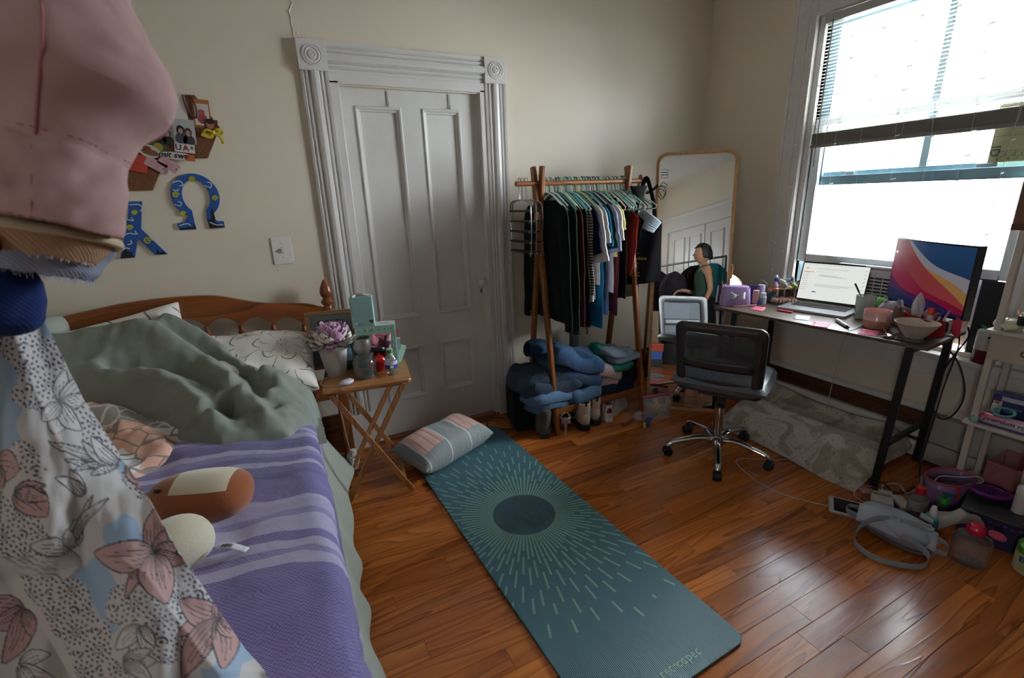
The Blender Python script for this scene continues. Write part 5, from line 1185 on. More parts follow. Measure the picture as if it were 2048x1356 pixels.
def thin_glass(tint, k=.8, rough=.03, milk=.10):
    key = ('tg', tint, k, milk)
    if key in _mats: return _mats[key]
    g = G('thin_glass'); tr = g.n('BsdfTransparent', {0: tint}); gl = g.n('BsdfGlossy', {0: '#ffffff', 1: rough})
    lw = g.n('LayerWeight', {0: .25}); df = g.n('BsdfDiffuse', {0: '#b9bdbc'}); m1 = g.n('MixShader', {0: milk, 1: tr.outputs[0], 2: df.outputs[0]}); ms = g.n('MixShader', {0: g.ma('MULTIPLY', lw.outputs[1], k*.8), 1: m1.outputs[0], 2: gl.outputs[0]})
    g.t.links.new(ms.outputs[0], g.t.nodes['Material Output'].inputs[0]); _mats[key] = g.m; return g.m
TG = thin_glass('#eef0f0'); TGD = thin_glass('#dadedd')
jar = lathe_thing('glass_jar', 'clear glass storage jar under the steel cup on the tray table', 'jar', (-2.722, -.52, ZT), [('jar_body', [(0, .004), (.05, .002), (.054, .01), (.055, .05), (.055, .075), (.05, .092), (.043, .098), (.043, .112), (.047, .114), (.047, .12), (.044, .12)], TGD), ('base', [(0, .003), (.05, .0005), (.053, .01), (.05, .014), (0, .012)], plain('#6c7370', .2))])
stl = plain('#a8a5a0', .28, .85)
lathe_thing('steel_cup', 'brushed steel cup with a wide rim standing on the glass jar', 'cup', (-2.722, -.52, ZT+.121), [('cup_body', [(0, .0), (.026, 0), (.036, .012), (.042, .032), (.041, .055), (.039, .07), (.05, .074), (.05, .077), (.037, .077), (.038, .05), (.03, .012), (0, .008)], stl)])
tl_ = thing('water_bottle', 'clear tall water bottle with a blue label behind the planter', 'bottle', (-2.775, -.345, ZT))
MB().lathe([(0, .0), (.03, 0), (.032, .01), (.032, .12), (.03, .15), (.016, .185), (.013, .19), (.013, .2)], 24).go('bottle_body', thin_glass('#9fc0c4', .7), tl_); MB().lathe([(.0325, .05), (.0325, .115)], 24).go('label', plain('#7f9db0', .6), tl_); MB().lathe([(.0325, .116), (.0322, .128)], 24).go('label_band', plain('#2d7f86', .6), tl_); MB().lathe([(0, .222), (.014, .221), (.015, .2), (.013, .198)], 16).go('cap', plain('#c9c6c2', .5), tl_)
wb_ = thing('water_bottle', 'small water bottle with green cap and blue label at the tray corner', 'bottle', (-2.602, -.556, ZT))
MB().lathe([(0, .002), (.026, 0), (.03, .008), (.029, .03), (.031, .036), (.03, .075), (.026, .092), (.012, .105), (.011, .11)], 24).go('bottle_body', thin_glass('#e3e1df', .8), wb_); MB().lathe([(.0312, .036), (.0312, .056)], 24).go('label', plain('#22397e', .5), wb_); MB().lathe([(.0312, .056), (.0308, .074)], 24).go('label_top', plain('#b6b9c6', .5), wb_); MB().lathe([(0, .124), (.0125, .124), (.0135, .122), (.0135, .11), (.0, .109)], 18).go('cap', plain('#1e8a45', .5), wb_)
MB().box((-.004, -.0305, .047), (.018, .002, .014)).go('printed_mark', plain('#b6b9c6', .5), wb_, smooth=False)
rb_ = thing('red_bottle', 'round red glass bottle with a black lid between the jar and the small bottle', 'bottle', (-2.655, -.49, ZT))
MB().ball((0, 0, .045), (.045, .028, .045), 24, 16, .85).go('bottle_body', plain('#a51a17', .12, Coat_Weight=.6), rb_); MB().lathe([(.016, .085), (.018, .1), (0, .1)], 16).go('neck', plain('#8a1512', .2), rb_)
md = MB().lathe([(0, -.008), (.036, -.008), (.038, 0), (.036, .01), (0, .011)], 28); lid = md.go('lid', plain('#101013', .3), rb_, loc=(.012, -.004, .118), rot=(R(-14), R(10), 0))
for k in range(7):
    MB().box((.022*math.cos(TAU*k/7), .022*math.sin(TAU*k/7), .0115), (.008, .003, .001), Matrix.Rotation(TAU*k/7, 3, 'Z')).go('printed_mark', plain('#9c9a98', .5), lid, smooth=False)
lathe_thing('brown_bottle', 'small amber bottle with a white cap behind the red bottle', 'bottle', (-2.645, -.415, ZT), [('bottle_body', [(0, 0), (.024, 0), (.025, .06), (.02, .075), (.012, .08)], plain('#8a5a3c', .25)), ('cap', [(.0, .105), (.013, .105), (.014, .08), (0, .08)], plain('#c4c0bb', .5))])
lathe_thing('white_bottle', 'stubby white capped bottle standing right of the black lid', 'bottle', (-2.59, -.475, ZT), [('bottle_body', [(0, 0), (.022, 0), (.023, .06), (.018, .075), (.016, .08)], plain('#9db3ad', .4)), ('cap', [(.0, .105), (.017, .105), (.018, .08), (0, .08)], plain('#d0cdc8', .4))])
mint = plain('#8fb9ae', .55); mintd = plain('#7fa69d', .55); wc = plain('#c6c7c4', .6)
b1 = thing('carton', 'larger mint green patterned carton standing behind the pouch', 'box', (-2.625, -.36, ZT), R(-12))
MB().box((0, 0, .108), (.20, .085, .212)).go('carton_body', mint, b1, smooth=False, bevel=.002); MB().box((0, 0, .2155), (.201, .086, .003)).go('carton_top', wc, b1, smooth=False)
m = MB()
for i in range(6):
    for k in range(5): m.box((-.08+.032*i+.008*(k % 2), -.0432, .195-.036*k), (.004, .001, .011))
m.go('printed_pattern', plain('#6b7250', .6), b1, smooth=False)['kind'] = 'stuff'
lettering('honey', .02, plain('#47605a', .6), b1, (.02, -.0, .2174), (0, 0, 0), shear=.3)
b2_ = thing('carton', 'smaller mint green carton with an open top on the larger carton', 'box', (-2.677, -.36, ZT+.2175), R(-14))
MB().box((0, 0, .075), (.108, .07, .15)).go('carton_body', plain('#8db4b2', .55), b2_, smooth=False, bevel=.002)
m = MB().bb((-.05, -.0354, .052), (.052, -.035, .0528)).box((-.046, -.0354, .10), (.0012, .0005, .1), Matrix.Rotation(R(-10), 3, 'Y')); m.go('fold_line', plain('#62807d', .7), b2_, smooth=False)['kind'] = 'stuff'
MB().prism(disc_(-.034, .018, .009, .009, 18), .0006, mx_from((1, 0, 0), (0, 0, 1)), (0, -.0352, 0)).go('printed_badge', plain('#b9c6cf', .6), b2_, smooth=False)
MB().prism([(.03, .02), (.042, .027), (.05, .02), (.05, .03), (.046, .034), (.034, .034), (.03, .03)][0:0] or [(.028, .03), (.034, .034), (.041, .031), (.048, .034), (.053, .03), (.041, .014)], .0006, mx_from((1, 0, 0), (0, 0, 1)), (0, -.0352, 0)).go('printed_heart', plain('#2c3f36', .6), b2_, smooth=False)
for k, t in enumerate(('cotton', 'organic')): lettering(t, .007, plain('#5d7f85', .6), b2_, (-.022, -.0354, .02-.009*k), (R(90), 0, 0))
MB().tube(bez([(-.04, -.03, .15), (-.02, 0, .158), (.01, -.01, .162), (.04, .0, .152)], 4), .008, 6).go('torn_flap', plain('#b3aea6', .6), b2_)
po_ = thing('floral_pouch', 'dark pink floral pouch leaning on the larger mint carton', 'pouch', (-2.625, -.42, ZT+.075), R(-10))
g = G('floral_pouch_print'); v = g.co(); c = g.n('TexVoronoi', {'Vector': v, 'Scale': 36.0}).outputs[1]; g.P(Base_Color=g.ramp(g.xyz(c)[0], [(0, '#4a1f2c'), (.35, '#a3586a'), (.6, '#7a3145'), (.8, '#c08a92')], 'CONSTANT'), Roughness=.5)
MB().grid(lambda u, v: (.058*(2*u-1)*(.8+.25*v), -.02*math.sin(PI*v)-.006*math.sin(u*9), -.005+.10*v+.006*math.sin(u*6)), 16, 12).go('pouch_front', g.m, po_, solid=.012)
MB().tube([(-.06, -.004, .082), (0, -.008, .088), (.06, -.004, .084)], .004, 6).go('zip', plain('#c28a94', .5), po_)
MB().grid(lambda u, v: (.062*(2*u-1), -.008, .085+.018*v+.003*math.sin(u*14)), 14, 2).go('ruffle', plain('#b9606f', .6), po_, solid=.003)
MB().box((0, .0, -.038), (.07, .02, .072)).go('pouch_base', plain('#3c2a30', .6), po_, bevel=.008)
pb = thing('mint_packet', 'mint green paper packet propped beside the capped bottles', 'packet', (-2.578, -.40, ZT), R(-20))
MB().box((0, 0, .06), (.07, .014, .12), Matrix.Rotation(R(8), 3, 'Y')).go('packet_body', mint, pb, smooth=False, bevel=.001); MB().box((.004, -.0075, .105), (.05, .001, .004), Matrix.Rotation(R(-6), 3, 'Y')).go('printed_line', plain('#33413d', .6), pb, smooth=False)
MB().box((.02, .01, .06), (.06, .01, .16), Matrix.Rotation(R(10), 3, 'Y')).go('second_packet', plain('#a7b3b4', .6), pb, smooth=False)
tag(MB().box((-2.545, -.385, ZT+.09), (.034, .012, .18), Matrix.Rotation(R(6), 3, 'Y')).go('red_packet', plain('#9c1f2c', .5), smooth=False, bevel=.001), 'narrow red packet standing behind the mint packet', 'packet')
tag(MB().box((-2.515, -.39, ZT+.045), (.03, .02, .09), Matrix.Rotation(R(24), 3, 'Y')).go('mint_leaflet', plain('#9cc4b8', .6), smooth=False), 'mint leaflet sticking out past the tray table edge', 'leaflet')
lb_ = thing('letter_board', 'pale wood framed grey letter board leaning behind the flowers', 'letter board', (-2.835, -.30, ZT), (R(-7), 0, R(-10)), None)
for (x, z, a, b) in ((0, .289, .235, .018), (0, .009, .235, .018), (-.109, .149, .018, .28), (.109, .149, .018, .28)): MB().box((x, 0, z), (a, .02, b)).go('frame_bar', wood('#b98d60', '#8a6239', 'X', .8, .4), lb_, smooth=False, bevel=.001)
MB().box((0, .004, .149), (.2, .006, .265)).go('felt', plain('#7f8a88', .9), lb_, smooth=False)
m = MB()
for k in range(27): m.box((0, -.0005, .022+.0098*k), (.2, .002, .0045))
m.go('felt_ridges', plain('#8c9694', .9), lb_, smooth=False)['kind'] = 'stuff'
lettering('CHERISH', .032, plain('#111114', .5), lb_, (-.062, -.003, .238), (R(90), 0, 0), bold=True)
pk_ = thing('charger_puck', 'small lilac white oval gadget on a cable at the tray table edge', 'gadget', (-2.822, -.585, ZT), R(20))
MB().ball((0, 0, .014), (.036, .022, .014), 20, 12).go('shell', plain('#c0bccb', .3), pk_); MB().box((.004, 0, .0275), (.034, .006, .003)).go('groove', plain('#8f8aa8', .4), pk_, bevel=.001)
tag(MB().tube(bez([(-2.855, -.59, ZT+.006), (-2.90, -.575, ZT+.004), (-2.93, -.52, ZT+.002), (-2.915, -.46, ZT+.004), (-2.88, -.44, ZT+.004)], 6), .0018, 6).go('white_cable', plain('#bdb8b2', .5)), 'thin white cable curling from the gadget past the table edge', 'cable')
# power outlet strip beside the bed post
ps_ = thing('outlet_box', 'white power strip end with sockets hanging beside the bed foot post', 'power strip', (-2.83, -.30, .06), (R(12), R(10), R(25)))
MB().box((0, 0, .02), (.048, .06, .08)).go('strip_body', plain('#bdb8b1', .45), ps_, bevel=.004)
m = MB()
for dx, dz in ((-.012, .034), (.012, .034), (0, .014), (-.012, -.0), (.012, -.0)): m.box((dx, -.0302, dz+.01), (.004, .001, .009))
m.go('socket_slots', plain('#1d1b1a', .8), ps_, smooth=False)['kind'] = 'stuff'
MB().box((-.0, .01, .075), (.03, .03, .03)).go('plug', plain('#c9c6c2', .4), ps_, bevel=.004)
tag(MB().tube(bez([(-2.83, -.29, .14), (-2.84, -.28, .3), (-2.85, -.27, .45), (-2.87, -.26, .57)], 6), .003, 6).go('lamp_cord', plain('#b9b3ab', .5)), 'thin pale cord running down beside the bed post to the power strip', 'cord')

# ------------------------------------------------------------------ plush toys on the bed
def plush(name, label, loc, rad, rot, mats_fn, e=.9, sub=0):
    T = thing(name, label, 'plush toy', loc, rot); return T
g = G('brown_cream_plush'); v = g.co(); x, y, z = g.xyz(v); n_ = g.noise(v, 5.0, 2.0); nf = g.noise(v, 260.0, 2.0)
top_ = g.ma('GREATER_THAN', g.ma('ADD', z, g.ma('MULTIPLY', y, .45)), .024)
cream_ = g.ma('MULTIPLY', g.ma('MULTIPLY', top_, g.ma('LESS_THAN', x, .095)), g.ma('GREATER_THAN', x, -.052))
g.P(Base_Color=g.mix(cream_, g.mix(nf, '#7a3a14', '#96501f'), '#c5baa4'), Roughness=.9, Sheen_Weight=.4); g.bump(nf, .3, .003)
T = thing('plush_toy', 'brown plush toy with a cream back lying on the purple blanket', 'plush toy', (-3.325, -1.34, .668), (R(6), R(2), R(-18)))
MB().grid(lambda u, v: (lambda a, b: (.135*math.copysign(abs(math.sin(b))**.8, math.sin(b)), .085*math.cos(b)**.7*math.cos(a)*(1.0+.12*math.sin(b)), .066*math.cos(b)**.7*math.sin(a)*(1.0+.15*math.sin(b))))(TAU*u, PI*(v-.5)*.999), 36, 24, cu=True).go('body', g.m, T)
MB().ball((-.085, -.032, .05), (.011, .007, .006), 12, 8).go('eye', plain('#0c0a0a', .3), T)
g = G('cream_plush'); v = g.co(); x, y, z = g.xyz(v); nf = g.noise(v, 260.0, 2.0)
g.P(Base_Color=g.mix(g.ma('LESS_THAN', z, -.038), g.mix(nf, '#b3ab96', '#c9c2ae'), '#8f5230'), Roughness=.9, Sheen_Weight=.4); g.bump(nf, .3, .003)
T = thing('plush_toy', 'round cream plush toy half behind the printed robe on the bed', 'plush toy', (-3.36, -1.545, .66), (R(10), 0, R(30)))
MB().ball((0, 0, 0), (.085, .075, .062), 30, 20, .9).go('body', g.m, T); MB().ball((-.06, -.035, .03), (.012, .006, .005), 10, 8).go('eye', plain('#0c0a0a', .3), T)
MB().ball((-.045, .05, .045), (.022, .014, .02), 12, 8).go('ear', g.m, T)
tg = thing('fabric_tag', 'white plush care tag with a barcode on the purple blanket', 'tag', (-3.262, -1.585, .645), (R(-8), R(6), R(-25)))
MB().grid(lambda u, v: (.075*u-.01, .022*(v-.5), .006*math.sin(u*4)), 10, 3).go('tag_cloth', plain('#c4c4c8', .7), tg, solid=.001)
m = MB()
for k in range(9): m.box((.004+.003*k, 0, .006*math.sin((.014+.003*k)/.075*4)+.0012), (.0008+.0008*(k % 3 == 0), .014, .0006))
m.go('barcode', plain('#202024', .8), tg, smooth=False)['kind'] = 'stuff'

# ------------------------------------------------------------------ on the desk
ZD = .7455
yaw_d = math.atan2(DL.y, DL.x)
lp = thing('laptop', 'open silver laptop showing a white inbox page on the desk', 'laptop', (-.205, -1.145, ZD), R(11))   # local +x towards the window, -y along the desk
slv2 = plain('#a9aab0', .35, .4)
bs_ = MB(); bs_.prism(rrect(.25, .362, .014), .014, o=(0, 0, .001)).go('laptop_base', slv2, lp, smooth=False, bevel=.002)
kb = MB().box((.035, 0, .0152), (.105, .29, .0012)).go('keyboard_well', plain('#17181c', .6), lp, smooth=False)
kk = MB().box((0, 0, 0), (.015, .016, .0016)).go('key', plain('#0d0e11', .5), kb, smooth=False, loc=(.078, -.135, .0166)); kdat = kk
for r_ in range(6):
    for c_ in range(15):
        if r_ == 0 and c_ == 0: continue
        if r_ == 5 and 3 < c_ < 9: continue
        o = kdat.copy(); COL.objects.link(o); o.location = (.078-.0172*r_, -.135+.0193*c_, .0166)
MB().box((-.03-.004, 0, .0166), (.0, .0, .0)) 
MB().box((-.0085, 0, .0166), (.015, .088, .0016)).go('space_bar', plain('#0d0e11', .5), kb, smooth=False)
MB().box((-.075, 0, .0152), (.078, .13, .0008)).go('trackpad', plain('#b7b8be', .3, .4), lp, smooth=False, bevel=.0003)
TL = Matrix.Rotation(R(13), 3, 'Y')
def lid(x, y, z): return TL @ Vector((x, y, z))+Vector((.122, 0, .015))
LM = MB(); pts = [lid(0, a, b+.125) for a, b in rrect(.362, .245, .012)]; n = len(pts)
LM._add([p for p in pts]+[p+TL @ Vector((.006, 0, 0)) for p in pts], [tuple(range(n)), tuple(range(2*n-1, n-1, -1))]+[(i, (i+1) % n, n+(i+1) % n, n+i) for i in range(n)])
scr = LM.go('laptop_lid', plain('#1a1a1e', .3), lp, smooth=False)
def q(par, name, y0, z0, y1, z1, d, mt):  # thin plate on the lid
    m = MB(); m._add([lid(-d, y0, z0), lid(-d, y1, z0), lid(-d, y1, z1), lid(-d, y0, z1), lid(-d+.0003, y0, z0), lid(-d+.0003, y1, z0), lid(-d+.0003, y1, z1), lid(-d+.0003, y0, z1)], [(0, 1, 2, 3), (7, 6, 5, 4), (0, 4, 5, 1), (1, 5, 6, 2), (2, 6, 7, 3), (3, 7, 4, 0)])
    return m
q(0, '', -.174, .018, .174, .238, .0005, 0).go('display', emit('#e9ece6', .34, '#202020'), scr, smooth=False)
tx = MB(); yl = lambda t: .174-.348*t; zl = lambda t: .238-.22*t
def tb_(m, a, b, c, d): m2 = q(0, '', yl(c), zl(b), yl(a), zl(d), .001, 0); m._add(m2.v, m2.f)
for k in range(9): tb_(tx, .02, .25+.06*k, .03, .268+.06*k); tb_(tx, .045, .255+.06*k, .045+rnd.uniform(.05, .09), .262+.06*k)
for k in range(14): tb_(tx, .03+.055*k, .028, .06+.055*k, .034)
for k in range(10): tb_(tx, .24+.028*k, .2, .248+.028*k, .212)
for k in range(3): tb_(tx, .28, .3+.02*k, .28+rnd.uniform(.25, .5), .306+.02*k)
for k in range(3): tb_(tx, .24, .56+.03*k, .24+rnd.uniform(.4, .6), .566+.03*k)
for k in range(8): tb_(tx, .95, .1+.1*k, .965, .118+.1*k)
tb_(tx, .22, .13, .7, .137); tb_(tx, .05, .13, .1, .145)
tx.go('screen_text', emit('#8a8f95', .22), scr, smooth=False)['kind'] = 'stuff'
m = MB(); tb_(m, .22, .77, .285, .80); m.go('screen_button', emit('#2f6fd6', .3), scr, smooth=False)
m = MB(); tb_(m, .03, .225, .19, .245); m.go('screen_highlight', emit('#e2a39a', .3), scr, smooth=False)
# monitor
mo = thing('monitor', 'curved black monitor with a pink and blue wave wallpaper at the desk end', 'monitor', (-.175, -1.625, ZD), math.atan2(-.43, -.25))  # local x along the screen, -y... face
MX = Matrix.Rotation(math.atan2(-.43, -.25), 3, 'Z')
Wm, Hm = .50, .335
def scurve(x, z, d=0): # the face looks along +y' rotated: towards the chair
    return Vector((x, -(.03-.12*(x/ Wm*2)**2*.25)+d, z))
def face(u, v, d): return scurve((u-.5)*Wm, .095+Hm*v, d)
sg_ = -1
m = MB(); m.grid(lambda u, v: face(u, v, .0), 16, 2).grid(lambda u, v: face(u, v, .03), 16, 2)
m.grid(lambda u, v: face(u, 0, .03*v), 16, 1).grid(lambda u, v: face(u, 1, .03*v), 16, 1).grid(lambda u, v: face(0, u, .03*v), 2, 1).grid(lambda u, v: face(1, u, .03*v), 2, 1)
mc = m.go('monitor_case', plain('#0c0c0f', .35), mo, smooth=False)
g = G('wave_wallpaper'); uv = g.n('TexCoord').outputs['UV']; ux, uy, _ = g.xyz(uv)   # u runs from the near end of the screen to the far end
sx = g.ma('SUBTRACT', 1.0, ux)
def wave(a, b, amp, fr_, ph): return g.ma('ADD', g.ma('ADD', a, g.ma('MULTIPLY', sx, b)), g.ma('MULTIPLY', g.ma('SINE', g.ma('ADD', g.ma('MULTIPLY', sx, fr_), ph)), amp))
col = g.mix(g.ramp(uy, [(0, 0.0), (1, 1.0)]), '#1d2a55', '#2d5583')
for (a, b, amp, fr_, ph, c1, c2) in ((1.13, -.62, .045, 7.0, .4, '#a8a3ad', '#a8a3ad'), (1.05, -.72, .04, 8.0, .9, '#c8963a', '#b98a55'), (1.28, -1.15, .05, 6.0, 2.2, '#a03a3f', '#b04a48'), (.72, -.66, .05, 7.0, 1.0, '#a81f4a', '#93163f'), (.42, -.45, .06, 6.0, 3.2, '#571d5c', '#2a2350'), (.18, -.16, .03, 6.0, 1.0, '#1e2a58', '#1a2450')):
    yv = wave(a, b, amp, fr_, ph); col = g.mix(g.ma('LESS_THAN', uy, yv), col, g.mix(sx, c1, c2))
g.P(Base_Color='#050506', Roughness=.5, Specular_IOR_Level=.1, Emission_Color=col, Emission_Strength=.14)
MB().grid(lambda u, v: face(.985-.965*u, .03+.945*v, -.0012), 20, 2).go('display', g.m, mc)
MB().box((-.185, -.052+.02, .36), (.012, .001, .012)).go('desktop_icon', emit('#b9b4ac', .5), mc, smooth=False)
MB().box((0, .05, .14), (.05, .02, .2)).box((0, .03, .012), (.20, .13, .012)).go('stand', plain('#14141a', .35), mo, smooth=False, bevel=.003)
st_ = thing('steel_stand', 'flat silver stand plate beside the monitor at the desk corner', 'stand', (-.17, -1.765, ZD), R(10))
MB().box((0, 0, .04), (.13, .006, .078)).go('plate', plain('#b3aeb0', .3, .5), st_, smooth=False, bevel=.001); MB().box((-.0, .0, .004), (.14, .05, .006)).go('foot', plain('#8d898b', .4, .5), st_, smooth=False)
MB().box((.01, .028, .035), (.09, .03, .06)).go('black_hub', plain('#17171b', .4), st_, bevel=.003)
pn = tag(MB().grid(lambda u, v: (-.287+.002*math.sin(v*3)-.02*u, -1.802-.042*u, .865-.085*v-.022*u), 6, 6).go('sticky_note', plain('#c2314f', .7), solid=.0008), 'magenta sticky note hanging off the lower corner of the monitor', 'sticky note')
def note(label, x, y, rz, col, curl=.012):
    T = MB().grid(lambda u, v: (.074*(u-.5), .074*(v-.5), .001+curl*max(0, u-.5)**2*2), 8, 4).go('sticky_note', plain(col, .7), solid=.0006); T.location = (x, y, ZD); T.rotation_euler = (0, 0, rz); tag(T, label, 'sticky note'); return T
note('pink sticky note by the phone on the desk', -.455, -.935, R(20), '#d65f83')
note('white sticky note in front of the laptop', -.455, -1.21, R(25), '#c9d3e0')
note('pale pink sticky note in front of the laptop beside the marker', -.515, -1.352, R(22), '#dd8a98')
note('hot pink sticky note in front of the candle', -.478, -1.565, R(15), '#d75f86', .02)
tag(MB().box((-.395, -1.07, ZD+.005), (.016, .085, .008), Matrix.Rotation(R(10), 3, 'Z')).go('sticky_flags', plain('#c2243f', .5), bevel=.002), 'red pad of page flags sticking out under the laptop', 'flags')
mk = thing('marker_pen', 'white marker pen with a dark tip lying on the desk edge', 'pen', (-.42, -1.407, ZD+.0085), R(-130))
MB().tube([(-.075, 0, 0), (.062, 0, 0)], .0085, 14).go('barrel', plain('#c9c9ca', .35), mk); MB().tube([(.062, 0, 0), (.07, 0, 0), (.08, 0, 0)], [.008, .007, .004], 12).go('tip', plain('#17171a', .4), mk)
MB().tube([(-.075, 0, 0), (-.02, 0, 0)], .0092, 14).go('cap', plain('#d3d3d4', .3), mk)
ph = thing('phone', 'phone in a pale pink case lying at the desk corner', 'phone', (-.44, -.815, ZD), R(-24))
MB().prism(rrect(.15, .075, .012), .009).go('case', plain('#c99a9a', .4), ph, smooth=False, bevel=.002); MB().prism(rrect(.142, .067, .009), .0006, o=(0, 0, .009)).go('screen', plain('#14131a', .08), ph, smooth=False)
tag(MB().tube([(-.345, -.865, ZD+.011), (-.30, -.835, ZD+.011)], .011, 12).go('bottle_stopper', plain('#3b5fc0', .4), bevel=.003), 'bright blue plastic cap lying between the phone and the pill bottle', 'cap')
lv = thing('cosmetic_pouch', 'lavender cosmetic pouch with a white bow at the end of the desk', 'pouch', (-.455, -.77, ZD), R(-38))
lvm = plain('#a58abd', .45)
def pch(u, v):
    a = TAU*u; sp = lambda t, e: math.copysign(abs(t)**e, t); k = 1-.28*v*v
    return (.088*sp(math.cos(a), .45)*(1-.10*v), .05*sp(math.sin(a), .45)*k, .112*v+.008*math.sin(u*20)*(v > .9))
MB().grid(pch, 40, 10, cu=True).go('pouch_body', lvm, lv); MB().ball((0, 0, .108), (.076, .034, .014), 20, 8, .6).go('pouch_top', lvm, lv)
wbm = plain('#c7c6d2', .5)
for s in (-1, 1):
    MB().grid(lambda u, v: (s*(.006+.036*u), -.056-.012*math.sin(PI*u), .066+(.007+.017*u)*(2*v-1)), 6, 6).go('bow_loop', wbm, lv, solid=.004)
MB().ball((0, -.06, .066), (.007, .007, .007), 10, 8).go('bow_knot', plain('#b59a5a', .3, .8), lv)
vm_ = thing('vanity_mirror', 'small round gold rimmed mirror glowing white behind the lavender pouch', 'mirror', (-.395, -.69, ZD+.115))
nv = Vector((-.25, -.79, .56)).normalized(); MR = mx_from(nv.cross(Vector((0, 0, 1))), nv.cross(Vector((0, 0, 1))).cross(nv) * -1)
MRm = Matrix((nv.cross(Vector((0, 0, 1))).normalized(), Vector((0, 0, 1)), nv)).transposed(); q_ = nv.to_track_quat('Z', 'Y').to_matrix()
MB().lathe([(0, 0), (.066, 0), (.066, .001), (0, .001)], 32, mx=q_).go('mirror_glass', gm, vm_, smooth=False)
MB().tube([q_ @ Vector((.068*math.cos(TAU*k/32), .068*math.sin(TAU*k/32), 0)) for k in range(32)], .004, 8, closed=True).go('rim', plain('#a8843c', .25, 1.0), vm_)
MB().lathe([(0, -.115), (.035, -.115), (.03, -.108), (.006, -.104), (.005, -.064), (0, -.06)], 20).go('mirror_stand', plain('#a8843c', .25, 1.0), vm_)
lathe_thing('pill_bottle', 'white plastic pill bottle on the desk between the blue cap and scrunchies', 'bottle', (-.311, -.861, ZD), [('bottle_body', [(0, 0), (.019, 0), (.02, .004), (.02, .045), (.014, .052)], plain('#b9bcc6', .4)), ('cap', [(0, .071), (.0155, .071), (.016, .052), (0, .052)], plain('#cfd2da', .4))])
lathe_thing('lotion_tube', 'lavender white cylinder bottle behind the pill bottle', 'bottle', (-.275, -.815, ZD), [('bottle_body', [(0, 0), (.022, 0), (.022, .108), (.02, .112), (0, .112)], plain('#a9a7c6', .4))])
tag(MB().prism(rrect(.034, .022, .008), .09).go('pink_tube', plain('#c79a96', .45), loc=(-.352, -.835, ZD), rot=(R(4), 0, R(-30)), bevel=.003), 'flat dusty pink tube standing beside the lavender pouch', 'tube')
tag(MB().prism(rrect(.05, .02, .003), .112).go('navy_box', plain('#26245e', .45), loc=(-.335, -.80, ZD), rot=(0, 0, R(-30))), 'navy blue carton between the lavender pouch and the lotion', 'box')
cj = thing('candle_jar', 'glass jar with a copper lid on the desk by the organiser', 'jar', (-.21, -.85, ZD)); MB().lathe([(0, .002), (.034, 0), (.036, .006), (.036, .07), (.034, .074)], 24).go('jar_body', thin_glass('#9fb3b0', .7), cj); MB().lathe([(0, .094), (.036, .094), (.038, .092), (.038, .074), (0, .074)], 24).go('copper_lid', plain('#b5735a', .2, .9), cj); MB().lathe([(0, .003), (.033, .003), (.034, .04), (0, .042)], 20).go('wax', plain('#8fa6a4', .6), cj)
pr_ = thing('clear_prism', 'clear triangular acrylic corner standing behind the lotion bottle', 'stand', (-.225, -.785, ZD+.0)); MB().tube([(-.02, 0, .0), (-.02, 0, .14), (.02, -.02, .11), (.02, -.02, 0)], .002, 4).go('edge', plain('#cfd6da', .2), pr_)
def scrunchie(label, loc, Rr, r, col):
    m = MB(); n_ = 42
    def fn(u, v):
        a = TAU*u; rr_ = r*(1+.22*math.sin(a*13)+.12*math.sin(a*29)); b = TAU*v
        return ((Rr+rr_*math.cos(b))*math.cos(a), (Rr+rr_*math.cos(b))*math.sin(a), r+rr_*math.sin(b)*.9)
    o = m.grid(fn, 72, 10, cu=True, cv=True).go('scrunchie', cloth(col), loc=loc, rot=(0, R(4), 0)); tag(o, label, 'scrunchie')
scrunchie('dusty pink scrunchie in front of the makeup organiser', (-.225, -.905, ZD), .026, .017, '#a5857e')
scrunchie('beige pink scrunchie touching the corner of the laptop', (-.17, -.95, ZD), .024, .016, '#b3948a')
scrunchie('rust brown scrunchie below the makeup organiser', (-.135, -.895, ZD), .030, .015, '#8a4a22')
tag(MB().tube(bez([(-.1, -.87, ZD+.03), (-.06, -.9, ZD+.034), (-.03, -.95, ZD+.028)], 5), .016, 10).go('headband', cloth('#96572c')), 'rust brown headband lying before the makeup organiser', 'headband')
og = thing('makeup_organiser', 'clear organiser with a wooden top holding dark makeup on the desk', 'organiser', (-.085, -.855, ZD), R(-30))
for z in (.003, .078): MB().box((0, 0, z), (.19, .10, .005)).go('shelf', plain('#a8834c', .4) if z > .05 else plain('#c7cdd2', .2), og, smooth=False)
for x in (-.094, -.03, .034, .094): MB().box((x, 0, .04), (.003, .1, .07)).go('divider', plain('#c3c8ce', .2), og, smooth=False)
for x in (-.062, .002, .064): MB().box((x, -.01, .036), (.045, .06, .055)).go('drawer_contents', plain('#3a2a2a', .6), og, bevel=.012)
cz = [('#b695ae', 'dusty lilac cosmetic tube'), ('#3550b8', 'blue lidded jar'), ('#cfd0be', 'cream lidded jar'), ('#8e8f96', 'grey hair clip'), ('#7fa9c0', 'pale blue round jar'), ('#9aa39c', 'grey green tall bottle'), ('#a3b568', 'lime cap'), ('#b57f8a', 'rose pink tube'), ('#9db4d4', 'light blue tube'), ('#6b5a5e', 'mauve brown compact'), ('#c7b3c6', 'pale lilac jar')]
cpos = [(-.075, -.02, 0, 60), (-.055, .02, .03, 20), (-.035, .0, .026, 70), (-.02, -.02, .004, 80), (.015, .015, .028, 70), (.035, .0, .02, 30), (.035, -.03, 0, 65), (.06, .0, .004, 75), (.085, .01, .012, 70), (-.005, .02, .01, 85), (.07, -.025, 0, 88)]
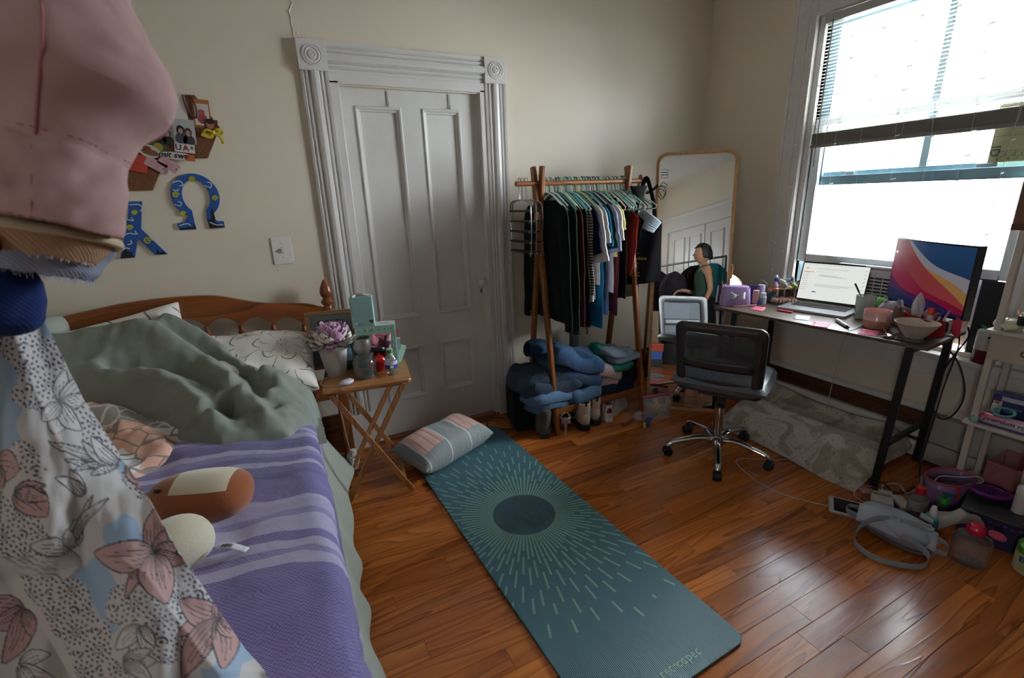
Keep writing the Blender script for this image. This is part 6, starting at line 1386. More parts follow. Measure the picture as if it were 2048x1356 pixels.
for (c, lb), (x, y, z, tl__) in zip(cz, cpos):
    p = Matrix.Rotation(R(-30), 3, 'Z') @ Vector((x, y, 0)); T = thing('cosmetic', lb+' in the makeup pile on the organiser', 'cosmetic', (-.085+p.x, -.855+p.y, ZD+.094+z), (R(tl__), 0, rnd.uniform(0, 6)))
    MB().lathe([(0, -.025), (.012, -.025), (.014, -.022), (.014, .012), (.01, .016)], 14).go('container', plain(c, .4), T); MB().lathe([(0, .034), (.009, .034), (.011, .03), (.011, .016), (0, .015)], 14).go('cap', plain('#d0d0d2' if c[1] in '36' else '#8a8a92', .4), T)
cu2 = thing('frosted_cup', 'frosted plastic cup holding a dark red tipped brush beside the laptop', 'cup', (-.205, -1.39, ZD))
fcm = thin_glass('#e6e9ea', .55, .15, .42)
MB().lathe([(0, .003), (.038, .001), (.04, .006), (.047, .125), (.046, .128), (.045, .125), (.038, .01)], 32).go('cup_body', fcm, cu2); MB().lathe([(0, .004), (.037, .004), (.036, .012), (0, .012)], 20).go('cup_base', plain('#b9b09a', .3), cu2)
bh = thing('paint_brush', 'slim brush with a dark red handle end leaning in the frosted cup', 'brush', (-.205, -1.39, ZD+.013)); 
MB().tube([(.02, -.025, 0), (-.02, .03, .13)], .0032, 8).go('handle', plain('#8d8a8c', .3, .5), bh); MB().tube([(-.02, .03, .13), (-.034, .05, .178)], .0046, 8).go('handle_end', plain('#54121f', .4), bh)
cd = thing('scented_candle', 'pink glass candle half burnt with a printed label on the desk', 'candle', (-.335, -1.52, ZD))
g = G('pink_candle_glass'); _, _, z = g.xyz(g.co()); g.P(Base_Color=g.mix(g.ma('LESS_THAN', z, .042), '#d3a29d', '#ad6f54'), Roughness=.2, Coat_Weight=.4)
MB().lathe([(0, 0), (.055, 0), (.0585, .004), (.0585, .088), (.057, .09), (.055, .088), (.055, .045), (0, .044)], 36).go('glass_body', g.m, cd); MB().lathe([(0, .044), (.002, .044), (.0015, .058), (0, .058)], 8).go('wick', plain('#1a1613', .9), cd)
an = R(-100); m = MB().grid(lambda u, v: (.0592*math.cos(an+.62*(u-.5)), .0592*math.sin(an+.62*(u-.5)), .02+.05*v), 8, 2); lbq = m.go('label', plain('#b98f80', .6), cd, solid=.0004)
m = MB()
for z, w_ in ((.058, .2), (.05, .3), (.042, .36), (.03, .3)): m.grid(lambda u, v, z=z, w_=w_: (.0597*math.cos(an+w_*(u-.5)), .0597*math.sin(an+w_*(u-.5)), z+.002*v), 4, 1)
m.go('label_print', plain('#5a4640', .7), lbq)['kind'] = 'stuff'
bw = lathe_thing('bowl', 'beige ridged ceramic bowl on a glass plate at the desk corner', 'bowl', (-.405, -1.72, ZD+.008), [('bowl_body', [(0, 0), (.034, 0), (.036, .004), (.048, .018)]+[(.048+.036*t/10+(.0012 if t % 2 else 0), .018+.052*t/10) for t in range(1, 11)]+[(.087, .073), (.085, .075), (.082, .072), (.046, .02), (0, .012)], plain('#b5a89a', .5))], 40)
gp = thing('glass_plate', 'clear glass plate with printed paper under the bowl', 'plate', (-.40, -1.71, ZD)); MB().prism(rrect(.17, .13, .02), .006, o=(0, 0, .001)).go('plate_body', thin_glass('#c9cfce', .8), gp, smooth=False); MB().prism(rrect(.15, .11, .01), .0006, o=(0, 0, .0002)).go('paper', plain('#8f8378', .6), gp, smooth=False)
spn = thing('spoon', 'steel spoon lying between the candle and the bowl', 'spoon', (-.475, -1.645, ZD+.004), R(35)); MB().grid(lambda u, v: (.03*(2*u-1)*1.0, .019*(2*v-1)*math.sqrt(max(0, 1-(2*u-1)**2)), .004-.007*(1-(2*u-1)**2)*(1-(2*v-1)**2)+.003), 12, 8).go('spoon_bowl', chrome, spn, solid=.0012); MB().tube([(.028, 0, .004), (.07, 0, .012), (.13, 0, .006)], .004, 8, flat=((0, 0, 1), 1, .35)).go('spoon_handle', chrome, spn)
rp = thing('pencil_pouch', 'red zip pouch stuffed with pens at the near end of the desk', 'pouch', (-.275, -1.685, ZD), R(75)); rdm = cloth('#8f1d1f', '#6a1214')
def rpf(u, v):
    a = TAU*u; sp = lambda t, e: math.copysign(abs(t)**e, t)
    return (.095*sp(math.cos(a), .6)*(1-.12*v), .05*sp(math.sin(a), .6)*(1.0-.15*v), .085*v+.01*math.sin(a*2))
MB().grid(rpf, 36, 8, cu=True).go('pouch_body', rdm, rp, solid=.003); MB().prism(rrect(.17, .085, .03), .006, o=(0, 0, .001)).go('pouch_floor', rdm, rp)
MB().tube([rpf(k/36, 1.0) for k in range(36)], .003, 6, closed=True).go('zip_edge', plain('#7a1416', .5), rp); MB().box((.07, -.03, .045), (.05, .02, .05)).go('plaid_patch', plain('#4a4038', .8), rp, bevel=.006)
tag(MB().tube(bez([(-.3, -1.76, ZD+.085), (-.28, -1.79, ZD+.075), (-.27, -1.8, ZD+.04)], 5), .0025, 6).go('drawstring', plain('#c3bcb4', .7)), 'pale string hanging off the red pouch', 'string')
pens = [('white toothbrush-like pen with a pink end', '#d3d0d4', '#c27a9a', -.06, 18, 120), ('white and blue pen in the red pouch', '#cfd3de', '#2c46a8', -.045, 14, 110), ('white marker with a blue cap standing in the red pouch', '#d8d8da', '#2c66a8', .03, 6, 95), ('grey marker with silver cap in the red pouch', '#6f7078', '#b9babf', .075, -24, 125), ('dark grey marker beside the silver capped one', '#3a3b42', '#8f9098', .088, -28, 118)]
for lb, c1, c2, x, tl__, L in pens:
    p = Matrix.Rotation(R(75), 3, 'Z') @ Vector((x, 0, 0)); T = thing('pen', lb, 'pen', (-.275+p.x, -1.685+p.y, ZD+.012), (0, 0, R(75)))
    d = Vector((-math.sin(R(tl__)), -.12, math.cos(R(tl__)))).normalized(); MB().tube([d*.0, d*L*.0008], .0048, 10).go('barrel', plain(c1, .4), T); MB().tube([d*L*.0008, d*L*.0011], .0055, 10).go('pen_cap', plain(c2, .4), T)
gs = thing('glue_stick', 'white glue stick with an orange cap in the red pouch', 'glue stick', (-.27, -1.71, ZD+.04)); MB().lathe([(0, 0), (.013, 0), (.013, .055), (0, .055)], 16).go('tube_body', plain('#c9ccd4', .4), gs); MB().lathe([(.0133, .0), (.0133, .03)], 16).go('label', plain('#2a3566', .5), gs); MB().lathe([(0, .088), (.012, .088), (.0135, .084), (.0135, .055), (0, .055)], 16).go('cap', plain('#c7401c', .4), gs)
cbg = MB().grid(lambda u, v: ((lambda a, r: (r*math.cos(a), r*.7*math.sin(a), .03+.14*v))(TAU*u, (.028*math.sin(PI*min(1, v*.92+.1))**.7*(1+.25*math.sin(u*40+v*9)))))[0:3], 40, 14, cu=True).go('crumpled_wrapper', film('#d9d5d8', .5, .15)); cbg.location = (-.285, -1.66, ZD+.03); tag(cbg, 'crumpled clear plastic wrapper sticking up from the red pouch', 'wrapper')
def round_plush(name, label, loc, r, rz, c1, c2, extra):
    T = thing(name, label, 'plush toy', loc, rz); MB().ball((0, 0, r*.92), (r, r*.75, r*.95), 24, 16, .9).go('body', cloth(c1, sheen=.4), T)
    MB().ball((0, -r*.32, r*.72), (r*.72, r*.48, r*.66), 20, 14).go('belly', cloth(c2, sheen=.4), T)
    for s in (-1, 1):
        MB().ball((s*r*.34, -r*.66, r*1.2), (.004, .003, .005), 8, 6).go('eye', plain('#111', .3), T); MB().ball((s*r*.5, 0, r*1.8), extra, 10, 8).go('ear', cloth(c1, sheen=.4), T)
    return T
round_plush('plush_toy', 'small green plush toy with a yellow belly behind the candle', (-.10, -1.40, ZD), .058, R(-50), '#6fae4a', '#b3ae3e', (.011, .01, .012))
T = round_plush('plush_toy', 'small grey plush toy with a peach belly between candle and monitor', (-.17, -1.50, ZD), .06, R(-45), '#a9a9b2', '#c79684', (.012, .01, .015))
MB().ball((.0, -.052, .04), (.014, .006, .012), 10, 8).go('teal_patch', cloth('#5d9b9b'), T)
T = thing('plush_toy', 'small pink plush flamingo with a curled neck in front of the monitor', 'plush toy', (-.235, -1.70, ZD+.06)); pkf = cloth('#b9707f', sheen=.4)
MB().ball((0, 0, .03), (.04, .03, .028), 18, 12).go('body', pkf, T); MB().tube(bez([(-.02, -.02, .04), (-.025, -.05, .05), (-.02, -.075, .06), (-.01, -.085, .05), (-.01, -.075, .035)], 5), .008, 8).go('neck', pkf, T)
tag(MB().box((-.215, -1.565, ZD+.05), (.02, .07, .095), Matrix.Rotation(R(-28), 3, 'Z')).go('brown_notebook', plain('#8a5a50', .6), smooth=False, bevel=.001), 'small brown red notebook standing behind the red pouch', 'notebook')
tag(MB().tube(bez([(-.38, -1.475, ZD+.004), (-.46, -1.49, ZD+.004), (-.535, -1.497, ZD+.003), (-.557, -1.497, ZD-.02), (-.55, -1.478, .5), (-.55, -1.467, .28), (-.56, -1.455, .13), (-.70, -1.40, .03), (-.90, -1.24, .004), (-.985, -1.40, .004), (-.985, -1.55, .004), (-.93, -1.66, .004), (-.88, -1.73, .006), (-.80, -1.755, .006)], 7), .0019, 6).go('charging_cable', plain('#a9a49d', .5)), 'long thin pale charging cable falling from the desk and looping on the floor', 'cable')
bc = plain('#0e0e10', .45)
tag(MB().tube(bez([(-.2, -1.74, .70), (-.14, -1.795, .62), (-.15, -1.846, .527), (-.15, -1.862, .433), (-.15, -1.84, .34), (-.15, -1.80, .30), (-.15, -1.765, .33), (-.15, -1.744, .42), (-.15, -1.752, .5), (-.15, -1.785, .624), (-.17, -1.83, .74), (-.2, -1.83, .80)], 6), .0038, 7).go('power_cable', bc), 'black cable hanging in a loop below the end of the desk', 'cable')
tag(MB().tube(bez([(-.21, -1.80, .80), (-.16, -1.80, .70), (-.145, -1.79, .60), (-.15, -1.778, .46), (-.16, -1.776, .31), (-.17, -1.77, .1), (-.22, -1.79, .01), (-.34, -1.85, .005), (-.42, -1.87, .005)], 6), .0034, 7).go('monitor_cable', bc), 'black cable dropping straight from the monitor to the floor', 'cable')
# on the sill
tj = thing('supplement_tub', 'white tub with maroon lower half standing on the window sill', 'tub', (-.035, -1.855, .6))
MB().lathe([(0, 0), (.038, 0), (.04, .004), (.04, .066), (.0405, .068)], 30).go('tub_lower', plain('#5c1226', .35), tj); MB().lathe([(.0405, .066), (.042, .074), (.041, .08), (.041, .155), (.038, .16), (0, .16)], 30).go('tub_upper', plain('#b9b7b6', .4), tj)
an2 = R(-130); m = MB()
for z, w_, h_ in ((.128, 1.1, .01), (.112, .9, .004), (.102, .7, .004), (.092, .5, .004), (.02, .8, .004)): m.grid(lambda u, v, z=z, w_=w_, h_=h_: (.0416*math.cos(an2+w_*(u-.5)), .0416*math.sin(an2+w_*(u-.5)), z+h_*v), 8, 1)
m.go('label_print', plain('#23302c', .6), tj)['kind'] = 'stuff'
gpn = thing('green_sprig', 'bright green plastic sprig lying on top of the tub on the sill', 'sprig', (-.045, -1.86, .762)); m = MB()
for k in range(26): a = rnd.uniform(0, TAU); L = rnd.uniform(.02, .04); m.tube([(0, 0, .004), (L*math.cos(a), L*math.sin(a), .006+rnd.uniform(0, .02))], [.002, .0008], 5)
m.go('needles', plain('#2f8a3c', .5), gpn)['kind'] = 'stuff'
tag(MB().box((-.02, -1.955, .66), (.004, .12, .11), Matrix.Rotation(R(-8), 3, 'Y')).go('paper_sheet', plain('#a9a6ae', .7), smooth=False), 'sheet of printed paper standing on the sill behind the shelf lamp', 'paper')
# ------------------------------------------------------------------ on the shelf lamp
Z1, Z2 = .8322, .4022
T = thing('bag_bundle', 'crumpled clear white plastic bundle on the top shelf corner', 'bundle', (-.275, -1.985, Z1))
MB().grid(lambda u, v: (lambda a, b: (.042*math.cos(b)*math.cos(a)*(1+.2*fbm(a*2, b*2, 1)), .05*math.cos(b)*math.sin(a), .022+.028*math.sin(b)+.006*fbm(a*3, b*3, 4)))(TAU*u, PI*(v-.5)), 24, 12, cu=True).go('plastic', plain('#c4c0ac', .25), T)
T = thing('sunglasses', 'orange tinted sunglasses lying over bottles on the top shelf', 'sunglasses', (-.275, -2.075, Z1+.075), (R(4), R(-6), R(-70)))
om_ = plain('#c46a4a', .25)
for s in (-1, 1):
    MB().lathe([(0, 0), (.026, .001), (.03, .004), (.026, .006), (0, .005)], 20, (s*.034, 0, 0), sy=.8).go('lens', film('#d9825f', .7, .1), T)
    MB().tube([(s*.062, 0, .004), (s*.066, .05, .004), (s*.06, .11, -.004)], .003, 6).go('temple', om_, T)
MB().tube([(-.008, 0, .004), (0, .002, .008), (.008, 0, .004)], .0025, 6).go('bridge', om_, T)
lathe_thing('small_bottle', 'tiny black bottle with a white cap in front of the orange sunglasses', 'bottle', (-.292, -2.025, Z1), [('bottle_body', [(0, .03), (.012, .03), (.013, .034), (.013, .066), (0, .068)], plain('#1f2026', .3)), ('foot', [(0, 0), (.01, 0), (.01, .03), (0, .03)], plain('#8c8a84', .4)), ('cap', [(0, .084), (.009, .084), (.01, .068), (0, .068)], plain('#d5d7d8', .3))])
T = thing('peach_box', 'clear peach acrylic box with amber bottles on the top shelf', 'box', (-.235, -2.10, Z1), R(4))
MB().box((0, 0, .025), (.11, .11, .048)).go('box_body', film('#d69a78', .45, .1), T, smooth=False)
for x, y, c in ((-.03, .02, '#8a5a1e'), (.0, -.025, '#6a3f1c'), (.03, .02, '#a3733c'), (-.02, -.03, '#c4a06a')): MB().lathe([(0, .002), (.013, .002), (.014, .05), (.007, .06), (.007, .068), (0, .068)], 14, (x, y, 0)).go('bottle', plain(c, .2), T)
tag(MB().tube([(-.325, -2.1, Z1+.011), (-.322, -2.16, Z1+.011)], .0085, 12).go('yellow_tube', plain('#8a8022', .35), bevel=.002), 'small olive yellow tube with a steel end at the front of the top shelf', 'tube')
T = thing('nail_polish', 'pale teal nail polish bottle with a black cap on the middle shelf', 'nail polish', (-.305, -1.965, Z2))
MB().lathe([(0, .001), (.017, 0), (.0185, .006), (.017, .026), (.01, .034), (.008, .037)], 20).go('bottle_body', plain('#7f9f98', .12, Coat_Weight=.6), T); MB().lathe([(0, .074), (.0075, .074), (.0105, .04), (.0105, .036), (0, .036)], 16).go('cap', plain('#0d0d10', .3), T)
T = thing('cotton_rounds', 'long pink and white bag of cotton rounds lying on the middle shelf', 'bag', (-.285, -2.085, Z2+.026), (0, 0, R(-88)))
g = G('pink_white_wrap'); x, y, z = g.xyz(g.co()); g.P(Base_Color=g.mix(g.ramp(g.ma('ADD', g.ma('MULTIPLY', z, 12.0), g.ma('MULTIPLY', x, -2.4)), [(0, 0.0), (.42, 1.0)]), '#c4bfc0', '#b8386f'), Roughness=.25)
MB().tube([(-.108, 0, 0), (-.102, 0, 0), (-.09, 0, 0), (.09, 0, 0), (.102, 0, 0), (.108, 0, 0)], [.012, .02, .025, .025, .022, .014], 24).go('bag_body', g.m, T)
lettering('premium rounds', .028, plain('#4a1f5a', .5), T, (-.09, -.0246, .006), (R(80), 0, 0), shear=.25, bold=True)
T = thing('bandage_box', 'dark blue box of fabric bandages standing on the middle shelf', 'box', (-.19, -2.075, Z2), R(-86))
MB().box((0, 0, .062), (.19, .05, .124)).go('carton_body', plain('#16265e', .5), T, smooth=False, bevel=.001); MB().box((.01, -.0254, .108), (.15, .001, .02)).go('white_panel', plain('#a8a9b4', .6), T, smooth=False)
MB().box((-.075, -.0254, .055), (.03, .001, .075)).go('side_panel', plain('#b3aeae', .6), T, smooth=False)
lettering('BAND-AID', .022, plain('#a3222c', .5), T, (-.075, -.0262, .02), (R(90), R(-90), 0), bold=True, sx=.85)
for k, t in enumerate(('FLEXIBLE', 'FABRIC')): lettering(t, .014, plain('#8f98b8', .5), T, (-.05, -.0262, .07-.016*k), (R(90), 0, 0))
T = thing('medicine_box', 'blue and green medicine box with a yellow edge on the middle shelf', 'box', (-.235, -2.155, Z2), R(-88))
MB().box((0, 0, .04), (.09, .045, .08)).go('carton_body', plain('#1a4a6e', .5), T, smooth=False, bevel=.001); MB().box((0, -.0229, .074), (.09, .001, .006)).go('yellow_band', plain('#b5a81e', .5), T, smooth=False); MB().box((0, -.0229, .012), (.09, .001, .02)).go('green_band', plain('#1d7a52', .5), T, smooth=False)
lettering('Com', .02, plain('#a9b53a', .5), T, (-.035, -.0236, .056), (R(90), 0, 0), bold=True)
tag(MB().tube([(.035*math.cos(TAU*k/28)-.262, .035*math.sin(TAU*k/28)-2.04, Z2+.062+.008*math.cos(TAU*k/28)) for k in range(28)], .005, 8, closed=True).go('hair_tie', plain('#3f9a94', .4)), 'teal ring bracelet resting on top of the cotton rounds bag', 'bracelet')
lathe_thing('white_vial', 'small white capped vial behind the teal bracelet', 'bottle', (-.235, -2.0, Z2), [('vial', [(0, 0), (.014, 0), (.014, .05), (.009, .056)], plain('#9da0a0', .4)), ('cap', [(0, .08), (.0105, .08), (.011, .056), (0, .056)], plain('#c6c4bc', .4))])
tag(MB().box((-.27, -2.05, Z2+.003), (.08, .16, .005), Matrix.Rotation(R(3), 3, 'Z')).go('purple_leaflet', plain('#4a3f78', .6), smooth=False), 'purple printed leaflet under the cotton rounds bag', 'leaflet')
T = thing('pink_basket', 'translucent pink basket of hair things on the bottom lamp shelf', 'basket', (-.19, -2.11, .0622), 0)
fmp = film('#b56a72', .4, .3)
for x0, x1, y0, y1 in ((-.1, -.097, -.07, .07), (.097, .1, -.07, .07), (-.097, .097, -.07, -.067), (-.097, .097, .067, .07)): MB().bb((x0, y0, 0), (x1, y1, .17)).go('side_panel', fmp, T, smooth=False)
MB().bb((-.097, -.067, 0), (.097, .067, .003)).go('floor_panel', fmp, T, smooth=False)
MB().ball((-.02, .02, .06), (.06, .045, .05), 18, 12, .8).go('dark_bundle', plain('#1d191b', .8), T); MB().box((.03, -.03, .11), (.08, .04, .015), Matrix.Rotation(R(20), 3, 'Y')).go('orange_comb', plain('#b55a48', .4), T)
# ------------------------------------------------------------------ on the floor by the window
T = thing('storage_box', 'dark purple cardboard box on the floor under the hairbrush', 'box', (-.475, -2.20, 0), R(-77))
MB().box((0, 0, .062), (.27, .20, .124)).go('box_body', plain('#1b1840', .55), T, smooth=False, bevel=.002); MB().box((0, -.0, .1275), (.276, .206, .010)).go('box_lid', plain('#17161c', .5), T, smooth=False, bevel=.002)
MB().box((-.02, -.1012, .06), (.05, .001, .003)).go('printed_line', plain('#6a678a', .6), T, smooth=False)
m = MB()
for k in range(9): m.box((-.09+.022*k, -.1012, .108-.004*(k % 2)), (.012, .001, .006))
m.go('printed_letters', plain('#4a4290', .6), T, smooth=False)['kind'] = 'stuff'
T = thing('hairbrush', 'purple oval hairbrush lying on the dark box', 'hairbrush', (-.44, -2.115, .1505), (R(6), R(4), R(-50)))
MB().lathe([(0, .004), (.062, .003), (.07, .008), (.071, .016), (.066, .02), (.064, .016), (0, .012)], 28, sx=1.0, sy=.6).go('brush_head', plain('#5d1f6e', .3), T); MB().tube([(.06, 0, .01), (.11, 0, .012), (.19, 0, .008)], [.012, .011, .014], 12).go('brush_handle', plain('#5d1f6e', .3), T)
m = MB()
for i in range(9):
    for k in range(5):
        x, y = -.048+.012*i, -.024+.012*k
        if (x/.056)**2+(y/.03)**2 < 1: m.tube([(x, y, .012), (x, y, .028)], .0012, 4)
m.go('bristles', plain('#1c1a20', .6), T)['kind'] = 'stuff'
lathe_thing('deodorant', 'white cylindrical stick with a rounded cap on the dark box', 'deodorant', (-.455, -2.215, .1325), [('container', [(0, 0), (.021, 0), (.022, .003), (.022, .085), (0, .085)], plain('#bdb4b2', .4)), ('cap', [(0, .118), (.019, .117), (.022, .112), (.022, .085), (0, .085)], plain('#c9c4c4', .35))])
T = thing('lilac_organiser', 'translucent lilac round bin with a red zip edge on the floor', 'bin', (-.42, -1.975, 0), R(-15))
lil = film('#8a6a96', .72, .3)
MB().grid(lambda u, v: (.105*math.cos(TAU*u)*(1+.04*v), .07*math.sin(TAU*u)*(1+.04*v), .15*v), 48, 4, cu=True).go('bin_wall', lil, T, solid=.002); MB().prism([(.104*math.cos(TAU*k/30), .069*math.sin(TAU*k/30)) for k in range(30)], .003, o=(0, 0, .001)).go('bin_floor', plain('#6d5478', .5), T)
MB().tube([(.109*math.cos(TAU*k/48), .073*math.sin(TAU*k/48), .151) for k in range(48)], .0036, 6, closed=True).go('red_zip', plain('#a81c2e', .45), T)
MB().box((-.05, -.07, .14), (.012, .006, .024)).tube([(-.05, -.072, .13), (-.048, -.078, .105), (-.055, -.078, .092)], .004, 6).go('zip_pull', plain('#b3283a', .4), T)
MB().ball((0, 0, .06), (.08, .05, .05), 18, 10, .8).go('dark_contents', plain('#2a1f38', .7), T)
MB().tube(bez([(-.06, .02, .12), (.0, .04, .13), (.06, .0, .14), (.1, -.04, .16), (.08, -.07, .155), (.02, -.05, .14)], 6), .0022, 6).go('white_cord', plain('#b5b0b3', .5), T)
# grey belt bag: local x along its length, -y towards the room
bagm = cloth('#8f98a3', '#7c858f', wr=.35, big=18, sheen=.05); bagd = cloth('#7f7d80', '#6c6a6d', wr=.35, big=18, sheen=.05)
BGT = thing('belt_bag', 'grey blue belt bag with a looped strap lying on the floor', 'bag', (-.865, -1.985, 0), R(-68))
def bagf(u, v):
    a = TAU*u; sp = lambda t, e: math.copysign(abs(t)**e, t); b = PI*(v-.5)
    x = .125*sp(math.cos(b), .5)*sp(math.cos(a), .55); y = .088*sp(math.cos(b), .5)*sp(math.sin(a), .6)
    k = 1-.35*max(0, -y/.07)*0
    z = .062+.062*sp(math.sin(b), .7)-.02*(x/.125)-.012*(y/.07)+.006*fbm(x*14, y*14, v*3)
    return (x, y*(1+.1*math.sin(x*20)), max(.002, z))
g = G('grey_bag_cloth_lit_top'); x, y, z = g.xyz(g.co()); nb2 = g.noise(g.co(), 40.0, 3.0)
g.P(Base_Color=g.mix(g.ramp(z, [(.07, 0.0), (.09, 1.0)]), '#7d7b7e', '#99a2b0'), Roughness=.7); g.bump(nb2, .3, .004)  # bluish light on the bag's upper part painted in by height
MB().grid(bagf, 44, 22, cu=True).go('bag_body', g.m, BGT)
MB().grid(lambda u, v: (.13*(2*u-1), -.094+.06*v-.012*math.cos(u*PI), .102+.022*v-.02*(2*u-1)+.004*math.sin(u*9)-.03*(1-v)**2), 20, 6).go('front_flap', plain('#9aa3b2', .6), BGT, solid=.003)
MB().tube(bez([(-.12, -.084, .07), (-.04, -.104, .055), (.05, -.104, .042), (.12, -.076, .038)], 6), .0028, 6).go('zip', plain('#3a3c44', .5), BGT)
strap = lambda pts, w_=.013: MB().tube(bez(pts, 7), w_, 8, flat=((0, 0, 1), .14, 1.0))
strap([(.115, -.03, .115), (.04, -.055, .13), (-.05, -.08, .125), (-.11, -.125, .085), (-.115, -.17, .03), (-.05, -.20, .014), (.04, -.185, .014), (.10, -.15, .02), (.11, -.12, .05), (.07, -.105, .08), (.02, -.1, .09)]).go('strap', bagm, BGT)
strap([(-.12, .0, .05), (-.17, .05, .03), (-.17, .10, .025), (-.10, .11, .03), (.0, .085, .05), (.03, .06, .07)]).go('strap', bagm, BGT)
strap([(.115, .0, .07), (.16, .01, .05), (.165, -.03, .03), (.125, -.045, .04)], .010).go('side_loop', bagm, BGT)
bkm = plain('#a9a6a6', .35)
for p, rz in (((-.01, -.066, .139), 10), ((.095, -.035, .127), 20)):
    m = MB(); q_2 = Matrix.Rotation(R(rz), 3, 'Z')
    for dx, dy, a, b in ((-.012, 0, .004, .034), (.012, 0, .004, .034), (0, .016, .026, .004), (0, -.016, .026, .004)): m.box(Vector(p)+q_2 @ Vector((dx, dy, 0)), (a, b, .004), q_2)
    m.go('buckle', bkm, BGT, smooth=False)
MB().box((.09, .05, .115), (.045, .03, .012), Matrix.Rotation(R(20), 3, 'Y')).go('clip_buckle', plain('#9aa09c', .4), BGT, bevel=.003)
T = thing('tablet', 'white framed tablet with a black screen under the strap of the grey bag', 'tablet', (-.815, -1.80, 0), R(-58))
MB().prism(rrect(.19, .13, .008), .006, o=(0, 0, .006)).go('tablet_body', plain('#b9b6b6', .3), T, smooth=False, bevel=.001); MB().prism(rrect(.155, .112, .002), .0006, o=(0, 0, .012)).go('screen', plain('#0d0d12', .08), T, smooth=False); MB().prism(rrect(.195, .135, .008), .005, o=(0, 0, .0005)).go('pink_case', plain('#a3837f', .5), T, smooth=False)
MB().tube([(-.02, .0, .016), (.02, .005, .016)], .005, 10).tube([(.02, .005, .016), (.05, .012, .014), (.09, .03, .013)], .0015, 6).go('cable_plug', plain('#c3c0bf', .4), T)
wh_ = plain('#b9b3ae', .4)
tag(MB().box((-.655, -1.835, .0165), (.062, .085, .031), Matrix.Rotation(R(28), 3, 'Z')).go('power_adapter', wh_, bevel=.006, bseg=3), 'white square power adapter between the tablet and the other charger', 'adapter')
tag(MB().box((-.592, -1.885, .0165), (.05, .10, .031), Matrix.Rotation(R(-38), 3, 'Z')).go('power_bank', wh_, bevel=.012, bseg=3), 'white rounded power bank beside the red capped sanitizer', 'power bank')
T = thing('usb_plug', 'small white plug charger behind the square power adapter', 'charger', (-.575, -1.81, 0), R(-55)); MB().box((0, 0, .014), (.055, .035, .026)).go('plug_body', wh_, T, bevel=.004); MB().tube([(-.028, 0, .014), (-.05, 0, .014)], .006, 8).go('plug_neck', wh_, T)
tag(MB().grid(lambda u, v: (.09*(u-.5), .05*(v-.5), .003+.012*math.sin(u*5)*math.sin(v*4)**2), 8, 5).go('pink_wrapper', film('#b98a94', .8, .3), loc=(-.6, -1.755, 0), rot=(0, 0, R(-40)), solid=.0008), 'pale pink crumpled wrapper beside the desk foot', 'wrapper')
tag(MB().tube(bez([(-.72, -1.80, .01), (-.70, -1.74, .006), (-.62, -1.72, .02), (-.55, -1.74, .006), (-.56, -1.72, .005)], 6), .0016, 6).go('white_cable', plain('#b9b4ae', .5)), 'thin white cable arching over the adapter by the desk foot', 'cable')
tag(MB().tube(bez([(-.56, -1.80, .006), (-.50, -1.76, .006), (-.42, -1.79, .006), (-.47, -1.85, .006), (-.38, -1.86, .02), (-.30, -1.83, .03)], 6), .0045, 7).go('grey_cable', plain('#9d9893', .5)), 'thick pale grey cable running behind the red capped bottle', 'cable')
tag(MB().tube(bez([(-.54, -1.83, .012), (-.50, -1.77, .02), (-.46, -1.75, .006), (-.52, -1.72, .006), (-.56, -1.75, .006), (-.48, -1.84, .006), (-.40, -1.84, .006), (-.33, -1.86, .006)], 6), .0036, 7).go('black_cable', bc), 'black cable tangled on the floor behind the chargers', 'cable')
T = thing('sanitizer_bottle', 'clear sanitizer bottle with a red flip cap behind the grey bag', 'bottle', (-.60, -1.945, 0), R(-20))
MB().lathe([(0, .002), (.042, 0), (.044, .006), (.043, .085), (.03, .105), (.02, .11)], 28, sx=1.0, sy=.62).go('bottle_body', thin_glass('#e6e3e1', .7), T); MB().lathe([(.0445, .03), (.0445, .08)], 28, sx=1, sy=.64).go('label', film('#9aa0a4', .55, .4), T); MB().lathe([(0, .142), (.018, .142), (.02, .138), (.02, .108), (0, .108)], 20).go('cap', plain('#a51a22', .35), T)
T = thing('spray_bottle', 'small teal pump bottle with a white nozzle beside the grey bag', 'bottle', (-.675, -2.03, 0), R(10))
MB().lathe([(0, 0), (.022, 0), (.024, .005), (.024, .055), (.018, .066), (0, .068)], 20).go('bottle_body', plain('#1f7f8c', .3), T); MB().lathe([(.0245, .06), (.028, .068), (.02, .075), (0, .075)], 20).go('collar', plain('#3a9aa5', .35), T); MB().lathe([(0, .122), (.008, .12), (.012, .105), (.014, .075), (0, .075)], 16).go('nozzle', plain('#cfcfd2', .35), T)
T = thing('soap_pump', 'small bottle with a bright green collar and teal pump head', 'bottle', (-.515, -2.005, 0), R(-40))
MB().lathe([(0, 0), (.024, 0), (.026, .06), (.016, .07)], 20).go('bottle_body', thin_glass('#7d8f7c', .6), T); MB().lathe([(0, .092), (.016, .092), (.018, .068), (0, .068)], 18).go('collar', plain('#2f9a2a', .35), T); MB().lathe([(.006, .09), (.006, .108), (.014, .109), (.014, .114), (0, .115)], 14).tube([(0, 0, .111), (.03, 0, .108), (.036, 0, .10)], .005, 8).go('pump_head', plain('#14605f', .35), T)
T = thing('white_towel', 'pale grey folded cloth tube leaning on the dark box', 'cloth', (-.615, -2.085, 0), R(-55))
MB().grid(lambda u, v: (lambda a, s: (.15*s-.06+.012*math.sin(s*7), .02*math.cos(a)*(1.6-.7*s)*1.2, .045+.05*math.sin(s*2.3)+.035*math.sin(a)*(1-.4*s)+.006*math.sin(a*3+s*9)))(TAU*u, v), 24, 18, cu=True).go('cloth', cloth('#a9a39e', '#8d8782', wr=.4), T)
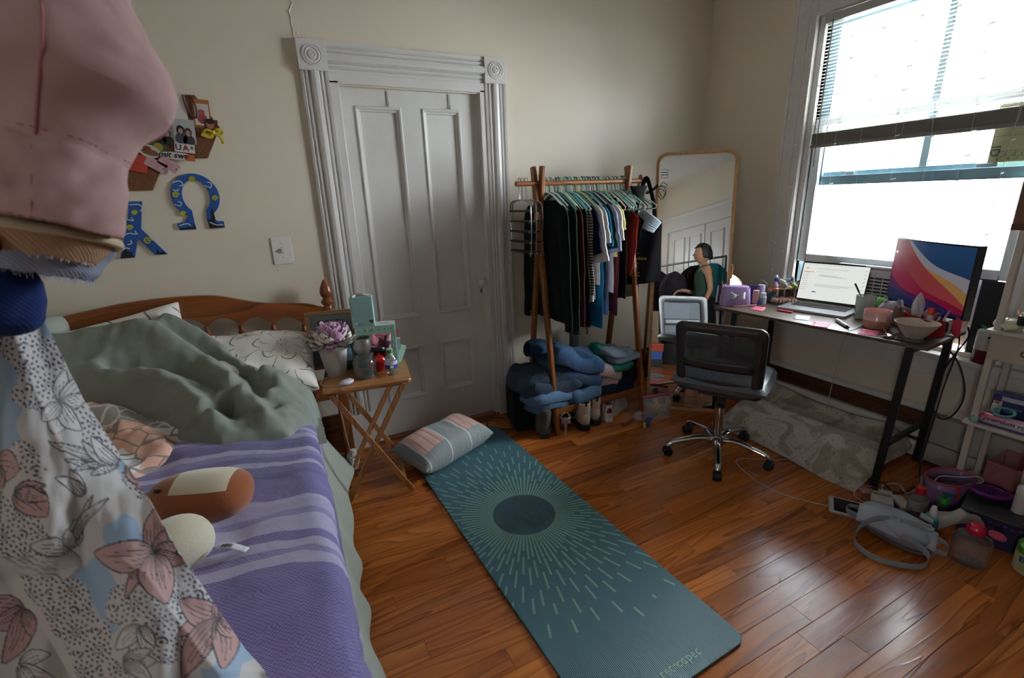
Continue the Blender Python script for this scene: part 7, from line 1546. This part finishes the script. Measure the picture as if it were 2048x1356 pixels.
T = thing('empty_bottle', 'large clear empty bottle with an open pink flip cap on the floor', 'bottle', (-.765, -2.195, 0), R(-75))
MB().lathe([(0, .003), (.052, 0), (.058, .008), (.058, .105), (.05, .128), (.03, .138), (.022, .14)], 32, sx=1.0, sy=.66).go('bottle_body', thin_glass('#e6e3e1', .85), T); MB().lathe([(0, .006), (.05, .004), (.054, .012), (.0, .012)], 28, sx=1, sy=.66).go('bottle_base', thin_glass('#e6e3e1', .9), T)
MB().grid(lambda u, v: (.0585*math.sin(.85*(2*u-1)), -.0392*math.cos(.85*(2*u-1)), .03+.08*v), 14, 2).go('label', film('#cfc6c2', .14, .4), T)
MB().lathe([(0, .178), (.02, .175), (.028, .165), (.03, .15), (.027, .138), (0, .138)], 24).go('cap', plain('#b8203f', .22), T); MB().lathe([(0, .0), (.026, .001), (.027, .006), (.024, .01), (0, .009)], 24, (.056, 0, .152), mx=Matrix.Rotation(R(8), 3, 'Y')).go('cap_flip', plain('#b03a55', .3), T)
T = thing('cream_jar', 'large cream jar with a green lid and blue label on the floor', 'jar', (-.62, -2.335, 0), R(20))
MB().lathe([(0, 0), (.054, 0), (.058, .005), (.058, .082), (.056, .086)], 36).go('jar_body', plain('#b3ad86', .4), T); MB().lathe([(0, .114), (.052, .114), (.058, .110), (.058, .084), (0, .084)], 36).go('lid', plain('#3f7a14', .35), T)
an = R(190)
def arc_strip(z0, z1, w_, r=.0586): return MB().grid(lambda u, v: (r*math.cos(an+w_*(u-.5)), r*math.sin(an+w_*(u-.5)), z0+(z1-z0)*v), 20, 1)
arc_strip(.05, .074, 2.2).go('label_band', plain('#1c4f78', .5), T); arc_strip(.032, .036, 2.0).go('green_line', plain('#8a9a2a', .5), T); arc_strip(.022, .026, 2.0).go('green_line', plain('#8a9a2a', .5), T)
for k, c_ in enumerate('Cetaphil'):
    a = an-.95+.26*k; lettering(c_, .024, plain('#8fb0c4', .5), T, (.0592*math.cos(a), .0592*math.sin(a), .061), (R(90), 0, a+R(90)), bold=True)
T = thing('tassel_charm', 'pale beaded tassel hanging beside the cream jar', 'tassel', (-.70, -2.37, 0))
MB().ball((0, 0, .125), (.022, .016, .014), 14, 10).go('bead', plain('#a88a84', .4), T); MB().tube(bez([(0, 0, .115), (.004, -.004, .07), (-.004, 0, .03), (.004, .004, .004), (-.02, 0, .004)], 5), .003, 6).go('cord', plain('#8a8288', .7), T)
MB().tube([(0, 0, .13), (.08, .035, .12)], .003, 6).go('hanger_loop', plain('#8a8288', .7), T)
lathe_thing('red_cap_vial', 'dark pink round container behind the cream jar', 'jar', (-.545, -2.36, 0), [('container', [(0, 0), (.04, 0), (.045, .03), (.045, .12), (.03, .15), (0, .152)], plain('#7a2a3c', .4))])
# ------------------------------------------------------------------ the person whose reflection shows in the mirror, and what stands behind her
PX0 = Vector((-2.16, -3.22, 0)); FACE = math.atan2(.64, -.77)    # she looks towards the camera
skin = plain('#b07f63', .5, Subsurface_Weight=.1, Subsurface_Radius=(.02, .008, .005), Subsurface_Scale=.5)
per = thing('person', 'person with short black hair in a dark green tank top, seen in the mirror', 'person', tuple(PX0), FACE)  # local +x is forward, +y her left
sk = [  # joint, parent, radius
 ((0, 0, .86), None, (.115, .14)), ((.0, 0, .98), 0, (.095, .125)), ((.005, 0, 1.12), 1, (.10, .135)), ((0, 0, 1.22), 2, (.085, .12)), ((.005, 0, 1.285), 3, (.05, .055)), ((.02, 0, 1.345), 4, (.045, .047)),
 ((-.005, -.145, 1.235), 3, (.05, .05)), ((-.03, -.19, 1.10), 6, (.042, .042)), ((-.045, -.205, .985), 7, (.036, .036)), ((-.0, -.20, .87), 8, (.03, .03)), ((.03, -.195, .78), 9, (.024, .022)),
 ((.005, .145, 1.235), 3, (.05, .05)), ((-.02, .19, 1.10), 11, (.042, .042)), ((-.02, .205, .98), 12, (.036, .036)), ((.11, .15, .955), 13, (.031, .031)), ((.215, .09, .985), 14, (.023, .022)),
 ((0, .085, .80), 0, (.085, .085)), ((.01, .09, .62), 16, (.072, .072)), ((.015, .09, .44), 17, (.052, .052)), ((0, .09, .26), 18, (.048, .048)), ((-.01, .09, .07), 19, (.034, .034)), ((.05, .095, .03), 20, (.032, .028)), ((.12, .1, .02), 21, (.026, .018)),
 ((0, -.085, .80), 0, (.085, .085)), ((.01, -.09, .62), 23, (.072, .072)), ((.015, -.09, .44), 24, (.052, .052)), ((0, -.09, .26), 25, (.048, .048)), ((-.01, -.09, .07), 26, (.034, .034)), ((.05, -.095, .03), 27, (.032, .028)), ((.12, -.1, .02), 28, (.026, .018)),
]
def skinned(name, sk_, mat, par, sub=2):
    me = bpy.data.meshes.new(name); me.from_pydata([s[0] for s in sk_], [(i, s[1]) for i, s in enumerate(sk_) if s[1] is not None], [])
    o = bpy.data.objects.new(name, me); COL.objects.link(o); o.parent = par; me.materials.append(mat)
    o.modifiers.new('k', 'SKIN'); 
    for i, s in enumerate(sk_): me.skin_vertices[0].data[i].radius = s[2]; me.skin_vertices[0].data[i].use_root = (i == 0)
    md = o.modifiers.new('d', 'SUBSURF'); md.levels = sub; md.render_levels = sub
    dg = bpy.context.evaluated_depsgraph_get(); m2 = bpy.data.meshes.new_from_object(o.evaluated_get(dg)); o.modifiers.clear(); o.data = m2
    for p in m2.polygons: p.use_smooth = True
    if not m2.materials: m2.materials.append(mat)
    return o
# hands: palm, four fingers and a thumb grown from the wrists
def hand(base, dirv, side, palmn, i0):
    d = Vector(dirv).normalized(); n = Vector(palmn).normalized(); s = d.cross(n).normalized()*side; out = []
    b = Vector(base); out.append((tuple(b+d*.045), None, (.028, .016)))
    rows = []
    for k, (off, L) in enumerate(((-.024, .062), (-.008, .072), (.009, .068), (.024, .052))):
        p = b+d*.075+s*off; rows.append([p, p+d*L*.45+n*.008, p+d*L*.75+n*.026, p+d*L*.9+n*.045])
    th_ = b+d*.03-s*.03; rows.append([th_, th_+d*.025-s*.014+n*.01, th_+d*.05-s*.01+n*.022])
    return out, rows
body_sk = list(sk)
for wi, base, dv, side, pn in ((10, (.04, -.193, .74), (.2, 0, -1), -1, (0, 1, 0)), (15, (.23, .082, .99), (1, -.3, -.25), 1, (0, -.3, -1))):
    pal, rows = hand(base, dv, side, pn, wi); pi = len(body_sk); body_sk.append((pal[0][0], wi, pal[0][2]))
    for r_ in rows:
        pr = pi
        for q_i, p in enumerate(r_): body_sk.append((tuple(p), pr, (.0095-.001*q_i, .0095-.001*q_i))); pr = len(body_sk)-1
skinned('body', body_sk, skin, per)
# head
def headf(u, v):
    a = TAU*u; b = PI*(v-.5); x, y, z = math.cos(b)*math.cos(a), math.cos(b)*math.sin(a), math.sin(b)
    X = .098*x*(1-.10*max(0, -z)); Y = .075*y*(1-.28*max(0, -z)**1.5); Z = .122*z
    if x > 0 and z < 0: X += .012*x*(-z)
    fr_ = max(0, x)**6
    X += .022*math.exp(-((z+.10)/.12)**2)*math.exp(-(y/.16)**2)*fr_+.007*math.exp(-((z+.46)/.07)**2)*math.exp(-(y/.3)**2)*fr_+.006*math.exp(-((z+.75)/.1)**2)*fr_
    X -= .008*math.exp(-((z-.10)/.09)**2)*math.exp(-((abs(y)-.38)/.15)**2)*max(0, x)**2
    return (X+.035, Y, Z+1.435)
hd = MB().grid(headf, 40, 30, cu=True).go('head', skin, per)
for s in (-1, 1):
    MB().ball((.119, s*.03, 1.447), (.008, .013, .008), 12, 8).go('eye', plain('#cfc9c4', .3), hd); MB().tube([(.12, s*.016, 1.466), (.122, s*.03, 1.47), (.112, s*.046, 1.465)], .003, 6).go('eyebrow', plain('#15110f', .8), hd)
    MB().ball((.025, s*.077, 1.43), (.018, .008, .03), 12, 10).go('ear', skin, hd)
    MB().tube([(.128+.004*math.cos(TAU*k/18), s*.032+.022*math.cos(TAU*k/18), 1.447+.019*math.sin(TAU*k/18)) for k in range(18)], .0014, 5, closed=True).go('glasses_rim', plain('#8a7a6a', .3, .8), hd)
MB().tube([(.128, -.02, 1.385), (.133, 0, 1.387), (.128, .02, 1.385)], [.003, .006, .003], 8).go('mouth', plain('#8a4a44', .5), hd)
def hairf(u, v):
    a = TAU*u; b = PI*(v*.60-.10); x, y, z = math.cos(b)*math.cos(a), math.cos(b)*math.sin(a), math.sin(b)
    k = 1.11+.03*math.sin(a*9+v*5)*.5
    low = max(0, (.42-v)/.42)
    X = .098*x*k; 
    if x > .25: z = max(z, .52+.1*abs(y))
    return (X+.03-.012*low, .078*y*k, .124*z*k+1.437-.012*low*(x < .1))
MB().grid(hairf, 44, 22, cu=True).go('hair', plain('#0b0a0a', .65), hd, solid=.006)
def topf(u, v):
    a = TAU*u; z = 1.235-.47*v; w_ = .108+.03*math.sin(PI*min(1, (1-v)*.9))+.03*v
    x = math.cos(a)*(.108+.012*math.sin(v*9)*.3+.02*v); y = math.sin(a)*(w_+.012)
    neck = .05*max(0, 1-v*6)*(abs(math.sin(a))**2)
    return (x+.003, y, z-.06*max(0, 1-v*7)*(1-abs(math.sin(a)))+.0*neck)
tk = cloth('#3b524a', '#28392f', wr=.4)
MB().grid(topf, 44, 22, cu=True).go('tank_top', tk, per, solid=.004)
for s in (-1, 1): MB().tube(bez([(.10, s*.07, 1.19), (.06, s*.085, 1.265), (0, s*.088, 1.285), (-.06, s*.085, 1.262), (-.10, s*.075, 1.19)], 5), .010, 6, flat=((0, 0, 1), .35, 1.2)).go('strap', tk, per)
def skf(u, v):
    a = TAU*u; z = .90-.42*v; return (.0+math.cos(a)*(.135+.03*v+.006*math.sin(a*9)*v), math.sin(a)*(.165+.035*v), z)
MB().grid(skf, 48, 12, cu=True).go('shorts', cloth('#1b1d22', '#101114'), per, solid=.004)
# black garment rail along the front wall with dark clothes
gr_ = thing('garment_rail', 'black garment rail with white hangers behind the person, seen in the mirror', 'clothes rail', tuple(fp(.9, .34, 0)), math.atan2(FD.y, FD.x))
MB().tube([(-.75, 0, 1.42), (1.0, 0, 1.42)], .014, 12).go('rail', plain('#111113', .4), gr_)
for x in (-.75, 1.0): MB().tube([(x, 0, 1.42), (x, 0, .03)], .014, 12).tube([(x, -.2, .02), (x, .2, .02)], .014, 12).go('stand', plain('#111113', .4), gr_)
dark = [('#191a20', 'black'), ('#2a1f2c', 'plum black'), ('#2b1518', 'oxblood'), ('#1a2226', 'charcoal green'), ('#3a2a2e', 'mauve brown'), ('#121316', 'jet black'), ('#23232c', 'slate'), ('#1f5f66', 'teal')]
for k, (c, nm) in enumerate(dark):
    s = (-.65, -.5, .38, .46, .54, .62, .70, .78)[k]
    pcl = fp(.9+s, .34, 1.40)
    T = thing('coat', nm+' garment on the black rail behind the person', 'coat', tuple(pcl), math.atan2(FD.y, FD.x)); mt = cloth(c)
    MB().grid(lambda u, v, k=k: ((.03+.02*v)*math.cos(TAU*u)*(.5+v*.8 if v < .5 else .9)+.01*math.sin(v*6+k), (.06+.16*min(1, v*5)**.7)*math.sin(TAU*u), -.05-.62*v), 26, 12, cu=True).go('coat_body', mt, T)
    MB().tube([(0, 0, -.05), (0, 0, .0), (0, .014, .022), (0, .018, .035)], .003, 6).go('hanger_hook', plain('#c9c6c2', .4), T)
lp_ = thing('laundry_pile', 'large dark purple heap of clothes over a hamper, seen in the mirror', 'clothes pile', (-2.66, -3.32, 0))
MB().grid(lambda u, v: (lambda a, b: (.20*math.cos(b)*math.cos(a)*(1+.12*fbm(a, b*2, 3)), .18*math.cos(b)*math.sin(a)*(1+.12*fbm(a, b*2, 8)), .98+.26*math.sin(b)+.03*fbm(a*2, b*3, 1)))(TAU*u, PI*(v-.5)), 40, 24, cu=True).go('heap', cloth('#2c242e', '#17131a', wr=.6, big=20), lp_)
MB().lathe([(0, 0), (.17, 0), (.19, .8), (.18, .86), (0, .87)], 28).go('hamper', plain('#201d22', .7), lp_)
for z, c, a, nm in ((.05, '#1d1c1e', 0, 'black shoe box at the bottom of the stack behind the camera'), (.149, '#2a4f96', 4, 'blue shoe box in the middle of the stack, seen low in the mirror'), (.248, '#a8391e', -3, 'orange red shoe box on top of the stack, seen low in the mirror')):
    T = thing('shoe_box', nm, 'box', (-2.62, -2.83, z-.049), R(35+a))
    MB().box((0, 0, .04), (.30, .19, .08)).go('box_body', plain(c, .6), T, smooth=False, bevel=.002); MB().box((0, 0, .085), (.306, .196, .026)).go('box_lid', plain(c, .6), T, smooth=False, bevel=.002)
    MB().box((.06, .0958, .035), (.06, .001, .03)).go('label', plain('#b9b6b2', .6), T, smooth=False)
# ------------------------------------------------------------------ coat stand beside the camera with hats and a printed robe
import numpy as np
CP_ = Vector((-3.0245, -2.7934, 1.4503))
def at(px, py, D): return CP_+(_f+_x*((px-1024)/946.18)+_u*((678-py)/946.18))*D
cs = thing('coat_stand', 'dark wooden coat stand carrying the hats and the printed robe', 'coat stand', (-3.45, -2.25, 0))
cw = wood('#4a2c18', '#2a170b', 'Z', .7, .4)
MB().lathe([(.0, 0), (.02, 0), (.022, .5), (.018, 1.2), (.02, 1.66), (.012, 1.70), (0, 1.71)], 16).go('pole', cw, cs)
for k in range(3):
    a = R(-90+120*k); MB().tube(bez([(0, 0, .2), (.1*math.cos(a), .1*math.sin(a), .1), (.2*math.cos(a), .2*math.sin(a), .015)], 5), .014, 8).go('foot', cw, cs)
for a_, z, L in ((-2, 1.56, .25), (30, 1.44, .2), (-10, 1.36, .22), (180, 1.5, .12)):
    a = R(a_); MB().tube(bez([(0, 0, z-.06), (L*.5*math.cos(a), L*.5*math.sin(a), z-.03), (L*math.cos(a), L*math.sin(a), z+.02)], 5), .009, 8).go('hook', cw, cs)
def hat(name, label, cat, px, py, D, prof, mat, tilt=.0, seed=0, fold=6, thick=.0025, dep_=.85, seam=None, fray=0, twist=0, rk=1.0):
    s = D/946.18; o_ = at(px, py, D)
    ys = [p[0] for p in prof]; rs = [p[1]*rk for p in prof]
    def fn(u, v):
        a = TAU*u; k = v*(len(prof)-1); i = min(int(k), len(prof)-2); t = k-i
        y = ys[i]+(ys[i+1]-ys[i])*t; r = rs[i]+(rs[i+1]-rs[i])*t
        x = r*math.cos(a); z = r*math.sin(a)*dep_
        w_ = 1-math.exp(-((math.cos(a)-1)/.35)**2) if False else 1
        nf = fold*fbm(math.cos(a)*1.6+seed, math.sin(a)*1.6+y/110, y/150)+fold*.45*fbm(math.cos(a)*4+seed, math.sin(a)*4+y/45, y/45+5)
        rr_ = 1+nf/max(40, r)*min(1, v*5)
        yy = y+tilt*v*(r-x)*-1
        if fray: yy += v**8*fray*fbm(a*9, seed, 1)
        return _x*(x*rr_*s)-_u*(yy*s)+_f*(z*rr_*s)
    T = thing(name, label, cat, o_)
    ob_ = MB().grid(fn, 72, 44, cu=True).go('hat_body', mat, T, solid=thick, sub=1)
    return T, fn, ob_, s
pk = cloth('#b0908f', '#9d7c7e', scale=1600, wr=.28, big=26, bumpd=.001)
prof = [(-175, 2), (-170, 60), (-155, 120), (-110, 165), (-40, 195), (30, 228), (80, 262), (135, 290), (165, 295), (200, 284), (250, 240), (300, 203), (316, 197), (322, 199), (360, 196), (400, 193), (430, 191), (455, 186), (466, 178)]
T, fn, _, s = hat('bucket_hat', 'pale pink cotton bucket hat at the top of the coat stand', 'hat', 55, 0, .38, [(y, r*(.875 if y < 220 else .80)) for y, r in prof], pk, tilt=.16, seed=3, fold=15)
th = cloth('#9a6468', '#8a565c')
m = MB()
for v in (12.15/18, 11.0/18, 17.4/18):
    for k in range(0, 120, 2): m.tube([fn((k)/120, v)*1.012, fn((k+1)/120, v)*1.012], .0005, 4)
m.go('stitching', th, T)['kind'] = 'stuff'
m = MB(); m.tube([fn(-.125+.0*k, .12+.53*k/24)*1.008 for k in range(25)], .0012, 6); m.tube([fn(.135, .12+.53*k/24)*1.008 for k in range(25)], .0012, 6); m.tube([fn(-.13, .69+.27*k/10)*1.006 for k in range(11)], .0008, 5); m.go('seam', th, T)
tan = cloth('#a98a6c', '#8f7256', wr=.3)
T2, fn2, _, s2 = hat('distressed_hat', 'tan hat with a frayed brim and red embroidery under the pink hat', 'hat', 30, 380, .41, [(-20, 60), (10, 130), (50, 178), (85, 196), (96, 201), (100, 190), (120, 172), (135, 156), (140, 150)], tan, tilt=.12, seed=8, fold=6, fray=9, rk=.85)
MB().tube([fn2(k/60, 4.1/8)*1.01 for k in range(60)], .0042, 8, closed=True).go('cream_binding', plain('#b9ab8f', .7), T2)
m = MB()
for k in range(9): m.ball(fn2(-.17-.012*(k % 3), .78+.05*(k//3))*1.03, (.006, .006, .005), 10, 6)
m.go('embroidery', plain('#5e1318', .8), T2)['kind'] = 'stuff'
m = MB()
for k in range(150): 
    p = fn2(k/150, 1.0); m.tube([p*1.0, p+Vector((rnd.uniform(-.001, .001), rnd.uniform(-.001, .001), -rnd.uniform(.001, .004)))], .0004, 3)
m.go('fringe', plain('#c9b69c', .9), T2)['kind'] = 'stuff'
den = cloth('#8b93a6', '#737b90', wr=.35)
T3, fn3, _, s3 = hat('denim_hat', 'pale washed denim hat with a fringed edge below the tan hat', 'hat', 20, 420, .43, [(0, 60), (20, 140), (48, 182), (66, 200), (76, 199), (92, 185), (110, 172), (124, 165), (136, 150)], den, tilt=.13, seed=12, fold=5, fray=12, rk=.86)
m = MB()
for k in range(170):
    p = fn3(k/170, 1.0); m.tube([p, p+Vector((rnd.uniform(-.0015, .0015), rnd.uniform(-.001, .001), -rnd.uniform(.002, .006)))], .0004, 3)
m.go('fringe', plain('#9a9fb0', .9), T3)['kind'] = 'stuff'
nav = cloth('#1d2f66', '#14224d', wr=.3, scale=600)
T4, fn4, _, s4 = hat('knit_beanie', 'navy blue knitted cap at the bottom of the hat pile', 'hat', -10, 490, .46, [(30, 40), (50, 70), (75, 86), (110, 93), (145, 92), (160, 86), (172, 70), (180, 40), (182, 2)], nav, tilt=.10, seed=15, fold=3, rk=.84)
m = MB()
for k in range(7): m.tube([fn4(j/48, .34+.07*k)*1.006 for j in range(48)], .0007, 5, closed=True)
m.go('knit_rib', nav, T4)['kind'] = 'stuff'

# the printed robe: colours are worked out point by point on the cloth
def edge_r(py):
    P_ = [(560, 60), (620, 78), (655, 95), (730, 130), (800, 165), (870, 210), (930, 250), (1000, 300), (1090, 350), (1170, 400), (1230, 440), (1300, 488), (1345, 530), (1420, 560), (1600, 640)]
    for (y0, x0), (y1, x1) in zip(P_, P_[1:]):
        if py <= y1: return x0+(x1-x0)*max(0, (py-y0))/(y1-y0)
    return P_[-1][1]
def edge_l(py):
    P_ = [(560, -190), (1110, -190), (1149, 0), (1223, 52), (1270, 98), (1356, 150), (1500, 235), (1600, 290)]
    for (y0, x0), (y1, x1) in zip(P_, P_[1:]):
        if py <= y1: return x0+(x1-x0)*max(0, (py-y0))/(y1-y0)
    return P_[-1][1]
def seg(PX, PY, pts, r):
    d = np.full(PX.shape, 1e9)
    if len(pts) == 1: pts = pts*2
    for (x1, y1), (x2, y2) in zip(pts, pts[1:]):
        L = (x2-x1)**2+(y2-y1)**2+1e-6; t = np.clip(((PX-x1)*(x2-x1)+(PY-y1)*(y2-y1))/L, 0, 1)
        d = np.minimum(d, np.hypot(PX-x1-t*(x2-x1), PY-y1-t*(y2-y1)))
    return d-r
def robe_print(PX, PY):
    wob = 7*np.sin(PX/17+PY/23)+5*np.sin(PX/9-PY/13)
    c = np.empty(PX.shape+(3,)); c[:] = (.47, .45, .455)
    def put(mask, rgb): c[mask] = rgb
    blue = np.minimum.reduce([seg(PX, PY, p, r) for p, r in (([(0, 690), (15, 800), (20, 905)], 30), ([(100, 665)], 26), ([(62, 775)], 18), ([(238, 1065)], 34), ([(190, 1155), (235, 1215), (285, 1185)], 36), ([(252, 925), (262, 950)], 15), ([(212, 1255)], 16), ([(480, 1290), (430, 1350)], 26), ([(-60, 950)], 40), ([(-40, 1060)], 30), ([(330, 1440)], 50), ([(150, 1150)], 18), ([(300, 1105)], 40))])
    put(blue+wob < 0, (.26, .36, .50))
    lat = np.minimum.reduce([seg(PX, PY, p, r) for p, r in (([(45, 690), (92, 735), (78, 785)], 44), ([(95, 790), (165, 815), (205, 885)], 34), ([(215, 905)], 26), ([(45, 905), (75, 935)], 24), ([(-40, 1010), (35, 1050), (95, 1150), (170, 1262), (225, 1380), (300, 1500)], 46), ([(255, 1205), (325, 1195), (330, 1290)], 42), ([(372, 1125), (415, 1195)], 30), ([(-100, 700), (-120, 900)], 50), ([(255, 960), (275, 985)], 12))])
    a = R(38); p = PX*math.cos(a)+PY*math.sin(a); q = -PX*math.sin(a)+PY*math.cos(a); per = 58.0
    fx = (p/per) % 1-.5; fy = (q/per) % 1-.5; r = np.hypot(fx, fy)*per; t_ = np.arctan2(fy, fx)
    dash = (np.abs(r-14) < 2.9) & (np.sin(8*t_) > .05)
    dash |= (r < 3.2) | ((np.abs(r-7.6) < 1.6) & (np.cos(8*t_) > -.4))
    dash |= (np.abs(r-24) < 2.9) & (np.sin(14*t_) > .35)
    gx = (p/per) % 1; gy = (q/per) % 1; rc = np.hypot(np.minimum(gx, 1-gx), np.minimum(gy, 1-gy))*per
    dash |= (rc < 3.6) | ((np.abs(rc-9.5) < 2.0) & (np.sin(6*np.arctan2(fy, fx)*1.0+p/7) > 0))
    L_ = lat+wob*.7 < 0
    put(L_, (.47, .445, .45)); put(L_ & dash, (.03, .035, .075))
    def lily(cx, cy, petals, fill=(.42, .25, .25), ln=(.05, .045, .06), veins=5, wline=1.7):
        for ang, L, W_ in petals:
            a = R(ang); dx = PX-cx; dy = PY-cy; t = dx*math.cos(a)+dy*math.sin(a); n = -dx*math.sin(a)+dy*math.cos(a)
            n = n-.10*L*np.sin(np.clip(t/L, 0, 1)*PI)*math.sin(ang)
            tt = np.clip(t/L, 0, 1); hw = W_/2*np.sin(PI*tt**.8)**.75
            ins = (t > 0) & (t < L) & (np.abs(n) < hw)
            if fill is not None:
                put(ins, fill)
                sh_ = ins & (tt < .35) & (np.abs(n) < hw); c[sh_] = c[sh_]*(.55+1.28*tt[sh_])[:, None].clip(0, 1)
            for k in range(veins):
                off = (k+.5)/veins*2-1
                vn = ins & (np.abs(n-hw*off*.86) < .9) & (tt < .72-.25*abs(off)+.12*math.sin(k*5+ang))
                put(vn, ln)
            put((t > 0) & (t < L) & (np.abs(np.abs(n)-hw) < wline), ln)
    gl = (.10, .10, .115)
    lily(118, 808, [(-82, 70, 30), (-48, 95, 46), (-18, 62, 30), (98, 62, 50), (52, 70, 34), (135, 50, 34)], (.52, .5, .505), gl, 4)
    lily(236, 930, [(186, 110, 16), (198, 150, 20), (172, 96, 14), (160, 60, 18), (212, 90, 22), (225, 80, 26)], (.5, .48, .49), gl, 3)
    lily(138, 1098, [(-66, 118, 14), (-80, 62, 32), (-52, 128, 20), (100, 62, 50), (185, 75, 36), (-100, 40, 26)], (.47, .455, .46), gl, 4)
    lily(285, 1248, [(105, 74, 40), (135, 70, 34), (80, 66, 34), (60, 50, 20)], (.55, .53, .53), gl, 4)
    lily(250, 1320, [(0, 66, 34), (-25, 60, 26), (35, 70, 30)], (.44, .43, .44), gl, 5)
    lily(170, 990, [(-120, 60, 24), (-150, 70, 26)], (.55, .53, .53), gl, 3)
    lily(255, 928, [(66, 48, 30), (-62, 34, 26), (20, 40, 26)])
    lily(315, 952, [(150, 50, 34), (118, 46, 34), (176, 52, 20)])
    lily(-8, 930, [(10, 52, 66), (70, 50, 40)]); lily(32, 985, [(36, 80, 58), (-14, 60, 24), (12, 66, 30)])
    lily(308, 1105, [(-88, 88, 46), (-62, 50, 28), (-16, 58, 30), (14, 70, 32), (120, 106, 26), (180, 118, 64), (78, 106, 68)])
    lily(436, 1238, [(158, 92, 32), (205, 88, 58), (122, 140, 54), (86, 104, 54), (50, 52, 42), (-92, 42, 36), (-40, 30, 24), (15, 40, 26)])
    st = (seg(PX, PY, [(308, 1105), (322, 1165)], 1.0) < 0) | (seg(PX, PY, [(308, 1105), (340, 1150)], 1.0) < 0) | (seg(PX, PY, [(308, 1105), (310, 1165)], 1.) < 0) | (seg(PX, PY, [(436, 1238), (405, 1305)], 1.) < 0) | (seg(PX, PY, [(436, 1238), (415, 1310)], 1.) < 0)
    put(st, (.05, .045, .06))
    lily(52, 1215, [(188, 90, 50), (150, 80, 40), (112, 120, 50), (75, 60, 30)])
    lily(40, 1330, [(-20, 70, 30), (20, 80, 36), (60, 70, 30)], (.5, .48, .49), gl, 3)
    return c
g = G('printed_robe_cloth'); at_ = g.n('VertexColor'); at_.layer_name = 'print'
v = g.co(); nb2 = g.noise(v, 300.0, 2.0); g.P(Base_Color=at_.outputs[0], Roughness=.75, Sheen_Weight=.1); g.bump(nb2, .15, .0006); RM = g.m
def robe_panel(name, x0f, x1f, y0, y1, nu, nv, Df, parent, seed):
    m = MB(); PXs = []
    def fn(u, v):
        py = y0+(y1-y0)*v; a, b = x0f(py), x1f(py); px = a+(b-a)*u
        PXs.append((px, py))
        return at(px, py, Df(px, py, u, v))-parent.location
    m.grid(fn, nu, nv); uv = m.uv; m.uv = {}
    me = bpy.data.meshes.new(name); me.from_pydata([tuple(p) for p in m.v], [], m.f)
    A_ = np.array(PXs); col = robe_print(A_[:, 0], A_[:, 1])
    ca = me.color_attributes.new('print', 'FLOAT_COLOR', 'POINT')
    ca.data.foreach_set('color', np.concatenate([col, np.ones((len(col), 1))], 1).astype(np.float32).ravel())
    for p in me.polygons: p.use_smooth = True
    me.materials.append(RM); o = bpy.data.objects.new(name, me); COL.objects.link(o); o.parent = parent
    md = o.modifiers.new('s', 'SOLIDIFY'); md.thickness = .002
    return o
rb = thing('printed_robe', 'white robe printed with pink lilies, blue patches and dark lattice on the coat stand', 'robe', tuple(at(100, 700, .52)))
def Dm(px, py, u, v):
    return .545-.02*math.sin(PI*u)+.03*max(0, u-.75)/.25+.010*math.sin(px/52+py/260)+.006*math.sin(px/23-py/90)+.006*fbm(px/90, py/150, 2)-.02*v
def Db(px, py, u, v): return .60-.02*v+.008*math.sin(px/40+py/200)
robe_panel('front_panel', edge_l, edge_r, 590, 1500, 290, 380, Dm, rb, 1)
robe_panel('inner_panel', lambda y: -190, lambda y: edge_l(y)+50, 1080, 1500, 150, 170, Db, rb, 2)
